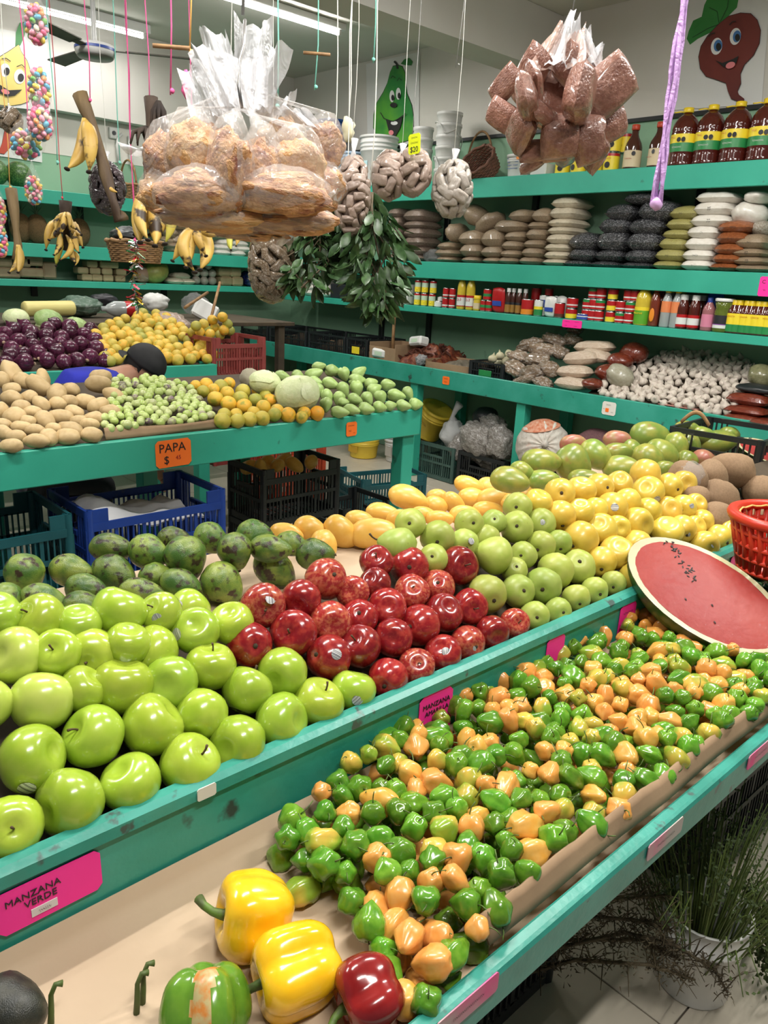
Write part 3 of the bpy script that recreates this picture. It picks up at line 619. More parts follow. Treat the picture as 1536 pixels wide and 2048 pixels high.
def cabbage(p, wpx, mat, label, sq=.9, plane=lambda p: onslope(p, 2.83, 1.03, .22)):
    q = plane(p); r = px2m(wpx, q) / 2; o = obj('cabbage', cab, mat, None, q, (rng.uniform(-.4, .4), rng.uniform(-.4, .4), rng.uniform(0, 6)), (r, r, r * sq), label, 'cabbage', 'cabbages on the tables')
    for k in range(3):   # loose outer leaves hugging the head
        a0 = rng.uniform(0, 6.28)
        lf = grid_mesh(lambda u, v: (lambda t, a: Vector((math.sin(t) * math.cos(a), math.sin(t) * math.sin(a), math.cos(t) * .86)) * (1.035 + .02 * math.sin(7 * a + k)))(.25 + 1.5 * v, a0 + (u - .5) * 2.2 * math.sin(.3 + 2.2 * v)), 9, 8, name='outer_leaf')
        obj('outer_leaf', lf, mat, o)
    return o
cabbage((595, 788), 88, mCAB, 'large white cabbage between the oranges and chayotes', .95)
cabbage((530, 766), 64, mCAB, 'white cabbage behind the larger white cabbage')
q = mid((500, 757)); cf_ = obj('cauliflower', ball(lambda d: d * (1 + .12 * mn.noise(d * 5) + .05 * mn.noise(d * 11)), 26, 16), mCAUL, None, q, None, .05, 'cream cauliflower head behind the oranges', 'cauliflower')
CH = [(636, 734, 28, 20), (663, 741, 34, 28, 5), (687, 746, 24, 28), (716, 747, 34, 24, -40), (563, 752, 36, 22, 15), (595, 751, 28, 22, 30), (625, 749, 40, 24, -20), (628, 763, 28, 22), (659, 767, 38, 28, 20), (641, 783, 26, 28), (654, 788, 24, 34, 70), (652, 808, 26, 30, 90), (686, 777, 32, 40, 65), (713, 775, 28, 36, 85), (673, 793, 26, 30), (708, 799, 30, 26, 20), (685, 804, 22, 20), (677, 824, 36, 24, 5), (701, 819, 34, 24, 15), (730, 817, 32, 26, 10), (757, 814, 28, 24), (779, 812, 24, 22), (734, 796, 30, 32, 60), (760, 793, 28, 30), (740, 767, 30, 28), (747, 780, 30, 26, -30), (774, 770, 30, 26), (790, 791, 42, 30, 10), (815, 786, 28, 32, 60), (830, 808, 30, 28, 0), (805, 811, 30, 24), (712, 760, 36, 26)]
oval_pile(CH, 'chayote', CHA, mCHA, mid, 'pale green chayote squash', 'chayote', 'chayotes on the middle table', 1.25, (.02, .034), 17, 'chayote heap')
def zone(p, spots): return min(spots, key=lambda s: (s[1][0] - p[0]) ** 2 + (s[1][1] - p[1]) ** 2)[0]
# ---- scattered piles: points with a minimum gap inside a pixel outline
def inside(p, poly):
    c = False; j = len(poly) - 1
    for i in range(len(poly)):
        if (poly[i][1] > p[1]) != (poly[j][1] > p[1]) and p[0] < (poly[j][0] - poly[i][0]) * (p[1] - poly[i][1]) / (poly[j][1] - poly[i][1]) + poly[i][0]: c = not c
        j = i
    return c
def scatter(poly, plane, gap, tries=9000, seed=1, lim=9999):
    """places on a pile's surface, kept at least gap metres apart"""
    rr = random.Random(seed); xs = [a for a, _ in poly]; ys = [b_ for _, b_ in poly]; out = []; arr = np.zeros((0, 3))
    for _ in range(tries):
        p = (rr.uniform(min(xs), max(xs)), rr.uniform(min(ys), max(ys)))
        if not inside(p, poly): continue
        q = plane(p)
        if len(arr) and (((arr - np.array(q)) ** 2).sum(1)).min() < gap * gap: continue
        arr = np.vstack([arr, np.array(q)]); out.append(q)
        if len(out) >= lim: break
    return out
TO = scatter([(225, 760), (312, 756), (378, 775), (424, 822), (424, 838), (221, 858), (204, 850), (215, 815), (228, 780)], mid, .0285, 9000, 3)
for i, p in enumerate(TO):
    fruit('tomatillo', CIT[i % 2], mTOM, p + Vector((0, 0, rng.uniform(-.006, .012))), rng.uniform(.0160, .0200), rnd_rot(), 'small tomatillo in the heap behind the cardboard strip, ' + zone(p, (('next to the potatoes', (1.35, 2.95)), ('at the front', (1.55, 2.86)), ('in the middle', (1.6, 3.1)), ('at the back', (1.75, 3.35)), ('next to the oranges', (1.85, 2.95)))), 'tomatillo', 'tomatillos on the middle table')
bin_ = lambda p: onslope(p, 4.46, 1.02, .30)
ON = [(7, 681, 26), (26, 660, 30), (39, 683, 30), (63, 663, 30), (88, 669, 28), (98, 655, 28), (119, 672, 28), (135, 652, 32), (143, 668, 28), (107, 651, 26), (94, 689, 30), (114, 702, 28), (65, 689, 26), (23, 697, 28), (76, 705, 30), (20, 711, 30), (10, 727, 30), (49, 725, 34), (94, 720, 30), (130, 723, 28), (140, 695, 28), (156, 718, 30), (166, 690, 30), (195, 699, 30), (182, 717, 30), (205, 718, 26), (166, 669, 28), (182, 658, 26), (47, 707, 26), (49, 655, 26), (187, 678, 28), (12, 665, 26), (120, 686, 24), (60, 676, 24), (210, 705, 22)]
rw = rows_of(ON, 18); P = [bin_(a[:2]) for a in ON]; R = [min(max(px2m(a[2], p) / 2 * 1.15, .036), .056) for a, p in zip(ON, P)]; P = relax(P, R)
for i in range(len(ON)):
    o = fruit('red_onion', ONI[i % 3], mONI, P[i], R[i], rot_to(rdir(-VIEW * (1 if i % 2 else -.3) + Vector((0, 0, .3)), .9), 0), 'dark red onion, ' + place(*rw[i], 'onion heap'), 'onion', 'red onions in the back bin')
    obj('roots', CALX, mROOT, o, (0, 0, -.92), (math.pi, 0, 0), 1.6)
OB = scatter([(184, 690), (190, 660), (235, 640), (300, 622), (345, 640), (385, 662), (432, 702), (432, 722), (222, 724), (205, 712), (215, 700)], bin_, .062, 5000, 5)
for i, p in enumerate(OB):
    fruit('orange', CIT[i % 2], mORB, p, rng.uniform(.034, .040), rnd_rot(), 'yellowish orange in the back bin heap, ' + zone(p, (('next to the red onions', (1.95, 4.6)), ('along the front board', (2.25, 4.47)), ('in the middle', (2.3, 4.75)), ('at the top', (2.45, 5.05)), ('at the right end', (2.6, 4.6)))), 'orange', 'oranges in the back bin')
# ---- habanero chilies in the front tray
HPOLY = [(560, 1690), (578, 1640), (640, 1590), (690, 1525), (760, 1480), (850, 1430), (915, 1372), (1060, 1300), (1180, 1238), (1290, 1225), (1345, 1275), (1460, 1300), (1536, 1295), (1560, 1385), (1440, 1462), (1320, 1556), (1142, 1688), (1028, 1772), (968, 1850), (900, 1965), (825, 2030), (790, 1985), (745, 1920), (735, 1850), (690, 1800), (640, 1735)]
def hz(p):
    """surface of the chili heap above the tray floor"""
    q = onz(p, .80); e = min(1, max(0, (q.x - .46) / .18)); return onz(p, TRZ + .02 + .05 * e)
HP = scatter(HPOLY, hz, .0312, 26000, 11)
HP.sort(key=lambda p: depth(p)); n_ind = 300
def hab_mat():
    u = rng.random(); return (mHG, 'glossy green habanero chili in the front tray heap') if u < .56 else ((mHO, 'orange habanero chili in the front tray heap') if u < .86 else (mHM, 'half-ripe habanero chili in the front tray heap'))
far = MB(); low = MB()
def hab_bm(B, me, p, r, rot, mi):
    T = Matrix.Translation(p) @ rot @ Matrix.Scale(r, 4); B.add([v.co for v in me.vertices], [tuple(f.vertices) for f in me.polygons], mi, T)
for i, p in enumerate(HP):
    p = p + Vector((0, 0, rng.uniform(-.008, .012))); r = rng.uniform(.0150, .0215); rot = rot_to(rdir((0, -.2, .35), 1.6), rng.uniform(0, 6)); me = HAB[rng.randrange(10)]
    if i < n_ind:
        m, lab = hab_mat(); lab = lab.replace('in the front tray heap', 'in the heap, ' + zone(p, (('beside the bell peppers', (.52, .62)), ('near the bare kraft paper', (.62, .76)), ('below the pink card', (.98, .78)), ('along the cardboard strip at the front', (.85, .52)), ('along the cardboard strip, far half', (1.25, .55)), ('in the middle of the tray', (1.15, .66)), ('close under the teal divider', (1.35, .80)), ('beside the half watermelon', (1.6, .70)))))
        o = fruit('habanero_chili', me, m, p, r, rot, lab, 'chili', 'habanero chilies in the front tray', None)
        obj('stem', HST, mHST, o, (0, 0, .75), (0, rng.uniform(-.4, .4), rng.uniform(0, 6)))
    else: hab_bm(far, me, p, r, rot, 0 if rng.random() < .6 else 1)
for k, p in enumerate(scatter([(x + (1150 - x) * .05, y + (1600 - y) * .05) for x, y in HPOLY], lambda p: onz(p, TRZ + .018), .034, 20000, 12)):
    hab_bm(low, HAB[k % 8], p, .018, rnd_rot(), 0 if rng.random() < .6 else 1)
if far.v: obj('habanero_chilies', far.me('chilies', True), [mHG, mHO], label='farther habanero chilies of the heap near the watermelon', cat='chilies', kind='stuff')
obj('habanero_chilies', low.me('chilies', True), [mHG, mHO], label='lower layer of habanero chilies under the front heap', cat='chilies', kind='stuff')
for (x, y, m, lab, rz) in ((560, 1712, mHG, 'lone green habanero at the left edge of the chili heap', .4), (650, 1755, mHG, 'green habanero lying on kraft paper just off the heap', 2.2), (598, 1786, mHM, 'half-ripe habanero touching the yellow bell pepper', 1.2), (625, 1690, mHO, 'orange habanero on kraft paper beside the lone green one', 2.8)):
    p = onz((x, y), TRZ + .018); o = fruit('habanero_chili', HAB[int(rz * 2) % 8], m, p, .0205, Euler((1.4, .2, rz)).to_matrix().to_4x4(), lab, 'chili', 'habanero chilies in the front tray'); obj('stem', HST, mHST, o, (0, 0, .8))
# ---- bell peppers at the front
def bell(x, y, wpx, mat, ang, label, seed, L=1.12, tilt=.15, stem_bend=.5, z=None, k=4):
    me = ball(bell_fn(seed, k, L), 40, 26); p = onz((x, y), TRZ + .045 if z is None else z); r = px2m(wpx, p) / 2; p = onz((x, y), TRZ + r * .9); r = px2m(wpx, p) / 2
    a = math.radians(ang); d = (RIGHT * math.cos(a) - UPV * math.sin(a) - VIEW * tilt).normalized()
    o = fruit('bell_pepper', me, mat, p, r, rot_to(d, seed), label, 'bell pepper', 'bell peppers at the near end of the tray')
    b = MB(); b.tube([(0, 0, .5), (0, 0, .85), (stem_bend * .2, 0, 1.1), (stem_bend * .6, 0, 1.32), (stem_bend * 1.1, .05, 1.42)], [.24, .14, .11, .11, .14], 10)
    obj('stem', b.me('stem', True), mHST, o); return o
bell(508, 1828, 150, mBLY, 190, 'yellow bell pepper nearest the green apples', 1.0, 1.05, .38)
bell(592, 1940, 158, mBLY, 172, 'yellow bell pepper in front, beside the dark red one', 2.3, 1.15, .45)
gb = bell(412, 2010, 152, mBLG, 85, 'green bell pepper with an orange ripening stripe', 3.1, 1.0, .35)
gb.data.materials.append(M('ripening_patch', (.55, .20, .04), (.45, .38, .18), 4, .3))
_mw = gb.rotation_euler.to_matrix()
for f_ in gb.data.polygons:
    c = _mw @ f_.center
    if c.dot(-VIEW + UPV * .6) > .2 and -.24 < c.dot(RIGHT) - .06 + .2 * nz(c, 2.5, 1) < .24: f_.material_index = 1
bell(738, 1992, 142, mBLR, 165, 'dark red bell pepper at the chili heap', 4.2, .95, .4)
p = onz((8, 2025), TRZ + .04); fruit('avocado', AVO[0], M('black_avocado_skin', (.012, .014, .01), (.03, .03, .02), 3, .4, bump=.2), p, .04, Euler((1.3, .3, .5)).to_matrix().to_4x4(), 'nearly black avocado at the near corner of the tray', 'avocado', 'avocados on the front counter')
for (x, y, l) in ((272, 2015, 'cut green stem lying upright beside the green bell pepper'), (284, 1995, 'hooked dark stem beside the green bell pepper'), (100, 2038, 'small hooked stem near the black avocado')):
    p = onz((x, y), TRZ + .012); b = MB(); b.tube([(0, 0, -.012), (.002, 0, .01), (.004, .002, .03), (.01, .002, .042), (.017, 0, .04)], [.004, .0035, .003, .003, .004], 7); obj('pepper_stem', b.me('stem', True), mHST, None, p, None, None, l, 'stem')
# ---- half watermelon
mRIND = M('watermelon_rind', (0.018, 0.05, 0.012), (0.05, 0.13, 0.03), 3.0, .3, .45, .6, stretch=(1, 1, .25))
mFLESH = M('watermelon_flesh', (.36, .022, .018), (.42, .05, .035), 5, .42, .4, .7, coat=.0, spec=.3, bump=.12, bscale=40)
mPITH = M('watermelon_pith', (.62, .62, .34), (.58, .50, .30), 4, .35); mSEED = M('watermelon_seed', (.02, .01, .008), None, rough=.3)
def watermelon(p, La, Wa, dp, ang, nrm, label):
    Rm = Matrix((RIGHT, UPV, VIEW)).transposed()
    n = Vector(nrm).normalized(); e1 = n.orthogonal().normalized(); e2 = n.cross(e1); want = math.radians(ang); u = min((e1 * math.cos(t_ * .02) + e2 * math.sin(t_ * .02) for t_ in range(315)), key=lambda q_: abs(math.atan2(-q_.dot(UPV), q_.dot(RIGHT)) - want)); w = n.cross(u)
    Rm = Matrix((u, w, n)).transposed().to_4x4()
    r = empty('half_watermelon', p, Rm, label, 'watermelon')
    N = 40; V = []; Fc = []
    for j in range(9):
        t = math.pi / 2 * j / 8
        V += [(La * math.cos(t) * math.cos(2 * math.pi * i / N), Wa * math.cos(t) * math.sin(2 * math.pi * i / N), -dp * math.sin(t)) for i in range(N)]
    for j in range(8):
        for i in range(N): Fc.append((j * N + i, (j + 1) * N + i, (j + 1) * N + (i + 1) % N, j * N + (i + 1) % N))
    obj('rind', mesh('rind', V, Fc), mRIND, r)
    def disc(k0, k1, z, nm, m):
        V = [(La * k * math.cos(2 * math.pi * i / N), Wa * k * math.sin(2 * math.pi * i / N), z * (1 if k == k1 or k0 else 1)) for k in (k0, k1) for i in range(N)] 
        return obj(nm, mesh(nm, V, [(i, N + i, N + (i + 1) % N, (i + 1) % N) for i in range(N)], True), m, r)
    disc(.9, 1.0, .001, 'white_rim', mPITH)
    V = [(0, 0, .004)]; 
    for k, z in ((.35, .005), (.7, .004), (.905, .001)): V += [(La * k * math.cos(2 * math.pi * i / N), Wa * k * math.sin(2 * math.pi * i / N), z + .003 * mn.noise(Vector((i * .5, k * 9, 0)))) for i in range(N)]
    Fc = [(0, 1 + i, 1 + (i + 1) % N) for i in range(N)] + [(1 + j * N + i, 1 + (j + 1) * N + i, 1 + (j + 1) * N + (i + 1) % N, 1 + j * N + (i + 1) % N) for j in range(2) for i in range(N)]
    obj('flesh', mesh('flesh', V, Fc), mFLESH, r)
    sd = ball(lambda d: Vector((d.x * .5, d.y * .32, d.z)), 8, 6)
    for k in range(40):
        t = rng.uniform(-1, 1); o = obj('seed', sd, mSEED, r, (-La * .45 + La * .28 * t + rng.uniform(-.008, .008), Wa * (.28 - .22 * t) + rng.uniform(-.012, .012), .0055), (1.57, 0, rng.uniform(0, 6)), .0042)
    for (a_, b_) in ((.15, -.2), (-.1, -.45), (.3, -.5)): obj('seed', sd, mSEED, r, (La * a_, Wa * b_, .0055), (1.57, 0, 1), .0042)
    # crinkled cling film over the cut
    V = []; 
    for j in range(13):
        for i in range(17):
            x, y = -1 + i / 8, -1 + j / 6; s = 1.01 / max(1e-6, max(abs(x), abs(y))) * max(abs(x), abs(y)); rr = math.hypot(x, y); k = max(abs(x), abs(y)) / rr if rr > 0 else 1
            V.append((La * x * k * 1.015, Wa * y * k * 1.015, .012 + .006 * mn.noise(Vector((x * 4, y * 4, 3))) - (.012 if max(abs(x), abs(y)) == 1 else 0)))
    obj('cling_film', mesh('cling_film', V, [(j * 17 + i, j * 17 + i + 1, (j + 1) * 17 + i + 1, (j + 1) * 17 + i) for j in range(12) for i in range(16)]), FILM('cling_film', (.12, .10, .10), .14, .07, 1.0, 60), r)
    return r
p = onslope((1412, 1186), .63, .89, .3)
k = px2m(1, p); watermelon(p, 172 * k, 112 * k, .11, 40, -VIEW * .62 + Vector((.12, .10, .62)), 'half watermelon wrapped in film, showing its red cut face')
p = onx((1535, 903), 3.16); k = px2m(1, p); watermelon(p, 60 * k, 36 * k, .07, 25, -VIEW * .5 + Vector((0, 0, .9)), 'smaller cut watermelon in the black crate behind mameys')
# ================================================================ goods on the side wall
FX = Matrix(((0, 0, -1), (-1, 0, 0), (0, 1, 0))).to_4x4()      # lettering that faces the room from the side wall
FY = Matrix(((1, 0, 0), (0, 0, -1), (0, 1, 0))).to_4x4()      # lettering that faces the customer
mINK = M('black_ink', (.012, .012, .014), None, rough=.5)
def pillow_me(seed, n=15, pinch=3.4, wr=.08):
    V = []; Fc = []
    for s in (1, -1):
        for j in range(n):
            for i in range(n):
                u, v = -1 + 2 * i / (n - 1), -1 + 2 * j / (n - 1)
                h = max(0, 1 - abs(u) ** 3.6) ** .5 * max(0, 1 - abs(v) ** pinch) ** .5
                w = 1 + wr * nz((u, v, s), 2.0, seed) * 2
                V.append((u * (1 - .10 * v * v) + .04 * nz((u, v, 0), 1.5, seed), v * (1 - .07 * u * u), s * h * w * (1 if s > 0 else .8)))
    for s in (0, 1):
        o = s * n * n
        for j in range(n - 1):
            for i in range(n - 1):
                q = (o + j * n + i, o + j * n + i + 1, o + (j + 1) * n + i + 1, o + (j + 1) * n + i); Fc.append(q if s == 0 else q[::-1])
    return mesh('bag', V, Fc)
PIL = [pillow_me(i * 1.3 + .2) for i in range(4)]
mB = {'tan': M('bagged_grain', (.32, .24, .16), (.22, .16, .10), 16, .28, .4, .6, rnd=.08, bump=.3, bscale=60, coat=.5),
      'grey': M('bagged_brown_beans', (.24, .18, .14), (.14, .10, .08), 18, .25, .4, .6, rnd=.08, bump=.3, bscale=60, coat=.5),
      'cream': M('bagged_rice', (.58, .52, .40), (.50, .43, .32), 8, .28, rnd=.05, bump=.15, bscale=50, coat=.5),
      'black': M('bagged_black_beans', (.022, .023, .026), (.20, .20, .21), 14, .22, .5, .68, rnd=.2, bump=.6, bscale=26, coat=.6),
      'olive': M('bagged_seeds', (.40, .37, .13), (.26, .23, .07), 22, .28, .4, .6, rnd=.08, bump=.4, bscale=70, coat=.5),
      'white': M('bagged_flour', (.72, .69, .63), (.66, .62, .55), 5, .3, rnd=.03, bump=.1, coat=.4),
      'brick': M('bagged_paprika', (.26, .085, .03), (.20, .06, .02), 6, .25, rnd=.15, bump=.15, coat=.6)}
ADJ = {'tan': 'clear bag of tan grain', 'grey': 'clear bag of brown beans', 'cream': 'clear bag of cream rice', 'black': 'clear bag of black beans', 'olive': 'clear bag of yellow-green seeds', 'white': 'bag of white flour', 'brick': 'bag of brick-red powder'}
BAGS = [('grey', 807, [(427, 34, 20), (445, 34, 18), (463, 34, 18), (481, 34, 18), (499, 34, 18), (515, 34, 16)]), ('grey', 846, [(432, 58, 20), (450, 58, 18), (466, 58, 18), (484, 58, 19), (501, 58, 18), (516, 50, 15)]),
        ('tan', 908, [(492, 40, 15), (507, 54, 18), (521, 46, 13)]), ('tan', 958, [(477, 60, 26), (501, 54, 26), (521, 44, 14)]), ('tan', 1002, [(478, 54, 26), (504, 56, 24), (524, 48, 14)]),
        ('tan', 1044, [(432, 54, 24, 1058), (453, 76, 20, 1036), (473, 50, 20, 1047), (491, 48, 19, 1041), (509, 50, 18, 1038), (525, 48, 16, 1033)]), ('tan', 1088, [(432, 46, 20, 1100), (452, 46, 18, 1093), (469, 46, 18, 1089), (488, 50, 20, 1085), (505, 50, 20, 1081), (525, 50, 18, 1076)]),
        ('cream', 1132, [(409, 62, 24, 1146), (427, 60, 19, 1142), (446, 60, 19, 1139), (462, 58, 19, 1137), (478, 58, 19, 1135), (495, 58, 18, 1132), (512, 56, 19, 1128), (527, 56, 16, 1126)]),
        ('black', 1180, [(484, 66, 34, 1184), (514, 62, 27, 1180), (532, 62, 14, 1170)]), ('black', 1240, [(426, 66, 30, 1258), (453, 66, 29, 1244), (483, 68, 30, 1240), (512, 62, 27, 1234), (532, 64, 14, 1226)]),
        ('black', 1300, [(400, 76, 26, 1298), (423, 80, 34, 1328), (454, 76, 30, 1307), (484, 72, 30, 1302), (513, 68, 29, 1296), (534, 68, 14, 1290)]),
        ('olive', 1362, [(427, 58, 23, 1384), (449, 58, 23, 1377), (469, 58, 22, 1370), (488, 58, 23, 1362), (510, 60, 23, 1356), (532, 60, 20, 1350)]),
        ('white', 1425, [(396, 80, 25, 1446), (418, 76, 25, 1440), (442, 80, 25, 1434), (465, 66, 25, 1422), (488, 66, 24, 1417), (510, 64, 26, 1411), (533, 64, 24, 1408)]),
        ('brick', 1470, [(454, 70, 25, 1485), (476, 64, 23, 1478), (498, 64, 21, 1473), (517, 60, 22, 1468), (537, 62, 19, 1464)]),
        ('tan', 1514, [(484, 62, 25, 1518), (506, 62, 21, 1513), (523, 64, 20, 1513), (540, 68, 17, 1516)])]
cols = {'grey': 0, 'tan': 0}
BX = 4.965
for (c, cx, L) in BAGS:
    colname = {807: 'beside the hanging leaves', 846: 'left of the gap', 908: 'at the leaning sacks', 958: 'under the leaning sacks', 1002: 'right of the leaning sacks', 1044: 'second from the rice', 1088: 'next to the rice', 1514: 'at the far right', 1180: 'nearest the rice', 1240: 'in the middle', 1300: 'nearest the seeds'}.get(cx, '')
    nb = len(L); yc = None; ztops = []
    zc = Z2; hs = [px2m(b_[2], onx((cx, b_[0]), BX)) * 1.0 for b_ in L]
    P_ = [onx(((b_[3] if len(b_) > 3 else cx), b_[0]), BX) for b_ in L]
    # settle each stack on its shelf: bottom of the lowest bag at the board
    zb = Z2 + .002
    for k in range(nb - 1, -1, -1):
        p = P_[k]; h = hs[k]
        nxt = P_[k - 1].z if k else None
        zc = max(zb + h * .42, p.z - .01); hh = (zc - zb) / .80
        lab = '%s, %s in the stack %s' % (ADJ[c], 'topmost' if k == 0 else ('bottom' if k == nb - 1 else ORD[k] + ' from top'), colname) if colname else '%s, %s in its stack' % (ADJ[c], 'topmost' if k == 0 else ('bottom' if k == nb - 1 else ORD[k] + ' from top'))
        o = obj('filled_bag', PIL[(k + cx) % 4], mB[c], None, (BX, p.y, zc), (0, 0, rng.uniform(-.07, .07)), (.145, px2m(L[k][1], p) / 2, hh), lab.strip(), 'bag', 'filled bags on the middle shelf')
        if c in ('white', 'brick', 'olive') or cx == 1514 or (c in ('tan', 'cream') and k % 2 == 0):
            s_ = '35' if c == 'white' and k in (1, 2) else ('40' if cx == 1514 and k in (1, 2) else ('~~~' if c in ('white', 'brick') else '~~'))
            obj('price_mark', text_me(s_, 1.0), mINK, o, (-.99, -.05, 0), FX, (.024 / (px2m(L[k][1], p) / 2), .032 / hh * .8, .145 * 2))
        zb = zc + hh * .62
# loose and leaning bags on the same shelf
def lump(fn_seed, wr=.14, n=20, m=14, sq=(1, 1, 1), name='sack', fold=0.0):
    return ball(lambda d: Vector((d.x * sq[0], d.y * sq[1], d.z * sq[2])) * (1 + wr * nz(d, 1.6, fn_seed) + wr * .5 * nz(d, 4.2, fn_seed) + wr * .35 * nz(d, 9.0, fn_seed) * (1 if wr > .15 else 0) + fold * math.cos(9 * math.atan2(d.y, d.x)) * max(0, d.z) ** 2), n, m, name)
def sack(name, p, w, h, dpt, mat, label, cat, ang=0.0, seed=1.0, group=None, wr=.14, film=None, rotz=0.0, flat=False):
    """w, h in pixels at p"""
    o = obj(name, (lump(seed, wr, 30, 22) if wr > .15 else (PIL[int(seed) % 4] if flat else lump(seed, wr))), mat, None, p, Matrix.Rotation(ang, 4, 'X') @ Matrix.Rotation(rotz, 4, 'Z'), (dpt, px2m(w, p) / 2, px2m(h, p) / 2), label, cat, group)
    if film: obj('plastic_skin', lump(seed + 3, wr * 1.5), film, o, (0, 0, .06), None, 1.07)
    return o
mCLR = FILM('crinkled_clear_bag', (.75, .75, .75), .38, .12, 1.0, 30)
for (x, y, w, h, a, m, lab, sd) in ((955, 432, 54, 38, .5, 'tan', 'large clear sack of tan grain leaning at the top of the heap', 1), (982, 446, 62, 34, -.5, 'tan', 'brown sack leaning against the large tan one', 2), (914, 466, 40, 36, -.4, 'tan', 'small pointed sack of tan grain at the left of the leaning pair', 3), (1500, 428, 72, 46, .1, 'white', 'big square bag of white flour above brick-red bags', 4), (1519, 396, 50, 26, 0, 'white', 'flour bag on top of the big square bag', 5)):
    sack('leaning_sack', onx((x, y), BX), w, h, .12, mB[m], lab, 'bag', a, sd, 'filled bags on the middle shelf')
o = sack('empty_plastic_bag', onx((868, 512), 4.9), 50, 24, .06, mCLR, 'crumpled empty clear plastic bag on the middle shelf', 'bag', 0, 7, None, .3)
o = sack('crumpled_bag', onx((1527, 458), BX), 44, 30, .1, M('dull_clear_bag', (.30, .25, .18), (.5, .46, .4), 8, .3, bump=.8, bscale=18), 'crumpled bag above the tan bags at the far right', 'bag', 0, 8)
# ---------------------------------------------------------------- bottles, cans, jars
def ring(z0, z1, r, mat, parent, name='label', n=18, bands=None):
    """a paper label wrapped round; bands = [(fraction, material index)]"""
    b = MB(); zs = [z0, z1] if not bands else [z0 + (z1 - z0) * f for f, _ in bands] + [z1]
    b.lathe([(r, z) for z in zs], n, mis=[k for _, k in bands] if bands else None)
    return obj(name, b.me(name, True), mat, parent)
def vessel(name, prof, mat, loc, label, cat, group, cap=None, capmat=None, n=18):
    b = MB(); b.lathe([(0, prof[0][1])] + list(prof) + [(0, prof[-1][1])], n); o = obj(name, b.me('body', True), mat, None, loc, (0, 0, rng.uniform(-.3, .3)), None, label, cat, group)
    if cap: c = MB(); c.lathe([(0, cap[0][1])] + list(cap) + [(0, cap[-1][1])], n); obj('cap', c.me('cap', True), capmat, o)
    return o
CC = lambda n, c, r=.4, **k: M(n, c, None, rough=r, **k)
mRED = CC('red_label', (.42, .012, .015), .3); mYEL = CC('yellow_label', (.80, .62, .03), .4); mGRN = CC('green_label', (.02, .22, .06), .4); mWHT = CC('white_plastic', (.70, .70, .68), .35)
mORG = CC('orange_label', (.75, .24, .02), .4); mTIN = CC('tin', (.55, .55, .55), .25, metal=1.0); mBLU = CC('blue_label', (.03, .07, .36), .4); mPNK = CC('pink_label', (.6, .2, .3), .4)
mSAUCE = CC('dark_red_sauce_bottle', (.07, .010, .006), .12, coat=.6); mBRWN = CC('brown_glass', (.055, .016, .010), .12, coat=.6); mOIL = CC('cooking_oil_bottle', (.58, .44, .04), .1, coat=.6); mCLEAR = CC('clear_water_bottle', (.32, .34, .34), .1, coat=.5)
mYCAP = CC('yellow_cap', (.78, .56, .02), .35); mRCAP = CC('red_cap', (.46, .05, .02), .4); mCREAM = CC('cream_label', (.62, .50, .32), .5); mDARK = CC('dark_label', (.02, .02, .025), .4); mPALE = CC('pale_green_label', (.52, .66, .5), .4)
def can(p, r, h, label, bands, cat='can', group='cans on the lower shelf', mats=None, name='tin_can'):
    o = vessel(name, [(r * .97, 0), (r, .004), (r, h - .004), (r * .96, h)], mTIN, p, label, cat, group, n=16)
    ring(.006, h - .006, r + .0006, mats or [mRED, mYEL, mWHT, mGRN], o, bands=bands, n=16); return o
# big sauce bottles on the topmost shelf
sx = SX + .13
for i, (x, w, h) in enumerate(((1361, 54, 108), (1410, 54, 112), (1463, 56, 118), (1518, 60, 124))):
    p = onx((x, 335 - (x - 1361) * .06), sx); p.z = Z1 + .003; r = .082; H = .335
    lab = 'large dark red sauce bottle with yellow cap, ' + ['leftmost of four', 'second of four', 'third of four', 'rightmost of four'][i] + ' on topmost shelf'
    prof = [(r * .9, 0), (r, .012)] + [(r * (1 - .04 * (k % 2)), .02 + .009 * k) for k in range(6)] + [(r, .08), (r, .19)] + [(r * (.99 - .03 * (k % 2)), .195 + .01 * k) for k in range(4)] + [(r * .9, .25), (r * .68, .28), (r * .4, .3), (r * .3, .305), (r * .3, .315)]
    o = vessel('sauce_bottle', prof, mSAUCE, p, lab, 'bottle', 'large sauce bottles', [(.03, .312), (.031, .314), (.031, .338), (.028, .34)], mYCAP, 24)
    t = MB(); t.tube([(0, .028, .318), (-.01, .045, .322), (-.02, .07, .318), (-.012, .085, .32)], .004, 6); obj('cap_handle', t.me('cap_handle', True), mYCAP, o)
    ring(.085, .185, r + .001, [mGRN, mYEL], o, n=24, bands=[(0, 0), (.5, 1)])
    obj('lettering', text_me('~~', .03), mRED, o, (-r - .003, .03, .165), FX); obj('lettering', text_me('~~~~~', .024), mWHT, o, (-r - .003, 0, .11), FX)
    for s in (-.018, .012):
        q = MB(); q.lathe([(0, 0), (.014, 0), (.014, .0015), (0, .0015)], 8); obj('warning_seal', q.me('warning_seal'), mDARK, o, (-r * .985 - .002, s - .02, .152), FX)
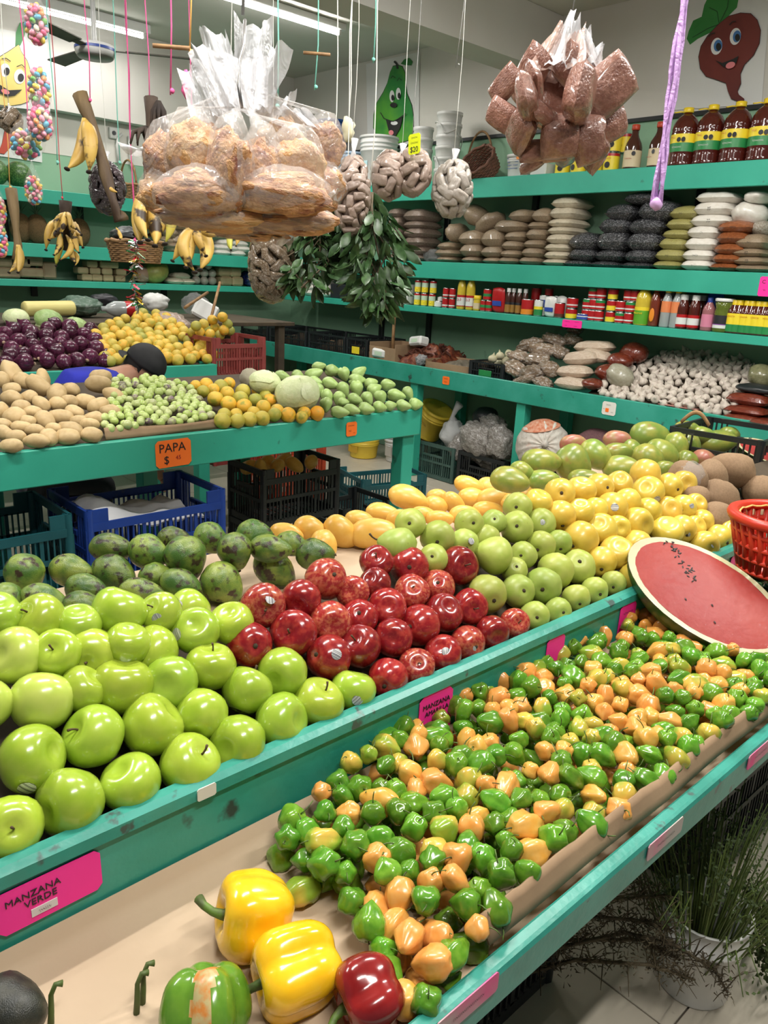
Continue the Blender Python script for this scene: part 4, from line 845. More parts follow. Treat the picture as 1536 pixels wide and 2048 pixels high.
for i, x in enumerate((1262, 1311)):
    p = onx((x, 335), sx); p.z = Z1 + .003
    o = vessel('brown_bottle', [(.052, 0), (.056, .01), (.056, .14), (.05, .165), (.03, .2), (.022, .22), (.022, .25)], mBRWN, p, ['squat brown sauce bottle with red cap beside yellow tins', 'squat brown sauce bottle with red cap behind purple string'][i], 'bottle', 'brown sauce bottles', [(.024, .245), (.026, .248), (.026, .275), (.022, .278)], mRCAP)
    ring(.02, .12, .0575, mCREAM, o); obj('warning_seal', mesh('seal', [(.014 * math.cos(k * .785), .014 * math.sin(k * .785), 0) for k in range(8)], [tuple(range(8))]), mDARK, o, (-.0595, -.02, .1), FX); obj('lettering', text_me('~~~~', .022), mRED, o, (-.0595, .012, .07), FX)
k = 0
for (x, lv) in ((1125, 0), (1157, 0), (1189, 0), (1221, 0), (1221, 1), (1189, 1), (1245, 1)):
    p = onx((x, 340), sx + (.02 if x < 1245 else .1)); p.z = Z1 + .003 + lv * .125
    o = can(p, .052, .122, 'yellow spice tin with red rim, ' + (['first', 'second', 'third', 'fourth'][k] + ' in the bottom row' if lv == 0 else ['upper one on the fourth', 'upper one behind the powder bags', 'rear one beside the brown bottle'][k - 4]), [(0, 1), (.85, 0)], 'tin', 'yellow spice tins on the topmost shelf', name='spice_tin')
    obj('lettering', text_me('~~~', .03), mRED, o, (-.0535, .0, .085), FX); q = MB(); q.lathe([(0, 0), (.02, 0), (.02, .0015), (0, .0015)], 9); obj('emblem', q.me('emblem'), mINK, o, (-.0533, .0, .045), FX); k += 1
# buckets, tubs and baskets
def bucket(p, r0, r1, H, mat, label, lid=True, name='bucket', rings=3, group='buckets on the topmost shelf', handle=False):
    pr = [(r0, 0), (r0 + (r1 - r0) * .05, .004)]
    for k_ in range(rings): z = H * (.70 + .08 * k_); rr = r0 + (r1 - r0) * z / H; pr += [(rr, z), (rr + .006, z + .003), (rr + .006, z + .012), (rr, z + .015)]
    pr += [(r1, H - .004), (r1 + .004, H)]
    if not lid: pr += [(r1 - .004, H), (r0 - .003, .01), (0, .01)]
    b = MB(); b.lathe([(0, 0)] + pr + ([(0, H)] if lid else []), 26); o = obj(name, b.me('body', True), mat, None, p, None, None, label, 'bucket', group)
    if lid: c = MB(); c.lathe([(0, H - .012), (r1 + .008, H - .012), (r1 + .008, H + .008), (r1 - .01, H + .012), (r1 - .015, H + .006), (0, H + .006)], 26); obj('lid', c.me('lid', True), mat, o)
    if handle: c = MB(); c.tube([(0, (r1 + .006) * math.cos(a), H * .9 - (r1) * 1.0 * math.sin(a) * .8) for a in [math.pi * q_ / 12 for q_ in range(13)]], .003, 6); obj('handle', c.me('handle', True), mWHT, o)
    return o
mNAVY = CC('blue_bucket_plastic', (.012, .06, .22), .35); mLTB = CC('pale_blue_bucket_plastic', (.36, .47, .62), .35); mTUB = M('white_tub_plastic', (.62, .62, .60), (.55, .55, .52), 4, .4)
def shelf1(x, y=365, dx=.16): p = onx((x, y), SX + dx); p.z = Z1 + .003; return p
p = shelf1(700, 365, .2); r = px2m(33, p); bucket(p, r * .86, r, .30, mLTB, 'pale blue plastic bucket under the navy bucket')
p = shelf1(663, 365, .22); bucket(Vector((p.x, p.y, Z1 + .003)), .12, .145, .32, mLTB, 'pale blue bucket behind, carrying the navy bucket'); o = bucket(Vector((p.x, p.y, Z1 + .34)), .125, .145, .26, mNAVY, 'navy blue paint bucket with white lid, on top of another'); o.rotation_euler = (0, 0, .3)
obj('lettering', text_me('~~~~~~~', .03), mLTB, o, (-.139, 0, .13), FX)
p = shelf1(755, 365, .16); r = px2m(37, p); o = bucket(p, r * .9, r, px2m(90, p), mTUB, 'large white bucket with a blue and white label', rings=3); bx('label', -.002, .002, -.045, .06, .06, .2, CC('pale_blue_label', (.42, .62, .66)), o, .001).location = (-r * .96, .02, .13)
for i, (x, n_, w) in enumerate(((842, 5, 40), (892, 6, 50))):
    p0 = shelf1(x, 352, .14); r = px2m(w, p0) / 2
    for k in range(n_):
        b = MB(); b.lathe([(0, 0), (r * .9, 0), (r * .93, .03), (r * .97, .075), (r * 1.02, .078), (r * 1.02, .10), (r * .96, .102), (r * .9, .02), (0, .015)], 24)
        obj('plastic_tub', b.me('tub', True), mTUB, None, (p0.x, p0.y, Z1 + .003 + k * .082), None, None, 'white plastic tub, %s of the %s stack of nested tubs' % ('topmost' if k == n_ - 1 else ORD[k] + ' from bottom', ['shorter', 'taller'][i]), 'tub', 'nested white tubs')
    if i == 1:
        b = MB(); b.tube([(-r * 1.10 * math.cos(a), r * 1.10 * math.sin(a), .12 + .05 * t + .02 * math.sin(3 * a)) for t in range(7) for a in [t * 1.2 - 1 + .3 * q_ for q_ in range(4)]], .004, 5); obj('plastic_strap', b.me('strap', True), mTUB, None, p0, None, None, 'loose clear strap wound around the taller tub stack', 'strap')
p = shelf1(1037, 352, .14); r = px2m(24, p); o = bucket(p, r * .88, r, px2m(40, p), mTUB, 'small white bucket with a printed label beside the baskets', rings=2)
for k in range(4): bx('print_line', -.001, .001, -.05, .05, -.002, .002, CC('blue_print', (.1, .15, .3)), o, .0005).location = (-r * .93, 0, .06 + k * .022)
bx('orange_mark', -.001, .001, -.02, .02, -.012, .012, mORG, o, .0005).location = (-r * .95, -.05, .13)
p = shelf1(1085, 348, .16); bx('white_box', p.x - .06, p.x + .06, p.y - .07, p.y + .07, Z1 + .002, Z1 + .09, mTUB, None, .006, label='low white box behind the powder bags', cat='box')
# wicker baskets
mWICK = M('wicker', (.30, .17, .07), (.20, .11, .045), 30, .7, rnd=.1); mWICD = M('dark_wicker', (.11, .05, .03), (.17, .07, .04), 30, .7)
def basket(p, r, H, mat, label, rot=(0, 0, 0), handle=.0, flare=1.15, name='wicker_basket'):
    root = empty(name, p, rot, label, 'basket', 'wicker baskets')
    b = MB(); n_ = 11
    for k in range(n_):
        z = H * k / (n_ - 1); rr = r * (1 + (flare - 1) * k / (n_ - 1)); pts = [((rr + .004 * (-1) ** (i + k)) * math.cos(i * math.pi / 16), (rr + .004 * (-1) ** (i + k)) * math.sin(i * math.pi / 16), z) for i in range(33)]
        b.tube(pts, H / (n_ * 1.7), 5, caps=False)
    b.lathe([(0, 0), (r, 0)], 20); obj('weave', b.me('weave', True), mat, root)
    s = MB()
    for i in range(16): a = i * math.pi / 8; s.tube([(r * math.cos(a), r * math.sin(a), 0), (r * flare * math.cos(a), r * flare * math.sin(a), H)], .004, 5)
    obj('stakes', s.me('stakes', True), mat, root)
    t = MB(); rr = r * flare; t.tube([((rr + .006 * math.sin(i * 1.5)) * math.cos(i * math.pi / 20), (rr + .006 * math.sin(i * 1.5)) * math.sin(i * math.pi / 20), H + .004 * math.cos(i * 1.5)) for i in range(41)], .011, 6, caps=False); obj('rim', t.me('rim', True), mat, root)
    if handle:
        t = MB(); t.tube([(0, rr * math.cos(a), H + handle * math.sin(a)) for a in [math.pi * q_ / 16 for q_ in range(17)]], .009, 6); obj('handle', t.me('handle', True), mat, root)
    return root
p = shelf1(970, 352, .12); basket(Vector((p.x + .02, p.y + .02, Z1 + .06)), .12, .13, mWICD, 'dark wicker basket tipped on its side on topmost shelf', (0, -.9, 0), 0)
p = shelf1(957, 354, .28); basket(Vector((p.x, p.y, Z1 + .004)), .10, .12, mWICK, 'light wicker basket with tall hoop handle behind dark basket', (0, 0, .2), .26)
# ---------------------------------------------------------------- lower shelf: tins, bottles and pouches
sx3 = 4.86
def s3(x, dx=0.0, lv=0.0): p = onx((x, 640 + (x - 1140) * .09), sx3 + dx); p.z = Z3 + .002 + lv; return p
jw = M('white_pack', (.66, .66, .64), None, rough=.4)
for i, (x, z) in enumerate(((812, 0), (812, .085))):
    p = s3(x, 0, z); o = bx('napkin_pack', p.x - .05, p.x + .06, p.y - .055, p.y + .055, p.z, p.z + .08, jw, None, .012, label=['lower', 'upper'][i] + ' white napkin pack by the hanging leaves', cat='pack'); bx('label', -.001, .001, -.02, .02, -.01, .01, mPALE, o, .0005).location = (-.0565, 0, .01)
for (x, lv, nm) in ((834, 0, 'left lower'), (848, 0, 'middle lower'), (863, 0, 'right lower'), (848, 1, 'left upper'), (864, 1, 'right upper'), (834, 1, 'rear upper')):
    o = can(s3(x, 0, lv * .104), .031, .102, nm + ' pale green juice can with a yellow lemon', [(0, 1), (.45, 4), (.85, 0)], mats=[mRED, mYEL, mWHT, mGRN, mPALE])
    o.scale = (.9, .9, 1); q = ball(lambda d: Vector((d.x, d.y, d.z * .5)), 10, 6); obj('lemon_print', q, mYEL, o, (-.026, -.008, .03), FX, (.011, .011, .012))
can(s3(876), .033, .05, 'short silver tin beside the juice cans', [(0, 2)]); can(s3(881, .05), .03, .085, 'jar of pale spread behind the short silver tin', [(0, 1), (.6, 2)], cat='jar')
k = 0
for (x, lv) in ((890, 0), (890, 1), (903, 0), (903, 1)):
    can(s3(x, 0, lv * .08), .026, .078, '%s red tin beside the oil bottles' % ['left lower', 'left upper', 'right lower', 'right upper'][k], [(0, 0), (.15, 2), (.3, 0)]); k += 1
def sbottle(x, r, H, mat, label, capm, bands=None, mats=None, cat='bottle', group='bottles on the lower shelf', caph=.03, dx=0, neck=.35, lettering=None, lz=None, lmat=None, z0=.12, z1=.5):
    p = s3(x, dx); o = vessel('bottle', [(r * .93, 0), (r, .008), (r, H * .6), (r * .9, H * .7), (r * neck * 1.2, H * .86), (r * neck, H * .9), (r * neck, H - caph)], mat, p, label, cat, group, [(r * neck * 1.2, H - caph), (r * neck * 1.25, H - caph + .003), (r * neck * 1.25, H - .003), (r * neck * 1.1, H)], capm)
    if bands is not None: ring(H * z0, H * z1, r + .0008, mats, o, bands=bands)
    if lettering: obj('lettering', text_me(lettering, min(r * .8, r * 3.0 / len(lettering))), lmat or mRED, o, (-r - .0025, 0, H * (lz or .3)), FX)
    return o
for i, x in enumerate((921, 939)): sbottle(x, .036, .275, mOIL, ['left', 'right'][i] + ' golden oil bottle with red cap and white label', mRCAP, [(0, 0), (.08, 1), (.8, 0)], [mRED, mWHT], lettering='2-3', lz=.27, z0=.08, z1=.4)
sbottle(953, .030, .115, mOIL, 'small jar of yellow chilies beside the oil bottles', mYCAP, [(0, 0)], [mCREAM], 'jar', neck=.8)
for (x, lv, nm) in ((966, 0, 'left lower'), (977, 0, 'right lower'), (972, 1, 'upper')): can(s3(x, 0, lv * .085), .026 + .006 * lv, .083, nm + ' small red and green salsa tin', [(0, 0), (.3, 3), (.6, 0)], name='salsa_tin')
def pouch(x, w, h, mats, label, dx=0.0, name='food_pouch', mark=None):
    p = s3(x, dx); hw = px2m(w, p) / 2; H = px2m(h, p)
    o = obj(name, PIL[1], mats[0], None, (p.x, p.y, p.z + H / 2), (0, math.pi / 2 - .1, 0), (H / 2, hw, .028), label, 'pouch')
    o2 = bx('label', -H * .3, H * .1, -hw * .7, hw * .7, -.002, .002, mats[1], o, .001); o2.location = (.25, 0, -.86); o2.scale = (1 / (H / 2), 1 / hw, 1 / .028); o2.scale = (o2.scale[0] * .5, o2.scale[1], o2.scale[2])
    return o
pouch(995, 32, 48, [mRED, mBLU], 'tall red pouch of beans with a blue band')
for i, x in enumerate((1014, 1024, 1035, 1047)): sbottle(x, .023, .185, mBRWN, 'dark bottle with white cap, %s of four beside the red pouch' % ['first', 'second', 'third', 'fourth'][i], mWHT, [(0, 0), (.75, 1)], [CC('amber_label', (.30, .15, .03)), mDARK], neck=.55, caph=.035, dx=.02 * (i % 2), z0=.05, z1=.45)
can(s3(1068, .12), .037, .20, 'tall red tin with orange flower standing behind', [(0, 1), (.45, 0)]); can(s3(1093, .12), .03, .2, 'tall red tin behind the blue-white pouch', [(0, 0)]); can(s3(1085, .06), .036, .15, 'blue and white milk tin behind the white pouch', [(0, 2), (.4, 4), (.8, 2)], mats=[mRED, mYEL, mWHT, mGRN, mBLU]); can(s3(1110, .08), .03, .15, 'dark tin behind the white pouch', [(0, 4)], mats=[mRED, mYEL, mWHT, mGRN, mDARK])
can(s3(1053), .046, .115, 'wide red and orange chili tin', [(0, 5), (.35, 0)], mats=[mRED, mYEL, mWHT, mGRN, mBLU, mORG]); can(s3(1075), .032, .115, 'green and white vegetable tin', [(0, 3), (.4, 1), (.6, 2)])
pouch(1099, 28, 40, [mWHT, mBLU], 'blue and white powder pouch'); pouch(1120, 24, 42, [mWHT, mDARK], 'white pouch with black seals', .05); can(s3(1117), .036, .105, 'brown-red bean tin before the white pouch', [(0, 6), (.25, 0)], mats=[mRED, mYEL, mWHT, mGRN, mBLU, mORG, CC('bean_brown', (.10, .03, .02))])
k = 0
for (x, lv) in ((1141, 0), (1141, 1), (1171, 0), (1171, 1), (1183, 0), (1196, 0), (1196, 1), (1196, 2), (1196, 3), (1219, 0), (1219, 1), (1219, 2), (1238, 0), (1237, 1), (1256, 0), (1256, 1), (1250, 2), (1263, 2), (1180, 2), (1184, 1)):
    yel = x == 1219 or (x == 1141 and lv == 0); tall = x in (1237, 1238, 1256) and lv == 1
    o = can(s3(x, .02 if lv > 1 else 0, lv * .074), .034 if x != 1141 else .04, .072, 'red tin%s, %s in the stack %s' % (' with yellow flower' if yel else '', ['bottom', 'second', 'third', 'top'][lv], {1141: 'by the pink sign', 1171: 'right of the pink sign', 1183: 'third from the pink sign', 1184: 'third from the pink sign', 1180: 'at the rear', 1196: 'of four', 1219: 'of flower tins', 1238: 'left of oil jug', 1237: 'left of oil jug', 1256: 'next to oil jug', 1250: 'rear left of oil jug', 1263: 'rear behind oil jug'}[x]), [(0, 1), (.5, 0)] if yel else ([(0, 0), (.2, 2), (.35, 0), (.7, 3 if k % 3 == 0 else 0)]), group='red tins stacked on the lower shelf'); k += 1
for x, nm in ((1161, 'left'), (1166, 'right')): can(s3(x, -.035), .03, .045, nm + ' short blue and white tuna tin', [(0, 4), (.5, 2), (.7, 4)], mats=[mRED, mYEL, mWHT, mGRN, mBLU])
o = sbottle(1281, .052, .275, mOIL, 'large yellow-green oil jug with green label', CC('dark_green_cap', (.01, .05, .02)), [(0, 0), (.8, 1)], [CC('bright_green_label', (.10, .34, .02)), mYEL], lettering='Nutrioli', lz=.28, lmat=mYEL, z0=.03, z1=.42)
for i, x in enumerate((1304, 1314)): sbottle(x, .034, .25, CC('red_vinegar', (.16, .03, .015), .1, coat=.5), ['front', 'rear'][i] + ' red vinegar bottle with an oval orange label', mRCAP, None, dx=.07 * i, neck=.45)
vb = [q_ for q_ in COL.objects if q_.get('label', '').startswith('front red vinegar')][0]; obj('oval_label', ball(lambda d: Vector((d.x * .5, d.y, d.z * .1)), 14, 6), mORG, vb, (-.0345, 0, .07), FX, (.035, .045, .02))
for i, (x, dx) in enumerate(((1327, 0), (1347, 0), (1336, .09), (1356, .09))): sbottle(x, .034, .245, mCLEAR, 'clear bottle with yellow cap and orange label, %s' % ['front left', 'front right', 'rear left', 'rear right'][i], mYCAP, [(0, 0)], [CC('salmon_label', (.70, .22, .08))], dx=dx, neck=.45, z0=.38, z1=.66)
for i, (x, dx) in enumerate(((1360, 0), (1383, 0), (1371, .09), (1394, .09), (1378, .16), (1402, .16))): sbottle(x, .036, .21, mSAUCE, 'ketchup bottle with white cap, %s' % ['front left', 'front right', 'middle left', 'middle right', 'rear left', 'rear right'][i], mWHT, [(0, 1), (.2, 0), (.75, 1)], [mWHT, mRED], dx=dx, neck=.55, caph=.04, z0=.06, z1=.42)
sbottle(1411, .038, .20, CC('pink_juice', (.30, .12, .13), .12), 'pink juice bottle with pineapple print', mBLU, [(0, 0)], [mPNK]); sbottle(1420, .055, .28, CC('blue_bottle', (.01, .07, .42), .2), 'bright blue bottle with yellow stripe behind', mBLU, [(0, 0), (.6, 1)], [mYEL, mWHT], dx=.12, neck=.7)
o = sbottle(1440, .052, .20, CC('pickle_jar', (.10, .13, .02), .12), 'wide jar of pickled peppers with dark label', mWHT, [(0, 2), (.25, 1), (.32, 0)], [mDARK, CC('purple_band', (.2, .05, .3)), mWHT], 'jar', neck=.9, caph=.02)
k = 0
for (x, dx) in ((1461, 0), (1485, 0), (1508, 0), (1533, 0), (1470, .09), (1494, .09), (1518, .09), (1546, .09)):
    o = sbottle(x, .041, .195, mSAUCE, 'small sauce bottle with yellow cap, %s in the %s row' % (['leftmost', 'second', 'third', 'rightmost'][k % 4], ['front', 'rear'][k // 4]), mYCAP, [(0, 1), (.4, 0)], [mYEL, mGRN], neck=.42, caph=.035, z0=.05, z1=.6, group='small sauce bottles with yellow caps')
    if k < 4: obj('lettering', text_me('~~~~', .024), mRED, o, (-.044, 0, .10), FX)
    k += 1
# ---------------------------------------------------------------- price signs
mSPINK = CC('fluorescent_pink_card', (.97, .025, .33), .5); mSORG = CC('fluorescent_orange_card', (.95, .18, .02), .5); mSYEL = CC('fluorescent_yellow_card', (.72, .80, .0), .5); mSWHT = CC('white_card', (.72, .70, .64), .5)
def sign(p, w, h, mat, lines, face, label, tilt=0.0, ink=None, size=None, thick=.0015):
    """a card with handwriting, fixed flat; face 'x' looks down the -x axis, 'y' down -y"""
    Rm = (FX if face == 'x' else FY) @ Matrix.Rotation(tilt, 4, 'Z')
    r = empty('price_sign', p, Rm, label, 'sign', 'handwritten price signs')
    c = min(w, h) * .12; V = [(-w / 2 + c, -h / 2), (w / 2 - c, -h / 2), (w / 2, -h / 2 + c), (w / 2, h / 2 - c), (w / 2 - c, h / 2), (-w / 2 + c, h / 2), (-w / 2, h / 2 - c), (-w / 2, -h / 2 + c)]
    V = [(x, y, z) for z in (0, thick) for x, y in V]
    obj('card', mesh('card', V, [tuple(range(7, -1, -1)), tuple(range(8, 16))] + [(i, (i + 1) % 8, 8 + (i + 1) % 8, 8 + i) for i in range(8)], False), mat, r)
    for (s, dx, dy, sz, *mm_) in lines: obj('lettering', text_me(s, sz), mm_[0] if mm_ else mINK, r, (dx, dy, thick + .0007))
    return r
def card_on(px, plane, val): return {'x': onx, 'y': ony}[plane](px, val)
sign(card_on((347, 906), 'y', TF - .002), .155, .11, mSORG, [('PAPA', -.005, .022, .05), ('$', -.032, -.026, .045), ('45', .02, -.02, .024, M('red_ink', (.35, .02, .02), None))], 'y', 'orange card reading PAPA on the middle table', .02)
sign(card_on((703, 858), 'y', TF - .002), .066, .068, mSORG, [('~~~~~', -.003, .017, .016), ('~~', -.010, -.008, .018), ('~~', .016, -.02, .012)], 'y', 'small orange card below the chayotes', .03)
sign(card_on((892, 761), 'x', cf - .002), .072, .062, mSORG, [('~~~~', 0, .014, .02), ('~~~', 0, -.012, .02)], 'x', 'small orange card on the wall counter')
sign(card_on((1218, 817), 'x', cf - .002), .10, .085, mSWHT, [('~~~', -.005, .022, .022), ('~', -.035, -.006, .022), ('~~', .025, -.022, .018)], 'x', 'white card below the garlic'); sp_ = card_on((1214, 820), 'x', cf - .005); bx('price_sticker', sp_.x - .001, sp_.x + .001, sp_.y - .012, sp_.y + .012, sp_.z - .012, sp_.z + .012, mSORG, None, .0004, label='tiny orange price sticker on the white garlic card', cat='sticker')
sign(card_on((1144, 648), 'x', 4.757), .16, .052, mSPINK, [('~~~~~~', -.04, .014, .014), ('~~~~~', .04, .014, .014), ('~~~', -.05, -.012, .014), ('~~~~', .03, -.014, .014)], 'x', 'wide pink card on the cans shelf')
sign(card_on((1530, 573), 'x', SX - .002), .07, .11, mSPINK, [('C', -.01, .025, .03), ('~', 0, -.02, .03)], 'x', 'pink card at the right end of the bags shelf')
pk = CC('white_price_tape', (.72, .66, .66), .5)
p = ony((102, 1784), RY - .002); k = px2m(1, p); p.z = min(p.z, .876 - 49 * k)
s_ = sign(p, 205 * k, 98 * k, mSPINK, [('MANZANA', -.021, .013, .0135), ('VERDE', -.013, .000, .0135)], 'y', 'large pink card reading MANZANA VERDE', .02); bx('price_tape', -.016, .016, -.006, .006, 0, .001, pk, s_, .0003).location = (-.010, -.016, .002); obj('lettering', text_me('~~~', .010), mINK, s_, (-.010, -.016, .0036))
p = ony((872, 1402), RY - .002); k = px2m(1, p); p.z = min(p.z, .876 - 52.5 * k); sign(p, 96 * k, 105 * k, mSPINK, [('MANZANA', 0, .024, .0145), ('AMARILLA', .002, .009, .0135)], 'y', 'pink card reading MANZANA AMARILLA behind the chilies')
p = ony((1110, 1296), RY - .002); k = px2m(1, p); p.z = min(p.z, .876 - 35 * k); sign(p, 60 * k, 70 * k, mSPINK, [], 'y', 'pink card half hidden behind the chilies')
p = ony((1255, 1225), RY - .002); k = px2m(1, p); p.z = min(p.z, .876 - 35 * k); sign(p, 60 * k, 70 * k, mSPINK, [('~~~~~~', 0, .02, .014), ('~~~', 0, .004, .015)], 'y', 'pink card with two dark written lines beside the watermelon')
p = ony((1470, 1112), RY - .002); p.z = min(p.z, .845); sign(p, .05, .06, mSPINK, [('~~~', 0, .0, .014)], 'y', 'pink card behind the red basket')
mWORN = M('worn_pink_card', (.80, .05, .25), (.45, .40, .36), 5, .5, .42, .55)
for (x, y, l) in ((935, 2012, 'worn pink card on the front rail, nearest the camera'), (1330, 1676, 'worn pink card on the middle of the front rail'), (1520, 1505, 'worn pink card at the far end of the front rail')):
    p = ony((x, y), .4215); sign(p, .11, .03, mWORN, [('~~~~~~~~~~', 0, 0, .011)], 'y', l)
p = ony((413, 1566), RY - .008); sign(Vector((p.x, RY - .0075, RZ - .012)), .03, .02, mSWHT, [], 'y', 'torn white fruit sticker on the divider rail')
p = ond((829, 288), 2.97); sign(p, 66 / F * 1.5, 70 / F * 1.6, mSYEL, [('~~~~', 0, .022, .016), ('~~~~~', 0, .004, .016), ('$20', 0, -.02, .028)], 'x', 'neon yellow card reading 20 above hanging nut bags', .06)
# ================================================================ things that hang
mSTR = {n: M('string_' + n, c, None, rough=.8) for n, c in dict(pink=(.70, .10, .28), teal=(.20, .55, .45), white=(.65, .65, .6), orange=(.75, .42, .12), red=(.6, .08, .1), purple=(.55, .34, .62), grey=(.25, .25, .24)).items()}
def cord(p, colr, label, top=CEIL, r=.002, knot=True, wob=.004, dowel=False):
    n = 9; H = top - p[2]
    if H <= .02: return None
    b = MB(); b.tube([(wob * math.sin(i * 1.9 + p[0] * 9), wob * math.cos(i * 2.3), H * i / (n - 1)) for i in range(n)], r, 6)
    o = obj('hanging_cord', b.me('cord', True), mSTR[colr], None, p, None, None, label, 'cord')
    if knot: obj('knot', lump(2.2, .35, 10, 8), mSTR[colr], o, (0, 0, .01), None, r * 3.2)
    if dowel:
        d = MB(); d.lathe([(0, -.05), (.006, -.05), (.006, .05), (0, .05)], 7, T=rot_to((1, -.5, .05))); obj('dowel', d.me('dowel', True), mWICK, o, (0, 0, dowel))
    return o
# ---- bundles: bags tied together round one hook
def hang_me(G, c, w, d, h, seed, name='film', n=18, open_top=False):
    """a bag skin: bottom at c - h/2, its neck gathered up to G (points relative to the bundle)"""
    G = Vector(G); c = Vector(c); V = []; Fc = []; prof = [(-.5, .05), (-.47, .45), (-.38, .8), (-.22, .97), (-.02, 1.0), (.18, .92), (.36, .72), (.5, .46)]; R_ = []
    for t, s in prof: R_.append((c + Vector((0, 0, h * t)), s))
    e = c + Vector((0, 0, h * .5))
    for t, s in ((.35, .26), (.7, .14), (1.0, .08)): R_.append((e.lerp(G, t), s))
    for j, (q_, s) in enumerate(R_):
        cr = .05 + .16 * max(0, j - 5) / 5
        for i in range(n):
            a = 2 * math.pi * i / n; k_ = 1 + cr * math.sin(i * 2.4 + seed * 3 + j * .4) + .14 * nz((math.cos(a), math.sin(a), j * .45), 1.5, seed)
            V.append(q_ + RIGHT * (w / 2 * s * k_ * math.cos(a)) + Vector((-RIGHT.y, RIGHT.x, 0)) * (d / 2 * s * k_ * math.sin(a)) + Vector((0, 0, .02 * h * nz((math.cos(a) * 2, math.sin(a) * 2, j), 2, seed + 5))))
    for j in range(len(R_) - 1):
        for i in range(n): Fc.append((j * n + i, j * n + (i + 1) % n, (j + 1) * n + (i + 1) % n, (j + 1) * n + i))
    Fc.append(tuple(range(n - 1, -1, -1)))
    return mesh(name, V, Fc)
mCHI = M('pork_rind', (.36, .15, .055), (.56, .30, .12), 3.0, .5, .40, .60, c3=(.20, .05, .03), s3=2.2, t3=(.54, .68), bump=.7, bscale=8)
mCHI2 = M('amber_pork_rind', (.52, .25, .08), (.58, .36, .16), 2.6, .45, .4, .6, c3=(.28, .08, .04), s3=2.4, t3=(.56, .72), bump=.6, bscale=7)
mBAGW = FILM('milky_bag_film', (.76, .73, .70), .22, .10, 1.0, 14); mTAIL = FILM('milky_tail_film', (.86, .86, .88), .55, .22, .7, 12)
def at(px, P0, d): return ond(px, d) - P0
DC = 1.9; O = ond((482, 215), DC)
ch = empty('snack_bag_bundle', O, None, 'bundle of clear bags of orange-brown pork rinds hung from a hook', 'snack bags')
UP = [(330, 312, 88, 130, -.04), (383, 300, 104, 150, -.12), (462, 330, 100, 176, -.16), (523, 342, 88, 165, -.10), (592, 330, 122, 140, -.08), (650, 290, 82, 112, .02), (430, 300, 120, 150, .08), (560, 300, 130, 150, .10)]
MIDB = [(400, 384, 190, 92, -.15), (565, 384, 205, 88, -.14), (330, 378, 104, 88, -.02), (640, 372, 100, 88, .02), (480, 390, 220, 90, .1)]
LOWB = [(425, 428, 230, 64, -.10), (568, 436, 200, 62, -.08), (500, 462, 170, 34, -.02), (345, 412, 96, 52, .06), (520, 425, 260, 60, .12)]
for i, (x, y, w, h, dz) in enumerate(UP + MIDB + LOWB):
    k = (DC + dz) / F; c = at((x, y), O, DC + dz); G = (rng.uniform(-.015, .015), rng.uniform(-.01, .01), rng.uniform(-.02, .05)) if i < 8 else tuple(c + Vector((0, .02, h * k * .6)))
    bg = obj('bag', hang_me(G, c, w * k, max(.09, min(w, 110) * k * .8), h * k, i * 1.3), mBAGW, ch)
    cn = lump(i * 1.9, .30, 30, 22); o = obj('contents', cn, mCHI2 if i % 3 == 1 else mCHI, bg, c + Vector((0, 0, -h * k * .07)), Matrix.Rotation(math.atan2(RIGHT.y, RIGHT.x), 4, 'Z'), (w * k * .47, max(.038, min(w, 110) * k * .36), h * k * (.40 if i < 8 else .46)))
def tail(root, base, tip, w0, w1, seed, mat, nm='bag_tail'):
    base = Vector(base); tip = Vector(tip)
    def f(u, v):
        c = base.lerp(tip, v); w = w0 + (w1 - w0) * v; a = (u - .5) * 2
        return c + RIGHT * (a * w / 2) + VIEW * (.03 * math.sin(a * 4 + seed) * (.4 + v) + .012 * math.sin(9 * a + v * 7)) + Vector((0, 0, .015 * math.sin(a * 5 + seed) * v))
    return obj(nm, grid_mesh(f, 14, 9, name=nm), mat, root)
for i, (bx_, tx, w0, w1) in enumerate((((470, 215), (425, 62), 60, 60), ((500, 215), (512, 45), 70, 74), ((515, 220), (548, 95), 50, 70), ((455, 230), (395, 95), 60, 50), ((490, 225), (470, 110), 90, 120), ((545, 240), (575, 190), 70, 40), ((430, 250), (385, 130), 90, 60))):
    tail(ch, at(bx_, O, DC - .05 + .02 * i), at(tx, O, DC - .06 + .02 * i), w0 * DC / F, w1 * DC / F, i * 1.7, mTAIL)
for i, (bx_, tx, w0, w1) in enumerate((((575, 215), (640, 260), 60, 40), ((430, 330), (272, 300), 30, 45), ((640, 405), (672, 385), 40, 20), ((585, 440), (560, 490), 60, 40), ((545, 445), (530, 480), 90, 60))):
    tail(ch, at(bx_, O, DC), at(tx, O, DC - .02), w0 * DC / F, w1 * DC / F, i * 2.1, mTAIL)
b = MB(); hk = [at((484, 215), O, DC - .1), at((476, 165), O, DC - .1), at((480, 120), O, DC - .1), at((488, 90), O, DC - .08), at((490, 40), O, DC - .06)]; b.tube(hk, .004, 7); obj('wire_hook', b.me('hook', True), M('galvanised_wire', (.35, .34, .33), None, rough=.35, metal=1), ch)
cord(O + hk[-1] + Vector((0, 0, .01)), 'grey', 'grey wire that carries the pork rind bundle', r=.004, knot=False)
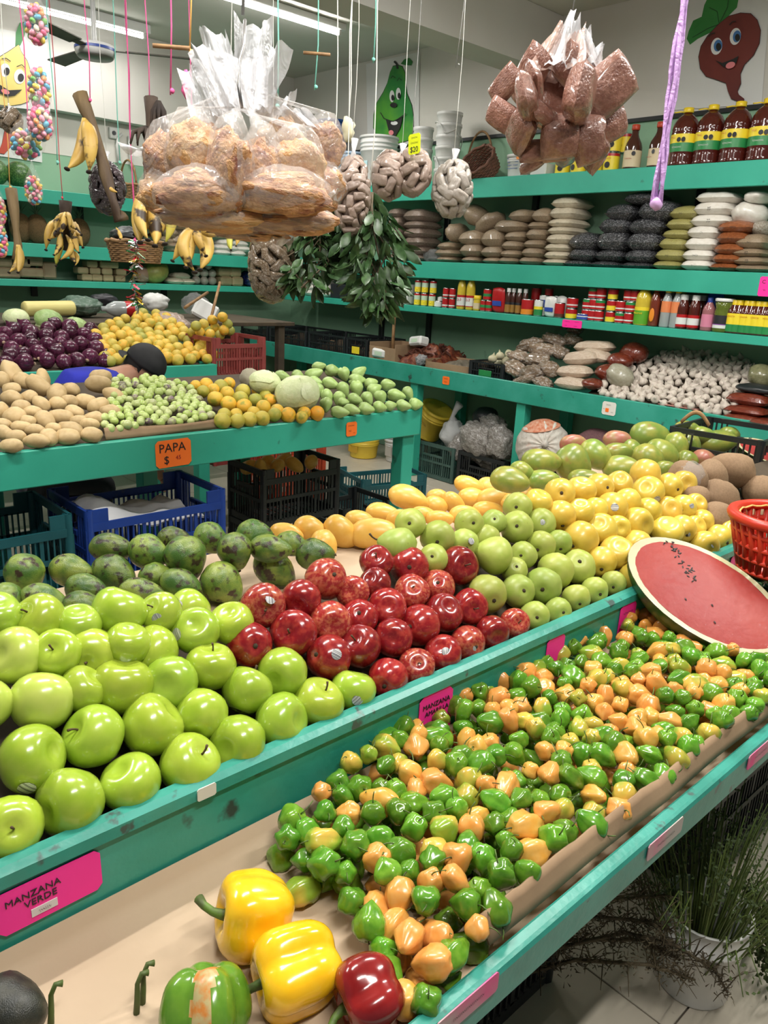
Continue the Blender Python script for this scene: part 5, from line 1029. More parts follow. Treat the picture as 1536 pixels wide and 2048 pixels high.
# brown powder bundle
mPOW = M('bagged_brown_powder', (.20, .085, .06), (.30, .15, .11), 5, .24, .35, .7, rnd=.12, bump=.5, bscale=9, coat=.9, detail=2)
DP = 2.1; O = ond((1128, 100), DP)
pw = empty('powder_bag_bundle', O, None, 'bundle of clear bags of reddish-brown powder gathered at the top', 'powder bags')
PB = [(1010, 170, 74, 44, -35, -.03), (1060, 155, 120, 60, -38, .0), (1066, 175, 112, 46, -22, -.10), (1053, 205, 124, 66, -12, -.12), (1163, 190, 112, 92, 12, -.14), (1213, 178, 88, 110, 50, -.06), (1095, 236, 124, 38, -4, -.08), (1150, 246, 112, 34, 4, -.06), (1004, 232, 52, 62, -50, .0), (1040, 262, 92, 58, -25, -.05), (1120, 280, 66, 72, 85, -.07), (1178, 286, 74, 62, 70, -.05), (1088, 302, 92, 42, 5, -.02), (1223, 252, 56, 62, 60, .02), (1068, 322, 62, 40, 20, .02), (1190, 308, 80, 44, -30, .0), (1130, 200, 190, 120, 0, .10), (1130, 280, 150, 80, 0, .08), (1150, 140, 90, 70, 30, -.02)]
for i, (x, y, w, h, a, dz) in enumerate(PB):
    k = (DP + dz) / F; c = at((x, y), O, DP + dz); a = math.radians(a); u = RIGHT * math.cos(a) - UPV * math.sin(a); v_ = RIGHT * math.sin(a) + UPV * math.cos(a); nrm = (-VIEW + UPV * .25 * math.sin(i)).normalized(); v_ = nrm.cross(u).normalized(); n2 = u.cross(v_)
    o = obj('bag', PIL[i % 4], mPOW, pw, c, Matrix((v_, u, n2)).transposed().to_4x4(), (h * k / 2 * 1.12, w * k / 2 * 1.1, min(w, h) * k * .36))
mPTL = FILM('dusty_bag_film', (.72, .50, .42), .5, .2, .8, 14)
for i, (b0, t0, w0, w1, m) in enumerate((((1130, 130), (1148, 28), 80, 16, mTAIL), ((1110, 140), (1140, 60), 110, 50, mPTL), ((1160, 135), (1180, 95), 80, 60, mTAIL), ((1185, 130), (1172, 62), 30, 14, mTAIL), ((1165, 160), (1200, 105), 60, 30, mTAIL), ((1060, 165), (1120, 75), 120, 30, mPTL), ((1170, 180), (1140, 100), 110, 50, mPTL))):
    tail(pw, at(b0, O, DP - .08 + .015 * i), at(t0, O, DP - .02), w0 * DP / F, w1 * DP / F, i * 1.3, m)
cord(ond((1148, 30), DP), 'grey', 'thin grey wire that carries the brown powder bundle', r=.0015, knot=False)
# bundles of many little bags
def little_bundle(px, d, wpx, hpx, mat, label, n=46, size=26, seed=1, cordc='white', top=None, lobes=((0, 0, 1),)):
    O = ond(px, d); k = d / F; r_ = random.Random(seed); e = empty('small_bag_bundle', O, None, label, 'bag bundle', 'hanging bundles of small bags')
    for (lx, ly, ls) in lobes:
        core = obj('inner_bag', lump(seed, .1), mat, e, RIGHT * (lx * k) + UPV * (ly * k), None, (wpx * k * .36 * ls, wpx * k * .36 * ls, hpx * k * .42))
        N = n // len(lobes)
        for i in range(N):
            t = 1 - 2 * (i + .5) / N; a = i * 2.39996 + r_.uniform(-.2, .2); s = math.sqrt(max(0, 1 - t * t))
            q = Vector((s * math.cos(a) * wpx * ls * k * .45, s * math.sin(a) * wpx * ls * k * .45, t * hpx * k * .46)) + RIGHT * (lx * k) + UPV * (ly * k)
            nrm = Vector((s * math.cos(a), s * math.sin(a), t * .5)); sz = size * k * r_.uniform(.8, 1.1)
            obj('bag', PIL[i % 4], mat, e, q, rot_to(nrm, r_.uniform(0, 6.28)), (sz * .36, sz * .62, sz * .27))
    nk = MB(); nk.tube([(0, 0, hpx * k * .40), (0, 0, hpx * k * .55), (.004, 0, hpx * k * .70)], [wpx * k * .16, wpx * k * .05, wpx * k * .11], 9); obj('neck', nk.me('neck', True), mTAIL, e)
    cord(O + Vector((0, 0, hpx * k * .62)), cordc, cordc + ' cord that carries the ' + label.split(' bundle')[0] + ' bundle', r=.0011)
    return e
mNUT = M('bagged_nuts', (.26, .18, .14), (.36, .27, .22), 14, .3, .4, .6, rnd=.15, bump=.4, coat=.5); mNUT2 = M('bagged_brown_nuts_glints', (.15, .10, .055), (.42, .36, .28), 6, .22, .52, .66, rnd=.2, bump=.6, coat=.8)  # pale patches on the brown nut bags are highlights painted into the colour
mNUT3 = M('bagged_grey_seed', (.27, .235, .20), (.34, .30, .26), 10, .35, rnd=.12, bump=.3, coat=.4); mDRK = M('bagged_dark_fruit', (.045, .028, .035), (.30, .26, .27), 6, .2, .56, .68, rnd=.3, bump=.6, coat=.8)
little_bundle((543, 530), 2.9, 92, 150, mNUT2, 'shiny brown nut bags bundle below the pork rinds', 96, 25, 1)
little_bundle((704, 392), 2.7, 68, 150, mNUT, 'tall pinkish nut bags bundle beside the bay leaves', 56, 26, 2)
little_bundle((802, 352), 3.1, 70, 84, mNUT, 'double nut bags bundle under the yellow card', 56, 30, 3, lobes=((-24, 0, .95), (24, 8, 1.0)))
little_bundle((905, 378), 3.1, 76, 104, mNUT3, 'grey seed bags bundle right of the yellow card', 44, 30, 4)
little_bundle((215, 376), 3.2, 66, 96, mDRK, 'dark purple dried fruit bags bundle behind the banana stalk', 52, 24, 5)
o = little_bundle((20, 240), 2.6, 44, 36, mNUT2, 'small pale snack bag bundle before the painted chili', 14, 22, 6)
# ---- cords of every colour
for i, (px, d, c, lab, top_) in enumerate((((345, 190), 2.2, 'pink', 'pink knotted ribbon left of the pork rinds', None), ((555, 220), 2.4, 'teal', 'teal string right of the pork rind tails', None), ((632, 180), 2.9, 'teal', 'teal string with a red knot before the navy bucket', None), ((747, 125), 3.0, 'teal', 'teal knotted string before the painted pear', None), ((697, 262), 3.0, 'white', 'white string with a frayed tuft', None), ((116, 330), 3.2, 'teal', 'teal string with a bow near the watermelons', None), ((383, 112), 2.2, 'orange', 'orange string beside the fan blade', None), ((240, 330), 3.4, 'teal', 'thin teal string by the wall conduit', None), ((917, 135), 3.0, 'grey', 'wavy grey wire over the tub stack', None), ((825, 300), 3.1, 'grey', 'thin grey wire above the yellow card', None))):
    cord(ond(px, d), c, lab, r=.0022 if c != 'grey' else .0012, wob=.012 if c == 'grey' else .004, dowel=.12 if i in (0, 2) else False)
for (px, d, c, lab) in (((372, 175), 2.2, 'pink', 'limp pink plastic ribbon left of the pork rinds'),):
    p = ond(px, d); b = MB(); b.tube([(0, 0, .045), (.006, 0, .02), (-.004, .004, -.01), (.002, 0, -.03)], [.004, .012, .009, .003], 7); obj('plastic_ribbon', b.me('ribbon', True), mSTR[c], None, p, None, None, lab, 'ribbon')
p = ond((697, 258), 3.0); obj('frayed_tuft', lump(4, .5, 12, 10, (.6, .6, 1)), M('frayed_twine', (.68, .62, .42), None, rough=.9), None, p, None, .04, 'cream frayed twine tuft before the pale blue bucket', 'tuft')
# the long purple raffia
p0 = ond((1312, 408), 3.0); b = MB()
for j in range(5): b.tube([(.016 * math.sin(j * 2 + i * .9) * (1 - .5 * i / 12), .012 * math.cos(j * 3 + i * .7), 1.1 * i / 12 if i < 12 else CEIL - p0.z) for i in range(13)], [.004 + .005 * abs(math.sin(i * .8 + j)) for i in range(13)], 6)
pr = obj('raffia_strand', b.me('raffia', True), FILM('purple_raffia', (.60, .36, .72), .75, .4, .6, 30), None, p0, None, None, 'long frayed purple raffia hanging before the sauce bottles', 'raffia')
obj('knot', lump(1.5, .4, 12, 8), mSTR['purple'], pr, (0, 0, .0), None, (.03, .02, .022))
# ---- bananas and plantains
mBAN = M('spotted_banana_peel', (.58, .38, .085), (.46, .28, .06), 2.0, .5, .45, .7, c3=(.035, .02, .01), s3=3.4, t3=(.55, .61), rnd=.12)
mBANG = M('green_banana_peel', (.40, .42, .06), (.55, .42, .07), 2, .45, c3=(.05, .03, .012), s3=3, t3=(.62, .68)); mTIPB = M('black_banana_tip', (.02, .012, .008), None, rough=.8); mSTALK = M('banana_stalk', (.18, .12, .05), (.06, .035, .02), 3, .7, .42, .6, bump=.4, stretch=(2, 2, .5)); mDEAD = M('withered_black_stalk', (.02, .014, .012), (.07, .045, .03), 4, .85, bump=.6, bscale=14)
def banana_me(L, r, bend, name='banana', fat=1.0):
    pts = []; rad = []
    for i in range(11):
        t = i / 10; pts.append((bend * L * math.sin(t * math.pi) * .5, 0, -L * t)); rad.append(r * fat * (max(.05, math.sin(math.pi * min(1, .08 + t * .98)) ** .55) if t > .12 else .28 + 2.4 * t))
    b = MB(); b.tube(pts, rad, 8); return b.me(name, True)
BAN = [banana_me(1, .115, .32), banana_me(1, .125, .22), banana_me(1, .105, .42)]
TIP = ball(lambda d: d, 8, 6)
def banana(root, P0, base, tip, seed, mat, w=None):
    base = Vector(base); tip = Vector(tip); L = (tip - base).length; d = (base - tip).normalized()
    o = obj('banana', BAN[seed % 3], mat, root, base, rot_to(d, rng.uniform(0, 6.28)), (L * (w or 1.1), L * (w or 1.1), L))
    obj('tip', TIP, mTIPB, o, (0, 0, -1.0), None, (.05, .05, .03)); return o
def bunch(px, d, label, fruits, stalk, stalk_r, smat, cordc='pink', wfat=1.1, sth=None, group='hanging banana bunches'):
    """fruits: (base px, tip px, depth offset, green?); stalk: pixel path top to bottom"""
    O = ond(px, d); e = empty('banana_bunch', O, None, label, 'bananas', group)
    if stalk:
        b = MB(); b.tube([at(s, O, d + .01 * i) for i, s in enumerate(stalk)], [stalk_r * (1.15 if i == 0 else .8 + .25 * math.sin(i * 2.1)) for i in range(len(stalk))], 9); obj('stalk', b.me('stalk', True), smat, e)
    for i, f_ in enumerate(fruits):
        banana(e, O, at(f_[0], O, d + f_[2]), at(f_[1], O, d + f_[2] - .03), i, mBANG if len(f_) > 3 and f_[3] else mBAN, wfat)
    cp = ond(sth or (stalk[0] if stalk else px), d); cord(cp, cordc, cordc + ' cord holding the ' + label, r=.002)
    return e
bunch((190, 300), 3.0, 'long brown banana stalk with two ripe fruits left', [((168, 236), (134, 338), -.03), ((170, 240), (178, 344), -.02), ((232, 455), (240, 478), 0), ((222, 375), (236, 385), -.02)], [(160, 188), (172, 220), (190, 260), (202, 310), (212, 350), (226, 400), (238, 440), (246, 430)], .026, mSTALK, sth=(181, 206))
bunch((300, 430), 2.8, 'spotted banana bunch behind the pork rinds', [((288, 372), (280, 485), -.04), ((296, 380), (310, 492), -.06), ((304, 385), (330, 488), -.05, 1), ((300, 380), (296, 480), -.08), ((312, 385), (322, 470), -.03), ((290, 380), (270, 470), .03), ((310, 390), (334, 455), .0), ((286, 380), (300, 470), .05)], [(302, 195), (304, 230), (300, 270), (297, 330), (300, 390)], .022, mDEAD, sth=(299, 212))
for i, t in enumerate(((288, 262), (322, 240), (332, 238), (276, 272), (312, 244))): pass
bunch((392, 480), 3.2, 'fan of spotted plantains below the pork rinds', [((382, 455), (345, 522), -.05), ((386, 455), (372, 535), -.08), ((388, 455), (390, 545), -.06), ((392, 450), (412, 512), -.04), ((392, 445), (436, 470), .0), ((385, 440), (384, 500), .04), ((390, 440), (400, 540), .05)], [(385, 405), (386, 430), (386, 456)], .02, mTIPB, wfat=1.25, sth=(386, 410))
bunch((132, 470), 3.9, 'dense bunch of small bananas hanging under the fan', [((132, 425), (112, 462), -.06), ((130, 425), (124, 466), -.08), ((134, 425), (140, 462), -.08), ((136, 425), (152, 458), -.06), ((128, 428), (98, 480), -.02), ((138, 430), (163, 470), -.02), ((120, 465), (108, 510), -.04), ((150, 465), (158, 505), -.04), ((140, 478), (120, 520), -.06), ((142, 482), (150, 525), -.05), ((125, 485), (112, 532), .0, 1), ((140, 500), (150, 532), -.02), ((110, 440), (92, 500), .03), ((150, 445), (166, 495), .04), ((132, 470), (130, 510), .0)], [(131, 402), (131, 420), (132, 450), (135, 500)], .028, mDEAD, 'red', sth=(125, 400))
bunch((28, 460), 3.4, 'nearly bare banana stalk at the left edge', [((34, 490), (18, 545), -.05), ((38, 490), (36, 545), -.06), ((32, 488), (26, 540), .03)], [(22, 378), (28, 420), (32, 460), (36, 490), (34, 520)], .022, mSTALK, 'orange', sth=(22, 380))
bunch((470, 480), 3.3, 'green plantain and bag tail under the pork rinds', [((462, 455), (462, 500), 0, 1), ((474, 460), (472, 492), .02)], [(466, 440), (466, 460)], .012, mDEAD, 'white', sth=(466, 445))
# withered tufts on the dark stalk
p = ond((318, 235), 2.8); b = MB()
for i in range(9): a = i * .7; b.tube([(0, 0, .05), (.02 * math.cos(a), .02 * math.sin(a), .02), (.034 * math.cos(a), .034 * math.sin(a), -.05 - .02 * (i % 3))], [.01, .008, .003], 5)
obj('withered_tuft', b.me('tuft', True), mDEAD, None, p, None, None, 'black withered banana flower tuft on the dark stalk', 'tuft')
p = ond((283, 272), 2.8); b = MB()
for i in range(8): a = i * .8; b.tube([(.02, 0, .03), (.03 * math.cos(a), .03 * math.sin(a), .01), (.045 * math.cos(a), .03 * math.sin(a), -.03)], [.009, .007, .003], 5)
obj('withered_tuft', b.me('tuft', True), mDEAD, None, p, None, None, 'splayed black tuft left of the dark stalk', 'tuft')
# ---- candy bags at the left edge
mCAN = M('candy_shell', (.7, .3, .4), None, rough=.3, rramp=[(0, (.66, .10, .22)), (.2, (.68, .28, .36)), (.38, (.66, .60, .46)), (.52, (.72, .55, .08)), (.66, (.08, .36, .52)), (.78, (.70, .28, .10)), (.9, (.16, .42, .10)), (1, (.70, .10, .2))])
for _m in (mCAN,):
    for nd_ in _m.node_tree.nodes:
        if nd_.type == 'VALTORGB': nd_.color_ramp.interpolation = 'CONSTANT'
mCFILM = FILM('candy_bag_film', (.7, .68, .7), .10, .1, .8, 40); CND = ball(lambda d: Vector((d.x, d.y, d.z * 1.35)), 10, 8, 'candy')
for i, (x, y, w, h, lab, d) in enumerate(((72, 45, 46, 84, 'topmost bag of candy-coated sweets on the string', 2.4), (78, 175, 44, 92, 'second bag of sweets down, with blue ones in front', 2.4), (80, 245, 52, 70, 'third bag of pink sweets on the string', 2.38), (52, 285, 64, 62, 'wide bag of pastel sweets below the third', 2.46), (67, 378, 34, 62, 'small netted bag of sweets before the watermelon', 2.9), (0, 420, 22, 60, 'bag of sweets cut by the left edge, upper', 2.9), (2, 480, 24, 70, 'bag of sweets cut by the left edge, lower', 2.9))):
    O = ond((x, y), d); k = d / F; e = empty('candy_bag', O, None, lab, 'sweets', 'bags of sweets hung at the left')
    obj('film', hang_me((0, 0, h * k * .85), (0, 0, 0), w * k * 1.06, w * k * .95, h * k, i + .5), mCFILM, e)
    N = 44
    for j in range(N):
        t = 1 - 2 * (j + .5) / N; s = math.sqrt(1 - t * t); a = j * 2.4
        obj('candy', CND, mCAN, e, (s * math.cos(a) * w * k * .38, s * math.sin(a) * w * k * .36, t * h * k * .40 - h * k * .04), rnd_rot(), .0082 if i < 4 else .0075)
    if i in (0, 4, 5): cord(O + Vector((0, 0, h * k * .85)), 'pink', 'pink cord of the ' + ['candy string', '', '', '', 'netted sweets', 'edge sweets'][i], r=.002)
# ---- bay leaf branches
mLEAF = M('bay_leaf', (.022, .055, .014), (.045, .10, .03), 4, .42, rnd=.35, hue=.01); mTWIG = M('twig', (.10, .075, .04), None, rough=.8)
LF = grid_mesh(lambda u, v: Vector(((u - .5) * .42 * math.sin(math.pi * min(1, .04 + v * .96)) ** .8, .05 * math.sin(v * 2.5) - .10 * abs(u - .5), -v)), 3, 6, name='leaf')
def leaf_bunch(path, d, spread, n, label, seed):
    O = ond(path[0], d); r_ = random.Random(seed); e = empty('leaf_branch', O, None, label, 'leaf branch', 'hanging leaf branches')
    pts = [at(q, O, d + .02 * math.sin(i)) for i, q in enumerate(path)]; b = MB()
    for j in range(4): b.tube([p_ + Vector((r_.uniform(-1, 1), r_.uniform(-1, 1), 0)) * (.012 + .02 * i) for i, p_ in enumerate(pts)], .0035, 5)
    obj('twigs', b.me('twigs', True), mTWIG, e)
    for i in range(n):
        t = r_.random() ** .85 * (len(pts) - 1); a = int(min(t, len(pts) - 1.001)); q = pts[a].lerp(pts[a + 1], t - a); s = spread[a] + (spread[a + 1] - spread[a]) * (t - a); s *= d / F
        th = r_.uniform(0, 6.28); o = Vector((math.cos(th), math.sin(th), 0)) * s * math.sqrt(r_.random()); q = q + o
        dr = (o.normalized() * r_.uniform(.2, 1.1) + Vector((r_.uniform(-.5, .5), r_.uniform(-.5, .5), -r_.uniform(.2, 1.2)))).normalized()
        L = r_.uniform(.05, .085); obj('leaf', LF, mLEAF, e, q, rot_to(-dr, r_.uniform(0, 6.28)), L)
    cord(O, 'white', 'white cord of the ' + label, r=.002, knot=False); return e
leaf_bunch([(668, 335), (660, 400), (635, 460), (615, 520), (615, 575)], 2.85, [14, 34, 48, 52, 36], 280, 'long dark leafy branch under the pork rinds', 3)
leaf_bunch([(742, 385), (740, 440), (745, 500), (750, 560), (752, 618)], 2.75, [10, 56, 74, 66, 20], 300, 'broad dark leafy branch before the bag stacks', 4)
leaf_bunch([(690, 440), (690, 490), (700, 530)], 2.9, [20, 50, 40], 110, 'short leafy branch between the two larger ones', 5)
# tinsel
b = MB(); mT = [M('silver_foil', (.7, .7, .72), None, rough=.2, metal=1), M('red_foil', (.6, .03, .05), None, rough=.25, metal=.8), M('gold_foil', (.7, .45, .06), None, rough=.25, metal=.9), M('green_foil', (.03, .35, .10), None, rough=.25, metal=.8)]
p = ond((272, 535), 3.3); r_ = random.Random(4)
for i in range(150):
    z = r_.uniform(.11, -.16); c = Vector((.012 * math.sin(z * 25) + .02 * (-z), .01, z)); dr = Vector((r_.uniform(-1, 1), r_.uniform(-1, 1), r_.uniform(-1, .4))); sd = dr.orthogonal().normalized() * .0035; L = r_.uniform(.02, .05)
    b.add([c - sd, c + sd, c + dr * L + sd, c + dr * L - sd], [(0, 1, 2, 3)], 0 if i % 2 else (i // 2) % 3 + 1)
o = obj('tinsel_garland', b.me('tinsel'), mT, None, p, None, None, 'short silver and coloured foil tinsel below the hanging basket', 'tinsel'); cord(p + Vector((0, 0, .1)), 'pink', 'pink cord passing the basket down to the tinsel', r=.002)
# ---- ceiling fan
O = ond((190, 100), 5.2); mFANW = CC('fan_enamel', (.50, .50, .49), .35); mFANG = M('fan_grey', (.22, .22, .20), None, rough=.4); mBLADE = M('dusty_fan_blade', (.09, .085, .07), (.14, .13, .11), 5, .7)
fan = empty('ceiling_fan', O, None, 'grey ceiling fan with dark dusty blades', 'ceiling fan')
b = MB(); b.lathe([(0, -.055), (.10, -.05), (.125, -.03), (.13, .0), (.12, .03), (.06, .045), (0, .05)], 28); obj('motor', b.me('motor', True), [mFANW], fan)
b = MB(); b.lathe([(.0, -.056), (.108, -.052), (.118, -.042)], 28); obj('bottom_plate', b.me('plate', True), mFANG, fan); ring(-.004, .012, .1315, CC('blue_stripe', (.03, .06, .25)), fan, 'stripe', 28)
b = MB(); b.lathe([(.016, .04), (.016, CEIL - O.z - .09)], 12); obj('down_rod', b.me('rod', True), mFANW, fan); b = MB(); b.lathe([(.06, CEIL - O.z - .1), (.065, CEIL - O.z - .09), (.06, CEIL - O.z - .001)], 18); obj('canopy', b.me('canopy', True), mFANW, fan)
for a in (-.55, 1.6, 3.7):
    b = MB(); T = Matrix.Rotation(a, 4, 'Z') @ Matrix.Rotation(.15, 4, 'X'); b.box(.11, .22, -.025, .025, .0, .006, 0, T); b.add([(.2, -.05, .002), (.62, -.065, .002), (.63, .06, .002), (.2, .045, .002), (.2, -.05, .009), (.62, -.065, .009), (.63, .06, .009), (.2, .045, .009)], [(0, 3, 2, 1), (4, 5, 6, 7), (0, 1, 5, 4), (1, 2, 6, 5), (2, 3, 7, 6), (3, 0, 4, 7)], 0, T); obj('blade', b.me('blade'), mBLADE, fan)
# ---------------------------------------------------------------- painted posters on the walls
def fill(pts, mapf, off, nm, mat, parent, nrm):
    V = [Vector(mapf(p)) + Vector(nrm) * off for p in pts]; return obj(nm, mesh(nm, V, [tuple(range(len(V)))], False), mat, parent)
def ell(cx, cy, rx, ry, n=20, rot=0.0): return [(cx + rx * math.cos(a) * math.cos(rot) - ry * math.sin(a) * math.sin(rot), cy + rx * math.cos(a) * math.sin(rot) + ry * math.sin(a) * math.cos(rot)) for a in [2 * math.pi * i / n for i in range(n)]]
def stroke(pts, w):
    L = [Vector(p) for p in pts]; A = []; Bq = []
    for i, q in enumerate(L):
        dd = (L[min(i + 1, len(L) - 1)] - L[max(i - 1, 0)]).normalized(); nn = Vector((-dd.y, dd.x)) * w / 2; A.append(tuple(q + nn)); Bq.append(tuple(q - nn))
    return A + Bq[::-1]
def grow(pts, s):
    cx = sum(p[0] for p in pts) / len(pts); cy = sum(p[1] for p in pts) / len(pts); out = []
    for x, y in pts: l = math.hypot(x - cx, y - cy); out.append((cx + (x - cx) * (1 + s / l), cy + (y - cy) * (1 + s / l)))
    return out
PC = {n: M('paint_' + n, c, c2, 3, .4) for n, c, c2 in (('green', (.10, .36, .03), (.02, .22, .04)), ('leaf', (.02, .16, .03), (.04, .24, .05)), ('beet', (.16, .028, .022), (.10, .018, .016)), ('black', (.015, .015, .015), None), ('white', (.75, .75, .74), None), ('blue', (.06, .18, .42), None), ('pink', (.72, .22, .24), None), ('paper', (.66, .66, .64), None), ('onion', (.74, .56, .16), (.66, .68, .30)), ('red', (.50, .06, .03), None))}
def poster(label, quad, mapf, nrm, layers, cat='poster'):
    root = empty('poster', mapf(quad[0]), None, label, cat, 'painted vegetable posters'); mp = lambda p: mapf(p) - root.location
    fill(quad, mp, .004, 'paper', PC['paper'], root, nrm)
    for i, (nm, c, pts) in enumerate(layers): fill(pts, mp, .006 + .0016 * i, nm, PC[c], root, nrm)
NX = (-1, 0, 0); wx = lambda p: onx(p, WX - .006)
pear = [(798, 131), (787, 133), (781, 146), (776, 167), (768, 185), (755, 206), (749, 229), (748, 255), (755, 272), (775, 284), (800, 286), (820, 280), (828, 262), (828, 235), (824, 210), (815, 188), (812, 165), (811, 146), (806, 134)]
poster('poster of a green pear with a cheerful face', [(733, 128), (840, 104), (838, 300), (736, 302)], wx, NX, [('outline', 'black', grow(pear, 1.3)), ('body', 'green', pear), ('leaf', 'leaf', [(803, 128), (810, 119), (820, 116), (827, 124), (824, 131), (812, 131)]), ('stem', 'black', stroke([(797, 138), (795, 128), (790, 123)], 4)), ('eye', 'white', ell(786, 193, 5, 12)), ('eye', 'white', ell(799, 188, 5, 12)), ('pupil', 'black', ell(788, 196, 3, 6)), ('pupil', 'black', ell(801, 192, 3, 6)), ('nose', 'black', ell(790, 211, 7, 5)), ('mouth', 'black', [(775, 240), (792, 243), (809, 231), (804, 255), (793, 275), (782, 268)]), ('tooth', 'white', ell(792, 247, 7, 4)), ('tongue', 'pink', ell(786, 266, 5, 5)), ('smile', 'black', stroke([(765, 226), (772, 238), (790, 244), (806, 236), (815, 228)], 1.6)), ('brow', 'black', stroke([(786, 158), (790, 153), (795, 157)], 1.4)), ('brow', 'black', stroke([(799, 163), (803, 157), (808, 162)], 1.4))])
cv = lambda L: [(1136 + x / 3.84, y / 3.84) for x, y in L]
beet = cv([(1165, 190), (1240, 130), (1330, 105), (1410, 110), (1460, 160), (1485, 240), (1475, 340), (1430, 430), (1360, 500), (1330, 570), (1335, 640), (1310, 700), (1320, 730), (1360, 760), (1355, 795), (1310, 780), (1260, 760), (1235, 700), (1220, 640), (1150, 615), (1070, 590), (1025, 530), (1012, 440), (1030, 360), (1080, 280)])
poster('poster of a smiling dark red beet with green leaves', [(1376, -30), (1545, -60), (1524, 208), (1341, 221)], wx, NX, [('leaves', 'leaf', cv([(915, 300), (930, 240), (965, 160), (1030, 130), (1050, 40), (1090, -40), (1320, -40), (1300, 60), (1250, 110), (1180, 180), (1140, 230), (1060, 270), (1000, 300), (940, 345)])), ('leaf_vein', 'black', stroke(cv([(1160, 190), (1080, 220), (960, 290)]), 1)), ('leaf_vein', 'black', stroke(cv([(1165, 180), (1150, 90), (1090, 60)]), 1)), ('leaf_vein', 'black', stroke(cv([(1175, 170), (1230, 60), (1240, -20)]), 1)), ('outline', 'black', grow(beet, 1.2)), ('body', 'beet', beet), ('eye', 'white', cv(ell(1150, 360, 43, 66, rot=.2))), ('eye', 'white', cv(ell(1295, 285, 42, 66, rot=.2))), ('iris', 'blue', cv(ell(1162, 355, 32, 46, rot=.2))), ('iris', 'blue', cv(ell(1308, 285, 30, 46, rot=.2))), ('pupil', 'black', cv(ell(1168, 365, 20, 30))), ('pupil', 'black', cv(ell(1314, 295, 19, 28))), ('mouth', 'black', cv([(1145, 470), (1200, 490), (1280, 460), (1325, 435), (1305, 490), (1260, 535), (1210, 520)])), ('tongue', 'pink', cv(ell(1262, 508, 38, 24, rot=-.4))), ('brow', 'black', stroke(cv([(1095, 290), (1115, 265), (1145, 262)]), 1.8)), ('brow', 'black', stroke(cv([(1255, 200), (1280, 175), (1305, 172)]), 1.8))])
NY = (0, -1, 0); wy = lambda p: ony(p, 6.955); cw = lambda L: [(x / 3.84, y / 3.84) for x, y in L]
oni = cw([(140, 345), (60, 400), (-40, 460), (-110, 560), (-110, 700), (-40, 800), (60, 815), (160, 800), (215, 780), (240, 680), (235, 560), (205, 470), (160, 400)])
poster('poster of a grinning yellow onion with green tops', cw([(-160, 190), (360, 290), (385, 855), (-160, 800)]), wy, NY, [('tops', 'leaf', cw([(115, 360), (120, 250), (150, 175), (175, 170), (200, 210), (185, 280), (155, 350)])), ('outline', 'black', grow(oni, 1.2)), ('body', 'onion', oni), ('eye', 'white', cw(ell(35, 540, 38, 52))), ('eye', 'white', cw(ell(145, 590, 42, 56))), ('pupil', 'black', cw(ell(48, 550, 22, 30))), ('pupil', 'black', cw(ell(155, 598, 24, 32))), ('mouth', 'black', cw([(-60, 600), (-10, 650), (60, 695), (165, 690), (110, 735), (50, 745), (-20, 710)])), ('tongue', 'pink', cw(ell(35, 706, 34, 18, rot=.4))), ('brow', 'black', stroke(cw([(5, 455), (40, 450), (75, 475)]), 1.8)), ('brow', 'black', stroke(cw([(120, 515), (160, 500), (190, 530)]), 1.8))])
chl = [(10, 216), (32, 214), (35, 235), (30, 268), (22, 292), (8, 308), (-4, 306), (4, 285), (10, 255)]
wy2 = lambda p: ony(p, WY - .008)
poster('poster of a red chili, mostly hidden by sweets', [(-30, 214), (82, 214), (84, 325), (-30, 308)], wy2, NY, [('outline', 'black', grow(chl, 1.2)), ('body', 'red', chl)])
# ================================================================ crates
def crate(loc, L, Wd, H, mat, label, rz=0.0, slat=.022, name='plastic_crate', group='slatted plastic crates', tall_ends=True, handles=True):
    """x long, y short; walls of upright slats between bands, so one sees through"""
    r = empty(name, loc, (0, 0, rz), label, 'crate', group); t = .008
    for (nm, ax, s) in (('long_side', 0, -1), ('long_side', 0, 1), ('short_side', 1, -1), ('short_side', 1, 1)):
        b = MB(); ln = L if ax == 0 else Wd; off = (Wd if ax == 0 else L) / 2 * s; o_in = off - s * t
        def q(a0, a1, z0, z1, th=0.0):
            c0, c1 = min(off + s * th, o_in), max(off + s * th, o_in)
            if ax == 0: b.box(a0, a1, c0, c1, z0, z1)
            else: b.box(c0, c1, a0, a1, z0, z1)
        h = ln / 2
        top = H * (.84 if (ax == 0 and tall_ends) else 1.0)
        q(-h, h, 0, H * .12); q(-h, h, H * .44, H * .50, .003); q(-h, h, top - H * .10, top, .004)
        if ax == 0 and tall_ends:
            for e in (-1, 1): q(min(e * h, e * h * .72), max(e * h, e * h * .72), top, H, .002)
        n_ = max(4, int(ln / slat))
        for i in range(n_ + 1):
            a = -h + ln * i / n_; w = .006 if i % 5 else .014
            if handles and ax == 1 and abs(a) < ln * .22:
                q(a - w / 2, a + w / 2, H * .1, H * .66); continue
            q(a - w / 2, a + w / 2, H * .1, top - H * .08)
        if handles and ax == 1: q(-ln * .24, ln * .24, H * .62, H * .68, .004)
        obj(nm, b.me(nm), mat, r)
    b = MB()
    for i in range(9): x = -L / 2 + L * (i + .5) / 9; b.box(x - L / 24, x + L / 24, -Wd / 2 + t, Wd / 2 - t, 0.0, .006)
    obj('base', b.me('base'), mat, r)
    b = MB(); b.lathe([(.018, 0), (.018, H)], 8); pm = b.me('corner_post', True)
    for sx in (-1, 1):
        for sy in (-1, 1): obj('corner_post', pm, mat, r, (sx * (L / 2 - .01), sy * (Wd / 2 - .01), 0))
    return r
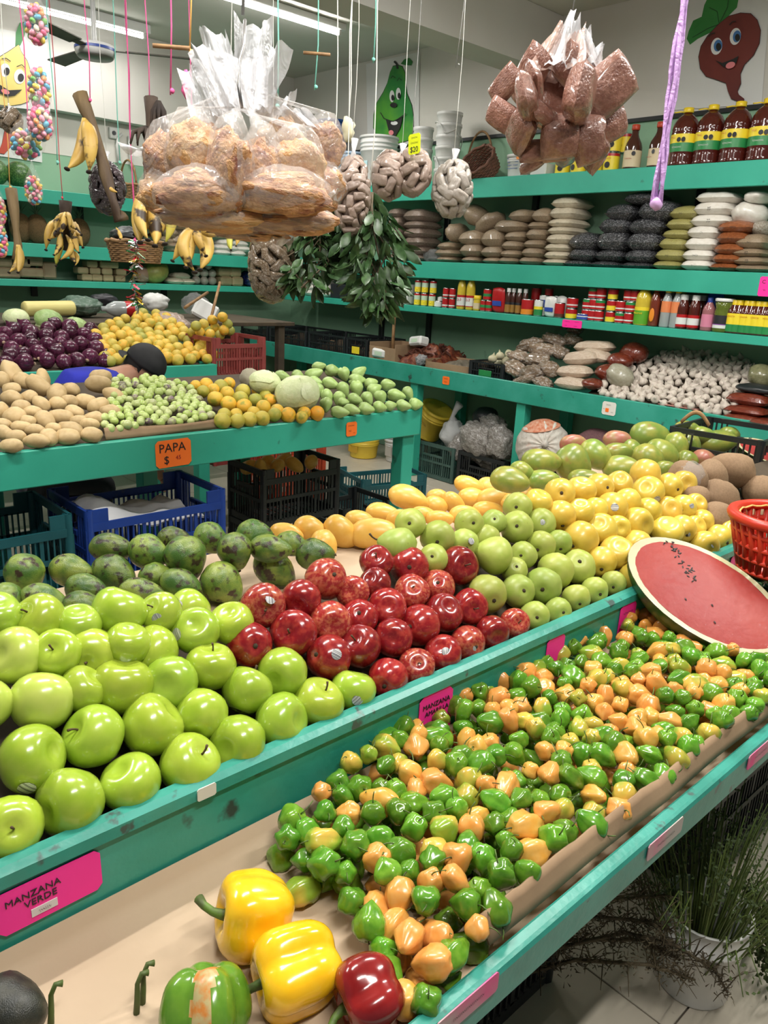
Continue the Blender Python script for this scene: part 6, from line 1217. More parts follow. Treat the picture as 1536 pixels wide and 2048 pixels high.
pl = lambda n, c: M(n, c, tuple(v * .75 for v in c), 9, .42, .4, .7, c3=tuple(v * .5 + .05 for v in c), s3=22, t3=(.66, .74))
mCBL, mCTE, mCBK, mCRD, mCOR, mCGR = pl('blue_crate', (.010, .045, .26)), pl('dark_teal_crate', (.008, .085, .10)), pl('black_crate', (.012, .015, .017)), pl('faded_red_crate', (.27, .05, .045)), pl('orange_red_crate', (.42, .055, .02)), pl('grey_green_crate', (.05, .10, .085))
crate((1.395, 2.94, .385), .59, .38, .32, mCBL, 'bright blue crate holding a white plastic bag')
crate((1.395, 2.94, .05), .59, .38, .32, mCBL, 'blue crate below the crate with the white bag')
crate((.77, 2.96, .37), .56, .38, .33, mCTE, 'dusty dark teal crate left of the blue crate')
crate((.77, 2.96, .03), .56, .38, .33, mCBL, 'blue crate under the dusty dark teal one')
crate((2.42, 3.33, .32), .50, .32, .31, mCBK, 'black crate of yellow fruit under the middle table, upper of two'); crate((2.42, 3.33, .005), .50, .32, .31, mCBK, 'black crate under the middle table, lower of two')
crate((1.92, 3.05, .01), .36, .34, .24, pl('dark_red_crate', (.10, .012, .01)), 'low dark red crate beside the blue crates')
crate((2.97, 3.42, .005), .40, .36, .30, mCBK, 'black crate on the floor by the table leg'); crate((3.62, 3.84, .005), .50, .38, .29, mCTE, 'dark teal crate on the floor behind the table leg', -.25); crate((3.05, 4.25, .005), .5, .36, .5, mCOR, 'orange-red crate on the floor under the middle table')
crate((4.80, 4.30, .005), .36, .46, .29, mCGR, 'grey-green crate on the floor under the wall counter'); crate((4.80, 3.78, .005), .38, .46, .29, mCBK, 'black crate on the floor under the wall counter')
crate((2.86, 4.62, .62), .40, .34, .27, mCRD, 'faded red crate heaped with oranges, upper of two', slat=.02); crate((2.86, 4.62, .32), .40, .34, .29, mCRD, 'faded red crate, lower of two'); crate((2.86, 4.62, .90), .40, .34, .26, mCRD, 'topmost faded red crate filled with oranges', slat=.02)
crate((1.05, .95, .005), .60, .40, .32, mCBK, 'black crate on the floor under the front counter'); crate((2.15, .86, .005), .55, .40, .34, mCBK, 'black crate of red chilies under the front counter')
for i in range(40): fruit('red_chili', HAB[i % 10], M('red_chili_skin', (.36, .02, .012), None, rough=.3, rnd=.3), (2.15 + rng.uniform(-.24, .24), .86 + rng.uniform(-.17, .17), .30 + rng.uniform(0, .05)), rng.uniform(.018, .026), rnd_rot(), 'red chili in the black crate under the front counter', 'chili', 'red chilies in the floor crate')
for i in range(7): fruit('yellow_fruit', MAN[i % 3], mMANG, (2.25 + (i % 4) * .11, 3.31 + (i // 4) * .1, .585 + rng.uniform(0, .02)), .04, rnd_rot(), 'yellow mango in the black crate under the table, ' + ORD[i] + ' from left', 'mango', 'mangoes in the crate under the table')
ob = [(392, 652), (407, 648), (425, 640), (445, 634), (413, 660), (430, 655), (448, 660), (400, 664), (460, 662), (420, 668), (440, 670), (385, 665), (455, 648)]
for i, (x, y) in enumerate(ob):
    p = ony((x, y), 4.62 + .05 * (i % 3)); fruit('orange', CIT[i % 2], mORB, p, .035, rnd_rot(), 'yellowish orange on the red crate, ' + ORD[i] + ' counted from the heap\'s left', 'orange', 'oranges on the red crate')
# white bag in the blue crate
o = obj('white_plastic_bag', grid_mesh(lambda u, v: Vector(((u - .5) * .42, (v - .5) * .26, .05 + .10 * math.exp(-((u - .12) / .22) ** 2) * (1 - abs(v - .5)) + .03 * mn.noise(Vector((u * 5, v * 5, 1))) - .16 * max(0, abs(v - .5) - .42) - .16 * max(0, abs(u - .5) - .44))), 24, 16), M('white_bag_plastic', (.66, .66, .68), (.56, .57, .60), 4, .35, bump=.4, bscale=12), None, (1.37, 2.93, .555), None, (1.15, 1.2, 1.1), 'crumpled white plastic bag lying in the blue crate', 'bag')
b = MB(); b.box(-.20, .20, -.12, .12, .0, .14); 
# ================================================================ paper, cardboard and the tray
def paper(u, v):
    x = -.28 + 3.6 * u; prof = [(.451, .786), (.456, .764), (.475, .7575), (.60, .757), (.74, .757), (.80, .7585), (.825, .768), (.840, .790)]
    t = v * (len(prof) - 1); i = min(int(t), len(prof) - 2); f_ = t - i; y = prof[i][0] * (1 - f_) + prof[i + 1][0] * f_; z = prof[i][1] * (1 - f_) + prof[i + 1][1] * f_
    return Vector((x, min(y, .8425), z + .0022 * mn.noise(Vector((x * 6, y * 14, 2))) + .0012))
obj('kraft_paper_sheet', grid_mesh(paper, 70, 22), mKRAFT, None, (0, 0, 0), None, None, 'brown kraft paper lining the front tray', 'paper')
def flapf(u, v):
    x = .655 + 2.6 * u; z = .803 + (.034 + .005 * mn.noise(Vector((x * 14, 0, 0))) + .003 * mn.noise(Vector((x * 55, 3, 0)))) * v; return Vector((x, .4535 + .018 * v + .003 * mn.noise(Vector((x * 5, v, 4))), z))
fl = obj('cardboard_flap', grid_mesh(flapf, 160, 4), mCARD, None, (0, 0, 0), None, None, 'torn brown cardboard strip standing along the front rail', 'cardboard'); md = fl.modifiers.new('thick', 'SOLIDIFY'); md.thickness = .004
def flap2(u, v):
    p0 = onslope((213, 880), 2.81, .952, 0); p1 = onslope((438, 845), 2.81, .952, 0); q = p0.lerp(p1, u); return Vector((q.x, TF + .035 + .012 * v + .01 * math.sin(u * 7) * v, .951 + (.045 - .012 * math.sin(u * 3)) * v))
fl = obj('cardboard_flap', grid_mesh(flap2, 30, 4), mCARD, None, (0, 0, 0), None, None, 'brown cardboard strip holding back the tomatillos', 'cardboard'); md = fl.modifiers.new('thick', 'SOLIDIFY'); md.thickness = .004
# ================================================================ goods on the long wall counter
CZ = ZC - .03
def onslx(p, x0, z0, s): r = ray(p); t = (z0 - HC - s * x0) / (r[2] - s * r[0]); return Vector(CAM + r * t)
cs = lambda p: onslx(p, 4.56, .925, .42)
wedge(rc, 'display_riser', 4.58, 5.15, 1.25, 2.95, CZ, .885, 1.07, mWOODD)
# the wedge above slopes along y; tilt it to climb towards the wall instead
rz_ = [o_ for o_ in rc.children if o_.name.startswith('display_riser')][0]
V = [(4.56, 1.25, CZ), (5.18, 1.25, CZ), (5.18, 2.9, CZ), (4.56, 2.9, CZ), (4.56, 1.25, .892), (5.18, 1.25, 1.13), (5.18, 2.9, 1.13), (4.56, 2.9, .892)]
for v_, c in zip(rz_.data.vertices, V): v_.co = Vector(c) - rc.location
GPOLY = [(1200, 778), (1212, 762), (1270, 735), (1298, 722), (1334, 704), (1360, 690), (1400, 696), (1462, 700), (1510, 735), (1510, 764), (1484, 786), (1460, 830), (1420, 824), (1345, 808), (1290, 803), (1248, 797), (1202, 789)]
GL = scatter(GPOLY, cs, .044, 12000, 21)
for i, p in enumerate(GL):
    fruit('garlic_bulb', GAR[i % 3], mGAR, p + Vector((0, 0, rng.uniform(-.006, .012))), rng.uniform(.025, .031), rot_to(rdir((-.3, 0, .4), 1.0), rng.uniform(0, 6)), 'white garlic bulb in the counter heap, ' + zone(p, (('at the front left', (4.62, 2.7)), ('at the front middle', (4.62, 2.35)), ('at the front right', (4.62, 2.0)), ('in the middle left', (4.82, 2.7)), ('in the middle', (4.82, 2.4)), ('in the middle right', (4.82, 2.1)), ('at the back by the wall', (5.05, 2.4)))), 'garlic', 'garlic bulbs on the wall counter')
for i, (x, y) in enumerate(((1203, 780), (1215, 790), (1232, 795))): fruit('garlic_bulb', GAR[i], mGAR, onslx((x, y), 4.56, .92, .3), .028, rnd_rot(), 'garlic bulb at the left front edge of the heap, ' + ORD[i] + ' from left', 'garlic', 'garlic bulbs on the wall counter')
# crates, boxes, packs along the counter
yy = lambda px: onx((px, 690), 4.62).y
def ccrate(px0, px1, H, mat, label, x0=4.56, x1=5.02): a, c = yy(px0), yy(px1); return crate(((x0 + x1) / 2, (a + c) / 2, CZ + .002), abs(x1 - x0), abs(a - c) - .01, H, mat, label, tall_ends=False)
mSEEDS = M('dried_brown_chilies', (.05, .03, .02), (.12, .07, .035), 20, .7, bump=.8, bscale=40); mDCH = M('dried_red_chilies', (.09, .016, .010), (.17, .05, .02), 30, .45, bump=.8, bscale=50, rnd=.2)
def heap(name, x0, x1, y0, y1, z0, hh, mat, label, cat, seed=1, n=26):
    return obj(name, grid_mesh(lambda u, v: Vector(((u - .5) * (x1 - x0), (v - .5) * (y1 - y0), hh * (math.sin(math.pi * u) * math.sin(math.pi * v)) ** .5 * (1 + .5 * mn.noise(Vector((u * 7, v * 7, seed)))) )), n, n), mat, None, ((x0 + x1) / 2, (y0 + y1) / 2, z0), None, None, label, cat, kind='stuff')
for i, (a, c, lab) in enumerate(((478, 545, 'black crate at the far end of the wall counter'), (548, 622, 'second black crate on the wall counter'), (626, 700, 'third black crate on the wall counter'), (702, 745, 'black crate with yellow tag before the cardboard box'))):
    r_ = ccrate(a, c, .17, mCBK, lab)
    y0, y1 = sorted((yy(a), yy(c))); heap('dried_chilies', 4.60, 4.98, y0 + .04, y1 - .04, CZ + .02, .09, mSEEDS, ['dark dried leaves in the far crate', 'brown dried chilies in the second crate', 'dark dried chilies in the third crate', 'dried pods in the tagged crate'][i], 'dried goods', i)
    if i == 3: bx('yellow_tag', -.002, .002, -.05, .05, -.03, .03, mYEL, r_, .001).location = (-.238, 0, .07)
def cbox(px0, px1, H, label, x0=4.57, x1=4.95, rz=0.0):
    a, c = sorted((yy(px0), yy(px1))); r = empty('cardboard_box', ((x0 + x1) / 2, (a + c) / 2, CZ + .002), (0, 0, rz), label, 'box', 'open cardboard boxes'); hx, hy = (x1 - x0) / 2, (c - a) / 2
    for (nm, q) in (('side_panel', (-hx, hx, -hy, -hy + .006, 0, H)), ('side_panel', (-hx, hx, hy - .006, hy, 0, H)), ('end_panel', (-hx, -hx + .006, -hy + .006, hy - .006, 0, H * .8)), ('end_panel', (hx - .006, hx, -hy + .006, hy - .006, 0, H)), ('bottom_panel', (-hx, hx, -hy, hy, -.0, .006))): bx(nm, *q, mCARD, r, .001)
    return r
cbox(748, 800, .16, 'cardboard box wall beside the white packs'); cbox(862, 950, .09, 'shallow open cardboard box of grey herbs', rz=.05)
heap('dried_herbs', 4.60, 4.92, yy(945), yy(868), CZ + .015, .075, M('grey_dried_herb', (.10, .085, .06), (.17, .14, .10), 24, .8, bump=.8, bscale=40), 'grey dried herb heap in the shallow box', 'dried herbs', 3)
y0, y1 = sorted((yy(806), yy(868))); heap('dried_red_chilies', 4.57, 5.12, y0 - .02, y1 + .05, CZ + .004, .16, mDCH, 'heap of dried red chilies on the wall counter', 'dried chilies', 5)
for i in range(90):
    u, v = rng.random(), rng.random(); x = 4.60 + .48 * u; y = y0 + (y1 - y0 + .04) * v; z = CZ + .015 + .15 * (math.sin(math.pi * (x - 4.57) / .55) * math.sin(math.pi * (y - y0 + .02) / (y1 - y0 + .07))) ** .5
    obj('dried_chili', HAB[i % 10], mDCH, None, (x, y, z), rnd_rot(), (.012, .009, .03), 'wrinkled dried red chili in the heap on the counter', 'dried chili', 'dried red chilies on the wall counter')
def pack(px, X, w, h, rot, label, tagm=mPALE):
    p = onx(px, X); o = bx('wrapped_pack', -.05, .05, -w / 2, w / 2, -h / 2, h / 2, mWHT, None, .018, label=label, cat='pack'); o.location = p; o.rotation_euler = rot; bx('label', -.001, .001, -w * .25, w * .25, -h * .2, h * .2, tagm, o, .0004).location = (-.0512, 0, 0); return o
pack((763, 706), 4.60, .15, .075, (.05, 0, .2), 'white wrapped napkin pack at the box corner'); pack((838, 683), 4.72, .17, .075, (-.15, .2, -.2), 'white napkin pack lying on the dried chilies')
o = sack('foil_bag', onx((842, 720), 4.56), 28, 22, .04, M('silver_bag', (.5, .5, .5), (.25, .25, .26), 8, .25, bump=.8), 'crumpled silver bag at the chili heap', 'bag', 0, 3, None, .35)
cb = ccrate(952, 1022, .13, mCBK, 'black crate with a green tag holding pale bulbs'); bx('green_tag', -.002, .002, -.06, .06, -.022, .022, mGRN, cb, .001).location = (-.236, 0, .05)
for i, (x, y) in enumerate(((985, 718), (1000, 712), (1012, 722), (998, 728), (1018, 708))): fruit('pale_bulb', GAR[i % 3], M('pale_bulb_skin', (.58, .54, .36), None, rough=.5), onx((x, y), 4.7 + .04 * i), .035, rnd_rot(), 'pale bulb in the tagged crate, ' + ORD[i] + ' from left', 'bulb', 'pale bulbs in the black crate')
mPKT = M('packed_brown_spice', (.22, .15, .095), (.50, .46, .42), 5, .22, .50, .66, rnd=.2, bump=.7, bscale=14, coat=.8)
k = 0
for (x, y, w, h, X) in ((1060, 690, 60, 26, 4.8), (1110, 680, 56, 24, 4.9), (1085, 700, 66, 28, 4.75), (1040, 715, 56, 28, 4.72), (1120, 705, 50, 26, 4.8), (1075, 722, 62, 30, 4.68), (1030, 738, 50, 30, 4.62), (1065, 745, 60, 30, 4.6), (1100, 738, 50, 30, 4.63), (1050, 760, 56, 22, 4.57), (1085, 765, 50, 22, 4.57), (1145, 680, 40, 26, 4.95), (1150, 660, 30, 24, 5.0)):
    sack('spice_packet', onx((x, y), X), w, h, .06, mPKT, 'clear packet of brown spice, %s in the loose heap by the garlic' % (ORD[k] + ' from the back' if k else 'leftmost'), 'packet', rng.uniform(-.4, .4), k + .3, 'loose spice packets on the wall counter', .28); k += 1
mBEI = M('beige_packet', (.50, .38, .28), (.58, .48, .38), 6, .4, bump=.5, bscale=12); k = 0
for (x, y, w, h, X) in ((1190, 695, 84, 26, 4.85), (1165, 718, 76, 30, 4.75), (1150, 745, 74, 28, 4.66), (1145, 768, 70, 26, 4.58), (1195, 712, 60, 26, 4.8)):
    sack('beige_packet', onx((x, y), X), w, h, .07, mBEI, 'soft beige packet, %s of the slumped pile beside red bags' % ['topmost', 'second', 'third', 'front', 'rear'][k], 'packet', rng.uniform(-.15, .15), k + 5.3, 'beige packets on the wall counter', .14, flat=True); k += 1
mRBG = M('bag_of_red_paste', (.17, .030, .014), (.13, .02, .010), 5, .2, coat=.8, bump=.3, bscale=9); k = 0
for (x, y, w, h, X, lab) in ((1268, 706, 60, 42, 4.92, 'round bag of red paste at the back of the counter'), (1240, 722, 56, 34, 4.82, 'round bag of red paste before the rear one'), (1215, 745, 52, 34, 4.72, 'bag of red paste beside beige packets'), (1185, 768, 44, 24, 4.6, 'small brown-labelled bag of red paste at the front'), (1500, 800, 84, 26, 4.7, 'flat bag of red paste, top of the stack right of garlic'), (1495, 822, 84, 20, 4.62, 'flat bag of red paste, middle of the stack right of garlic'), (1490, 838, 80, 18, 4.58, 'flat bag of red paste, bottom of the stack right of garlic'), (1535, 845, 60, 16, 4.57, 'flat bag of red paste at the counter edge')):
    sack('paste_bag', onx((x, y), X), w, h, .08, mRBG, lab, 'bag', 0, k + 2.1, 'bags of red paste on the wall counter', .1, flat=(k > 3)); k += 1
sack('grey_powder_bag', onx((1240, 752), 4.68), 62, 46, .07, M('grey_green_powder', (.30, .28, .20), (.36, .34, .26), 6, .35, coat=.4), 'pointed bag of grey-green powder leaning on the garlic', 'bag', .3, 4.4, None, .12)
sack('black_bag', onx((1515, 778), 4.75), 84, 20, .09, mBLACK, 'flat glossy black bag right of the garlic', 'bag', 0, 6.4); sack('olive_bag', onx((1525, 752), 4.85), 56, 44, .09, M('olive_bag_fill', (.14, .14, .07), (.20, .19, .10), 6, .3, coat=.5), 'olive-green bag behind the black one', 'bag', .2, 7.7)
y0, y1 = sorted((yy(1425), yy(1345))); o = bx('pink_paper_strip', 4.548, 4.60, y0, y1, .9185, .921, M('pink_paper', (.50, .24, .20), None, rough=.7), None, .0005, label='faded pink paper edge under the garlic', cat='paper')
p = onx((788, 655), 4.78); pb = MB(); pb.tube([(0, 0, CZ + .002), (0, .004, 1.1), (0, 0, Z3 - .052)], .014, 8); obj('wooden_post', pb.me('post', True), mWICK, None, (p.x, p.y, 0), None, None, 'thin wooden post between the counter and cans shelf', 'post')
# ---- beneath the wall counter
def tub(px, X, r, H, mat, label, tilt=(0, 0, 0), lid=True): p = onx(px, X); p.z = .004; o = bucket(p, r * .9, r, H, mat, label, lid, 'tub', 2, 'tubs on the floor'); o.rotation_euler = tilt; return o
mYTUB = CC('yellow_tub_plastic', (.72, .52, .05), .4)
o = bucket(Vector((4.86, 4.62, .30)), .12, .14, .26, mYTUB, 'yellow bucket with dark lettering tilted behind the white bag', True, 'tub', 2, 'tubs on the floor'); o.rotation_euler = (.5, 0, 0); obj('lettering', text_me('~~~~', .06), M('brown_print', (.20, .05, .015), None), o, (-.135, 0, .14), FX)
p = onz((722, 905), 0.0); o = bucket(Vector((4.66, 5.20, .004)), .12, .14, .16, mYTUB, 'yellow tub with printed label on the floor', False, 'tub', 2, 'tubs on the floor'); bx('label', -.001, .001, -.06, .06, -.03, .03, CC('amber_print', (.55, .33, .03)), o, .0004).location = (-.131, 0, .08)
o = bucket(Vector((4.80, 4.92, .004)), .085, .10, .19, mTUB, 'white tub with printed label on the floor', True, 'tub', 2, 'tubs on the floor'); bx('label', -.001, .001, -.04, .04, -.05, .05, CC('grey_print', (.42, .40, .36)), o, .0004).location = (-.096, 0, .1)
bx('brown_box', 4.72, 4.92, 4.64, 4.78, .002, .30, mCARD, None, .004, label='narrow brown box beside the grey-green crate', cat='box')
o = sack('white_plastic_bag', onx((905, 868), 4.72), 50, 56, .10, FILM('white_thin_bag', (.75, .76, .76), .7, .3, .7, 16), 'knotted white plastic bag standing in the grey-green crate', 'bag', 0, 2.8, None, .2); b = MB(); b.tube([(0, 0, .8), (0, .1, 1.3), (.1, -.1, 1.8), (.2, -.35, 2.2)], [.5, .16, .22, .35], 9); obj('knotted_top', b.me('top', True), mTAIL, o)
mGRB = M('grey_crinkled_bag', (.22, .20, .18), (.40, .38, .36), 6, .3, .45, .65, bump=1.0, bscale=12, coat=.4); k = 0
for (x, y, w, h) in ((955, 880, 90, 70), (1000, 885, 70, 70), (925, 895, 56, 60), (985, 850, 60, 44), (965, 910, 100, 44)):
    sack('grey_plastic_bag', onx((x, y), 4.66 + .03 * k), w, h, .09, mGRB, 'crumpled grey plastic bag of goods, %s in the heap over the crates' % ['front', 'right', 'left', 'top', 'lowest'][k], 'bag', rng.uniform(-.3, .3), k + 1.2, 'grey bags under the wall counter', .3); k += 1
sack('black_bag', onx((972, 838), 4.8), 58, 50, .1, mBLACK, 'round black bag on top of the grey bags', 'bag', 0, 1.1, None, .08)
mSACK = M('white_woven_sack', (.62, .58, .52), (.54, .48, .42), 9, .6, bump=.6, bscale=8, c3=(.55, .22, .14), s3=1.1, t3=(.58, .66))
o = obj('produce_sack', ball(lambda d: d * (1 + .04 * nz(d, 2, 1) - .10 * abs(math.cos(7 * math.atan2(d.y, d.x) + 2 * nz(d, 1.5, 4))) * max(0, d.z + .2) ** .6 * (1 - .5 * max(0, d.z)) - .12 * g(math.hypot(d.x, d.y), .25) * (1 if d.z > 0 else 0)), 84, 26), mSACK, None, onx((1086, 893), 4.42), rot_to((-.75, -.6, .25)), .19, 'large tied white sack with orange patch under the wall counter', 'sack')
obj('orange_panel', cap_me(.75, 28), M('orange_net', (.50, .15, .07), (.58, .30, .2), 9, .7), o, (0, 0, 0), rot_to(o.rotation_euler.to_matrix().inverted() @ Vector((-.2, .1, 1))), 1.005)
ol = o.location.copy(); o.location.z = max(ol.z, .30); b = MB(); b.tube([(0, 0, .8), (0, .02, .95), (.03, .03, 1.08)], [.16, .06, .13], 9); obj('tied_neck', b.me('neck', True), mSACK, o)
crate((4.42, o.location.y, .005), .36, .40, .10, mCBK, 'low black crate under the tied white sack', tall_ends=False)
sack('dark_red_sack', onx((1195, 888), 4.6), 90, 60, .14, M('purple_mesh_sack', (.10, .04, .05), (.16, .07, .07), 20, .7, bump=.6, bscale=40), 'dark purple mesh sack beside the tied white sack', 'sack', 0, 3.3, None, .08)
crate((4.62, onx((1195, 900), 4.6).y, .005), .4, .44, .36, mCBK, 'black crate under the dark purple sack')
# ---- black crate and red basket at the end of the front counter
cr_ = crate((3.25, 1.34, .856), .42, .36, .21, mCBK, 'black crate behind the mameys with a cut watermelon', .1, tall_ends=False)
mRBK = M('red_basket_plastic', (.62, .045, .02), (.55, .035, .018), 5, .35)
p = ony((1562, 1088), .665); rb = empty('red_basket', p, (0, 0, .3), 'round red woven plastic basket at the right edge', 'basket'); b = MB(); Rb = px2m(98, p); Hb = Rb * 1.1
for k in range(9):
    z = -Hb / 2 + Hb * k / 8; rr = Rb * (.72 + .28 * k / 8)
    if k % 2 == 0: b.tube([(rr * math.cos(i * math.pi / 20), rr * math.sin(i * math.pi / 20), z) for i in range(41)], .0075, 5, caps=False)
for i in range(30): a = i * math.pi / 15; b.tube([(Rb * .70 * math.cos(a), Rb * .70 * math.sin(a), -Hb / 2), (Rb * .86 * math.cos(a + .06), Rb * .86 * math.sin(a + .06), 0), (Rb * math.cos(a), Rb * math.sin(a), Hb / 2)], .0085, 5)
b.lathe([(0, -Hb / 2), (Rb * .73, -Hb / 2), (Rb * .73, -Hb / 2 + .006), (0, -Hb / 2 + .006)], 24); obj('weave', b.me('weave', True), mRBK, rb)
b = MB(); b.tube([(Rb * 1.01 * math.cos(i * math.pi / 24), Rb * 1.01 * math.sin(i * math.pi / 24), Hb / 2) for i in range(49)], .014, 8, caps=False); obj('rim', b.me('rim', True), mRBK, rb)
b = MB(); b.tube([((Rb - .016) * math.cos(i * math.pi / 24), (Rb - .016) * math.sin(i * math.pi / 24), Hb / 2 + .002 * math.sin(i * 2)) for i in range(49)], .0028, 5, caps=False); obj('binding_cord', b.me('binding', True), mSTR['orange'], rb)
mJAL = M('dark_green_chili', (.018, .06, .012), (.03, .09, .02), 3, .25, coat=.4); jc = (rb.location.x, rb.location.y); jz = rb.location.z - Hb / 2
for i in range(110):
    lv_ = 0 if i < 48 else (1 if i < 80 else (2 if i < 98 else 3)); sp = (.2, .15, .115, .08)[lv_]; x, y = rng.uniform(jc[0] - sp, jc[0] + sp), min(.81, max(.49, jc[1] + rng.uniform(-sp, sp))); z = TRZ + .024 + lv_ / 3 * max(0, jz - .022 - TRZ - .024)
    fruit('jalapeno_chili', HAB[1 + i % 3], mJAL, (x, y, z), .019, rot_to((rng.uniform(-1, 1), rng.uniform(-1, 1), rng.uniform(-.2, .2))), 'dark green chili in the heap under the red basket', 'chili', 'dark green chilies by the red basket', HST if i % 3 == 2 else None, mHST, sq=1.5)
b = MB(); b.tube([(0, -.055 + .011 * i, .03 * math.sin(math.pi * i / 10)) for i in range(11)], .006, 7); p = onslope((1390, 848), 1.25, 1.02, .33); obj('basket_handle', b.me('handle', True), mWICK, None, p, (0, 0, .3), (1, 1, 1.6), 'small brown wicker handle sticking up behind the green mangoes', 'basket handle')
# ================================================================ herbs on the floor
mHERB = M('cilantro_stem', (.085, .135, .02), (.15, .21, .04), 4, .6, rnd=.3); mHERBD = M('cilantro_leaf', (.03, .05, .012), (.06, .09, .02), 6, .7, rnd=.3); mDRYH = M('dry_thyme', (.075, .055, .03), (.13, .10, .055), 8, .85, rnd=.2)
bp_ = onz((1415, 1812), .225); bkt = bucket(Vector((bp_.x, bp_.y, .002)), .082, .10, .222, CC('white_pail_plastic', (.66, .65, .62), .4), 'white plastic pail of green herbs on the tile floor', False, 'pail', 1, None); r_ = random.Random(9)
b = MB(); lv = MB()
for i in range(150):
    a = r_.uniform(0, 6.28); s = r_.random() ** .5; x, y = s * .075 * math.cos(a), s * .075 * math.sin(a); hh = r_.uniform(.16, .34); lean = Vector((math.cos(a), math.sin(a), 0)) * s * r_.uniform(.05, .22); pts = [Vector((x, y, .08)), Vector((x, y, .2)) + lean * .3, Vector((x, y, .2 + hh * .6)) + lean * .8, Vector((x, y, .2 + hh * (.9 if s < .8 else .5))) + lean * 1.25]
    b.tube(pts, [.0022, .002, .0016, .001], 4)
    for j in range(10):
        q = pts[2].lerp(pts[3], r_.random()) + Vector((r_.uniform(-1, 1), r_.uniform(-1, 1), r_.uniform(-1, .6))) * .022; d_ = Vector((r_.uniform(-1, 1), r_.uniform(-1, 1), r_.uniform(-.4, 1))).normalized() * .010; e_ = d_.orthogonal().normalized() * .003; lv.add([q, q + d_ * .5 + e_, q + d_, q + d_ * .5 - e_], [(0, 1, 2, 3)])
hb = empty('herb_bunch', (bp_.x, bp_.y, .002), None, 'bushy green cilantro bunch standing in the white pail', 'herbs'); obj('stems', b.me('stems', True), mHERB, hb); obj('leaves', lv.me('leaves'), mHERBD, hb)
b = MB(); lv = MB()
for i in range(26):      # sprigs spilling over the right side of the pail
    a = r_.uniform(-1.2, .4); q0 = Vector((.085 * math.cos(a), .085 * math.sin(a), .21)); pts = [q0, q0 + Vector((.05 * math.cos(a), .05 * math.sin(a), .03)), q0 + Vector((.08 * math.cos(a), .08 * math.sin(a), -.06 - .06 * r_.random())), q0 + Vector((.09 * math.cos(a), .09 * math.sin(a), -.14 - .05 * r_.random()))]; b.tube(pts, .0015, 4)
    for j in range(26): q = pts[1 + j % 2].lerp(pts[2 + j % 2], r_.random()) + Vector((r_.uniform(-1, 1), r_.uniform(-1, 1), r_.uniform(-1, 1))) * .018; d_ = Vector((r_.uniform(-1, 1), r_.uniform(-1, 1), r_.uniform(-1, .5))).normalized() * .014; e_ = d_.orthogonal().normalized() * .005; lv.add([q, q + d_ * .5 + e_, q + d_, q + d_ * .5 - e_], [(0, 1, 2, 3)])
hb2 = empty('herb_sprigs', (bp_.x, bp_.y, .002), None, 'limp green herb sprigs drooping over the pail rim', 'herbs'); obj('stems', b.me('stems', True), mHERB, hb2); obj('leaves', lv.me('leaves'), mHERBD, hb2)
def dry_branch(path, label, seed, nl=420, spread=.04):
    O = Vector(path[0]); r2 = random.Random(seed); e = empty('dry_branch', O, None, label, 'dry herb', 'dry herb branches on the floor'); P_ = [Vector(p) - O for p in path]; b = MB(); lv = MB(); b.tube(P_, [.005 * (1 - .8 * i / len(P_)) + .001 for i in range(len(P_))], 5)
    for i in range(nl):
        t = (.15 + .85 * r2.random()) * (len(P_) - 1); a = min(int(t), len(P_) - 2); q = P_[a].lerp(P_[a + 1], t - a); 
        if i % 7 == 0: tw = q + Vector((r2.uniform(-1, 1), r2.uniform(-1, 1), r2.uniform(-.5, 1))) * spread * 1.5; b.tube([q, q.lerp(tw, .6) + Vector((0, 0, .006)), tw], [.0016, .0012, .0007], 4)
        q = q + Vector((r2.uniform(-1, 1), r2.uniform(-1, 1), r2.uniform(-.8, 1))) * spread * r2.random(); d_ = ((P_[a + 1] - P_[a]).normalized() * .5 + Vector((r2.uniform(-1, 1), r2.uniform(-1, 1), r2.uniform(-1, 1)))).normalized() * .014; e_ = d_.orthogonal().normalized() * .0016; lv.add([q - e_, q + e_, q + d_], [(0, 1, 2)])
    obj('twigs', b.me('twigs', True), mDRYH, e); obj('leaves', lv.me('leaves'), mDRYH, e)
for i, pp in enumerate(([(980, 1990, .10), (1100, 1900, .20), (1250, 1865, .24), (1350, 1890, .22), (1430, 1940, .15), (1455, 1985, .09)], [(960, 1980, .12), (1080, 1870, .25), (1220, 1800, .34), (1330, 1790, .36)], [(1000, 1960, .10), (1150, 1920, .14), (1300, 1930, .16), (1390, 1960, .13)], [(1020, 1930, .2), (1140, 1830, .30), (1270, 1840, .28), (1340, 1860, .26)], [(990, 1930, .2), (1120, 1800, .35), (1240, 1750, .40)], [(1010, 1975, .1), (1130, 1880, .18), (1280, 1880, .2), (1360, 1920, .15)])):
    dry_branch([onz((x, y), z) for x, y, z in pp], ['longest dry brown herb branch drooping before the pail', 'upper dry herb branch reaching toward the pail', 'lowest dry herb branch near the tiles', 'dry herb branch crossing behind the longest one', 'dry herb branch close under the counter rail', 'short dry herb branch in the middle of the bundle'][i], i + 3)
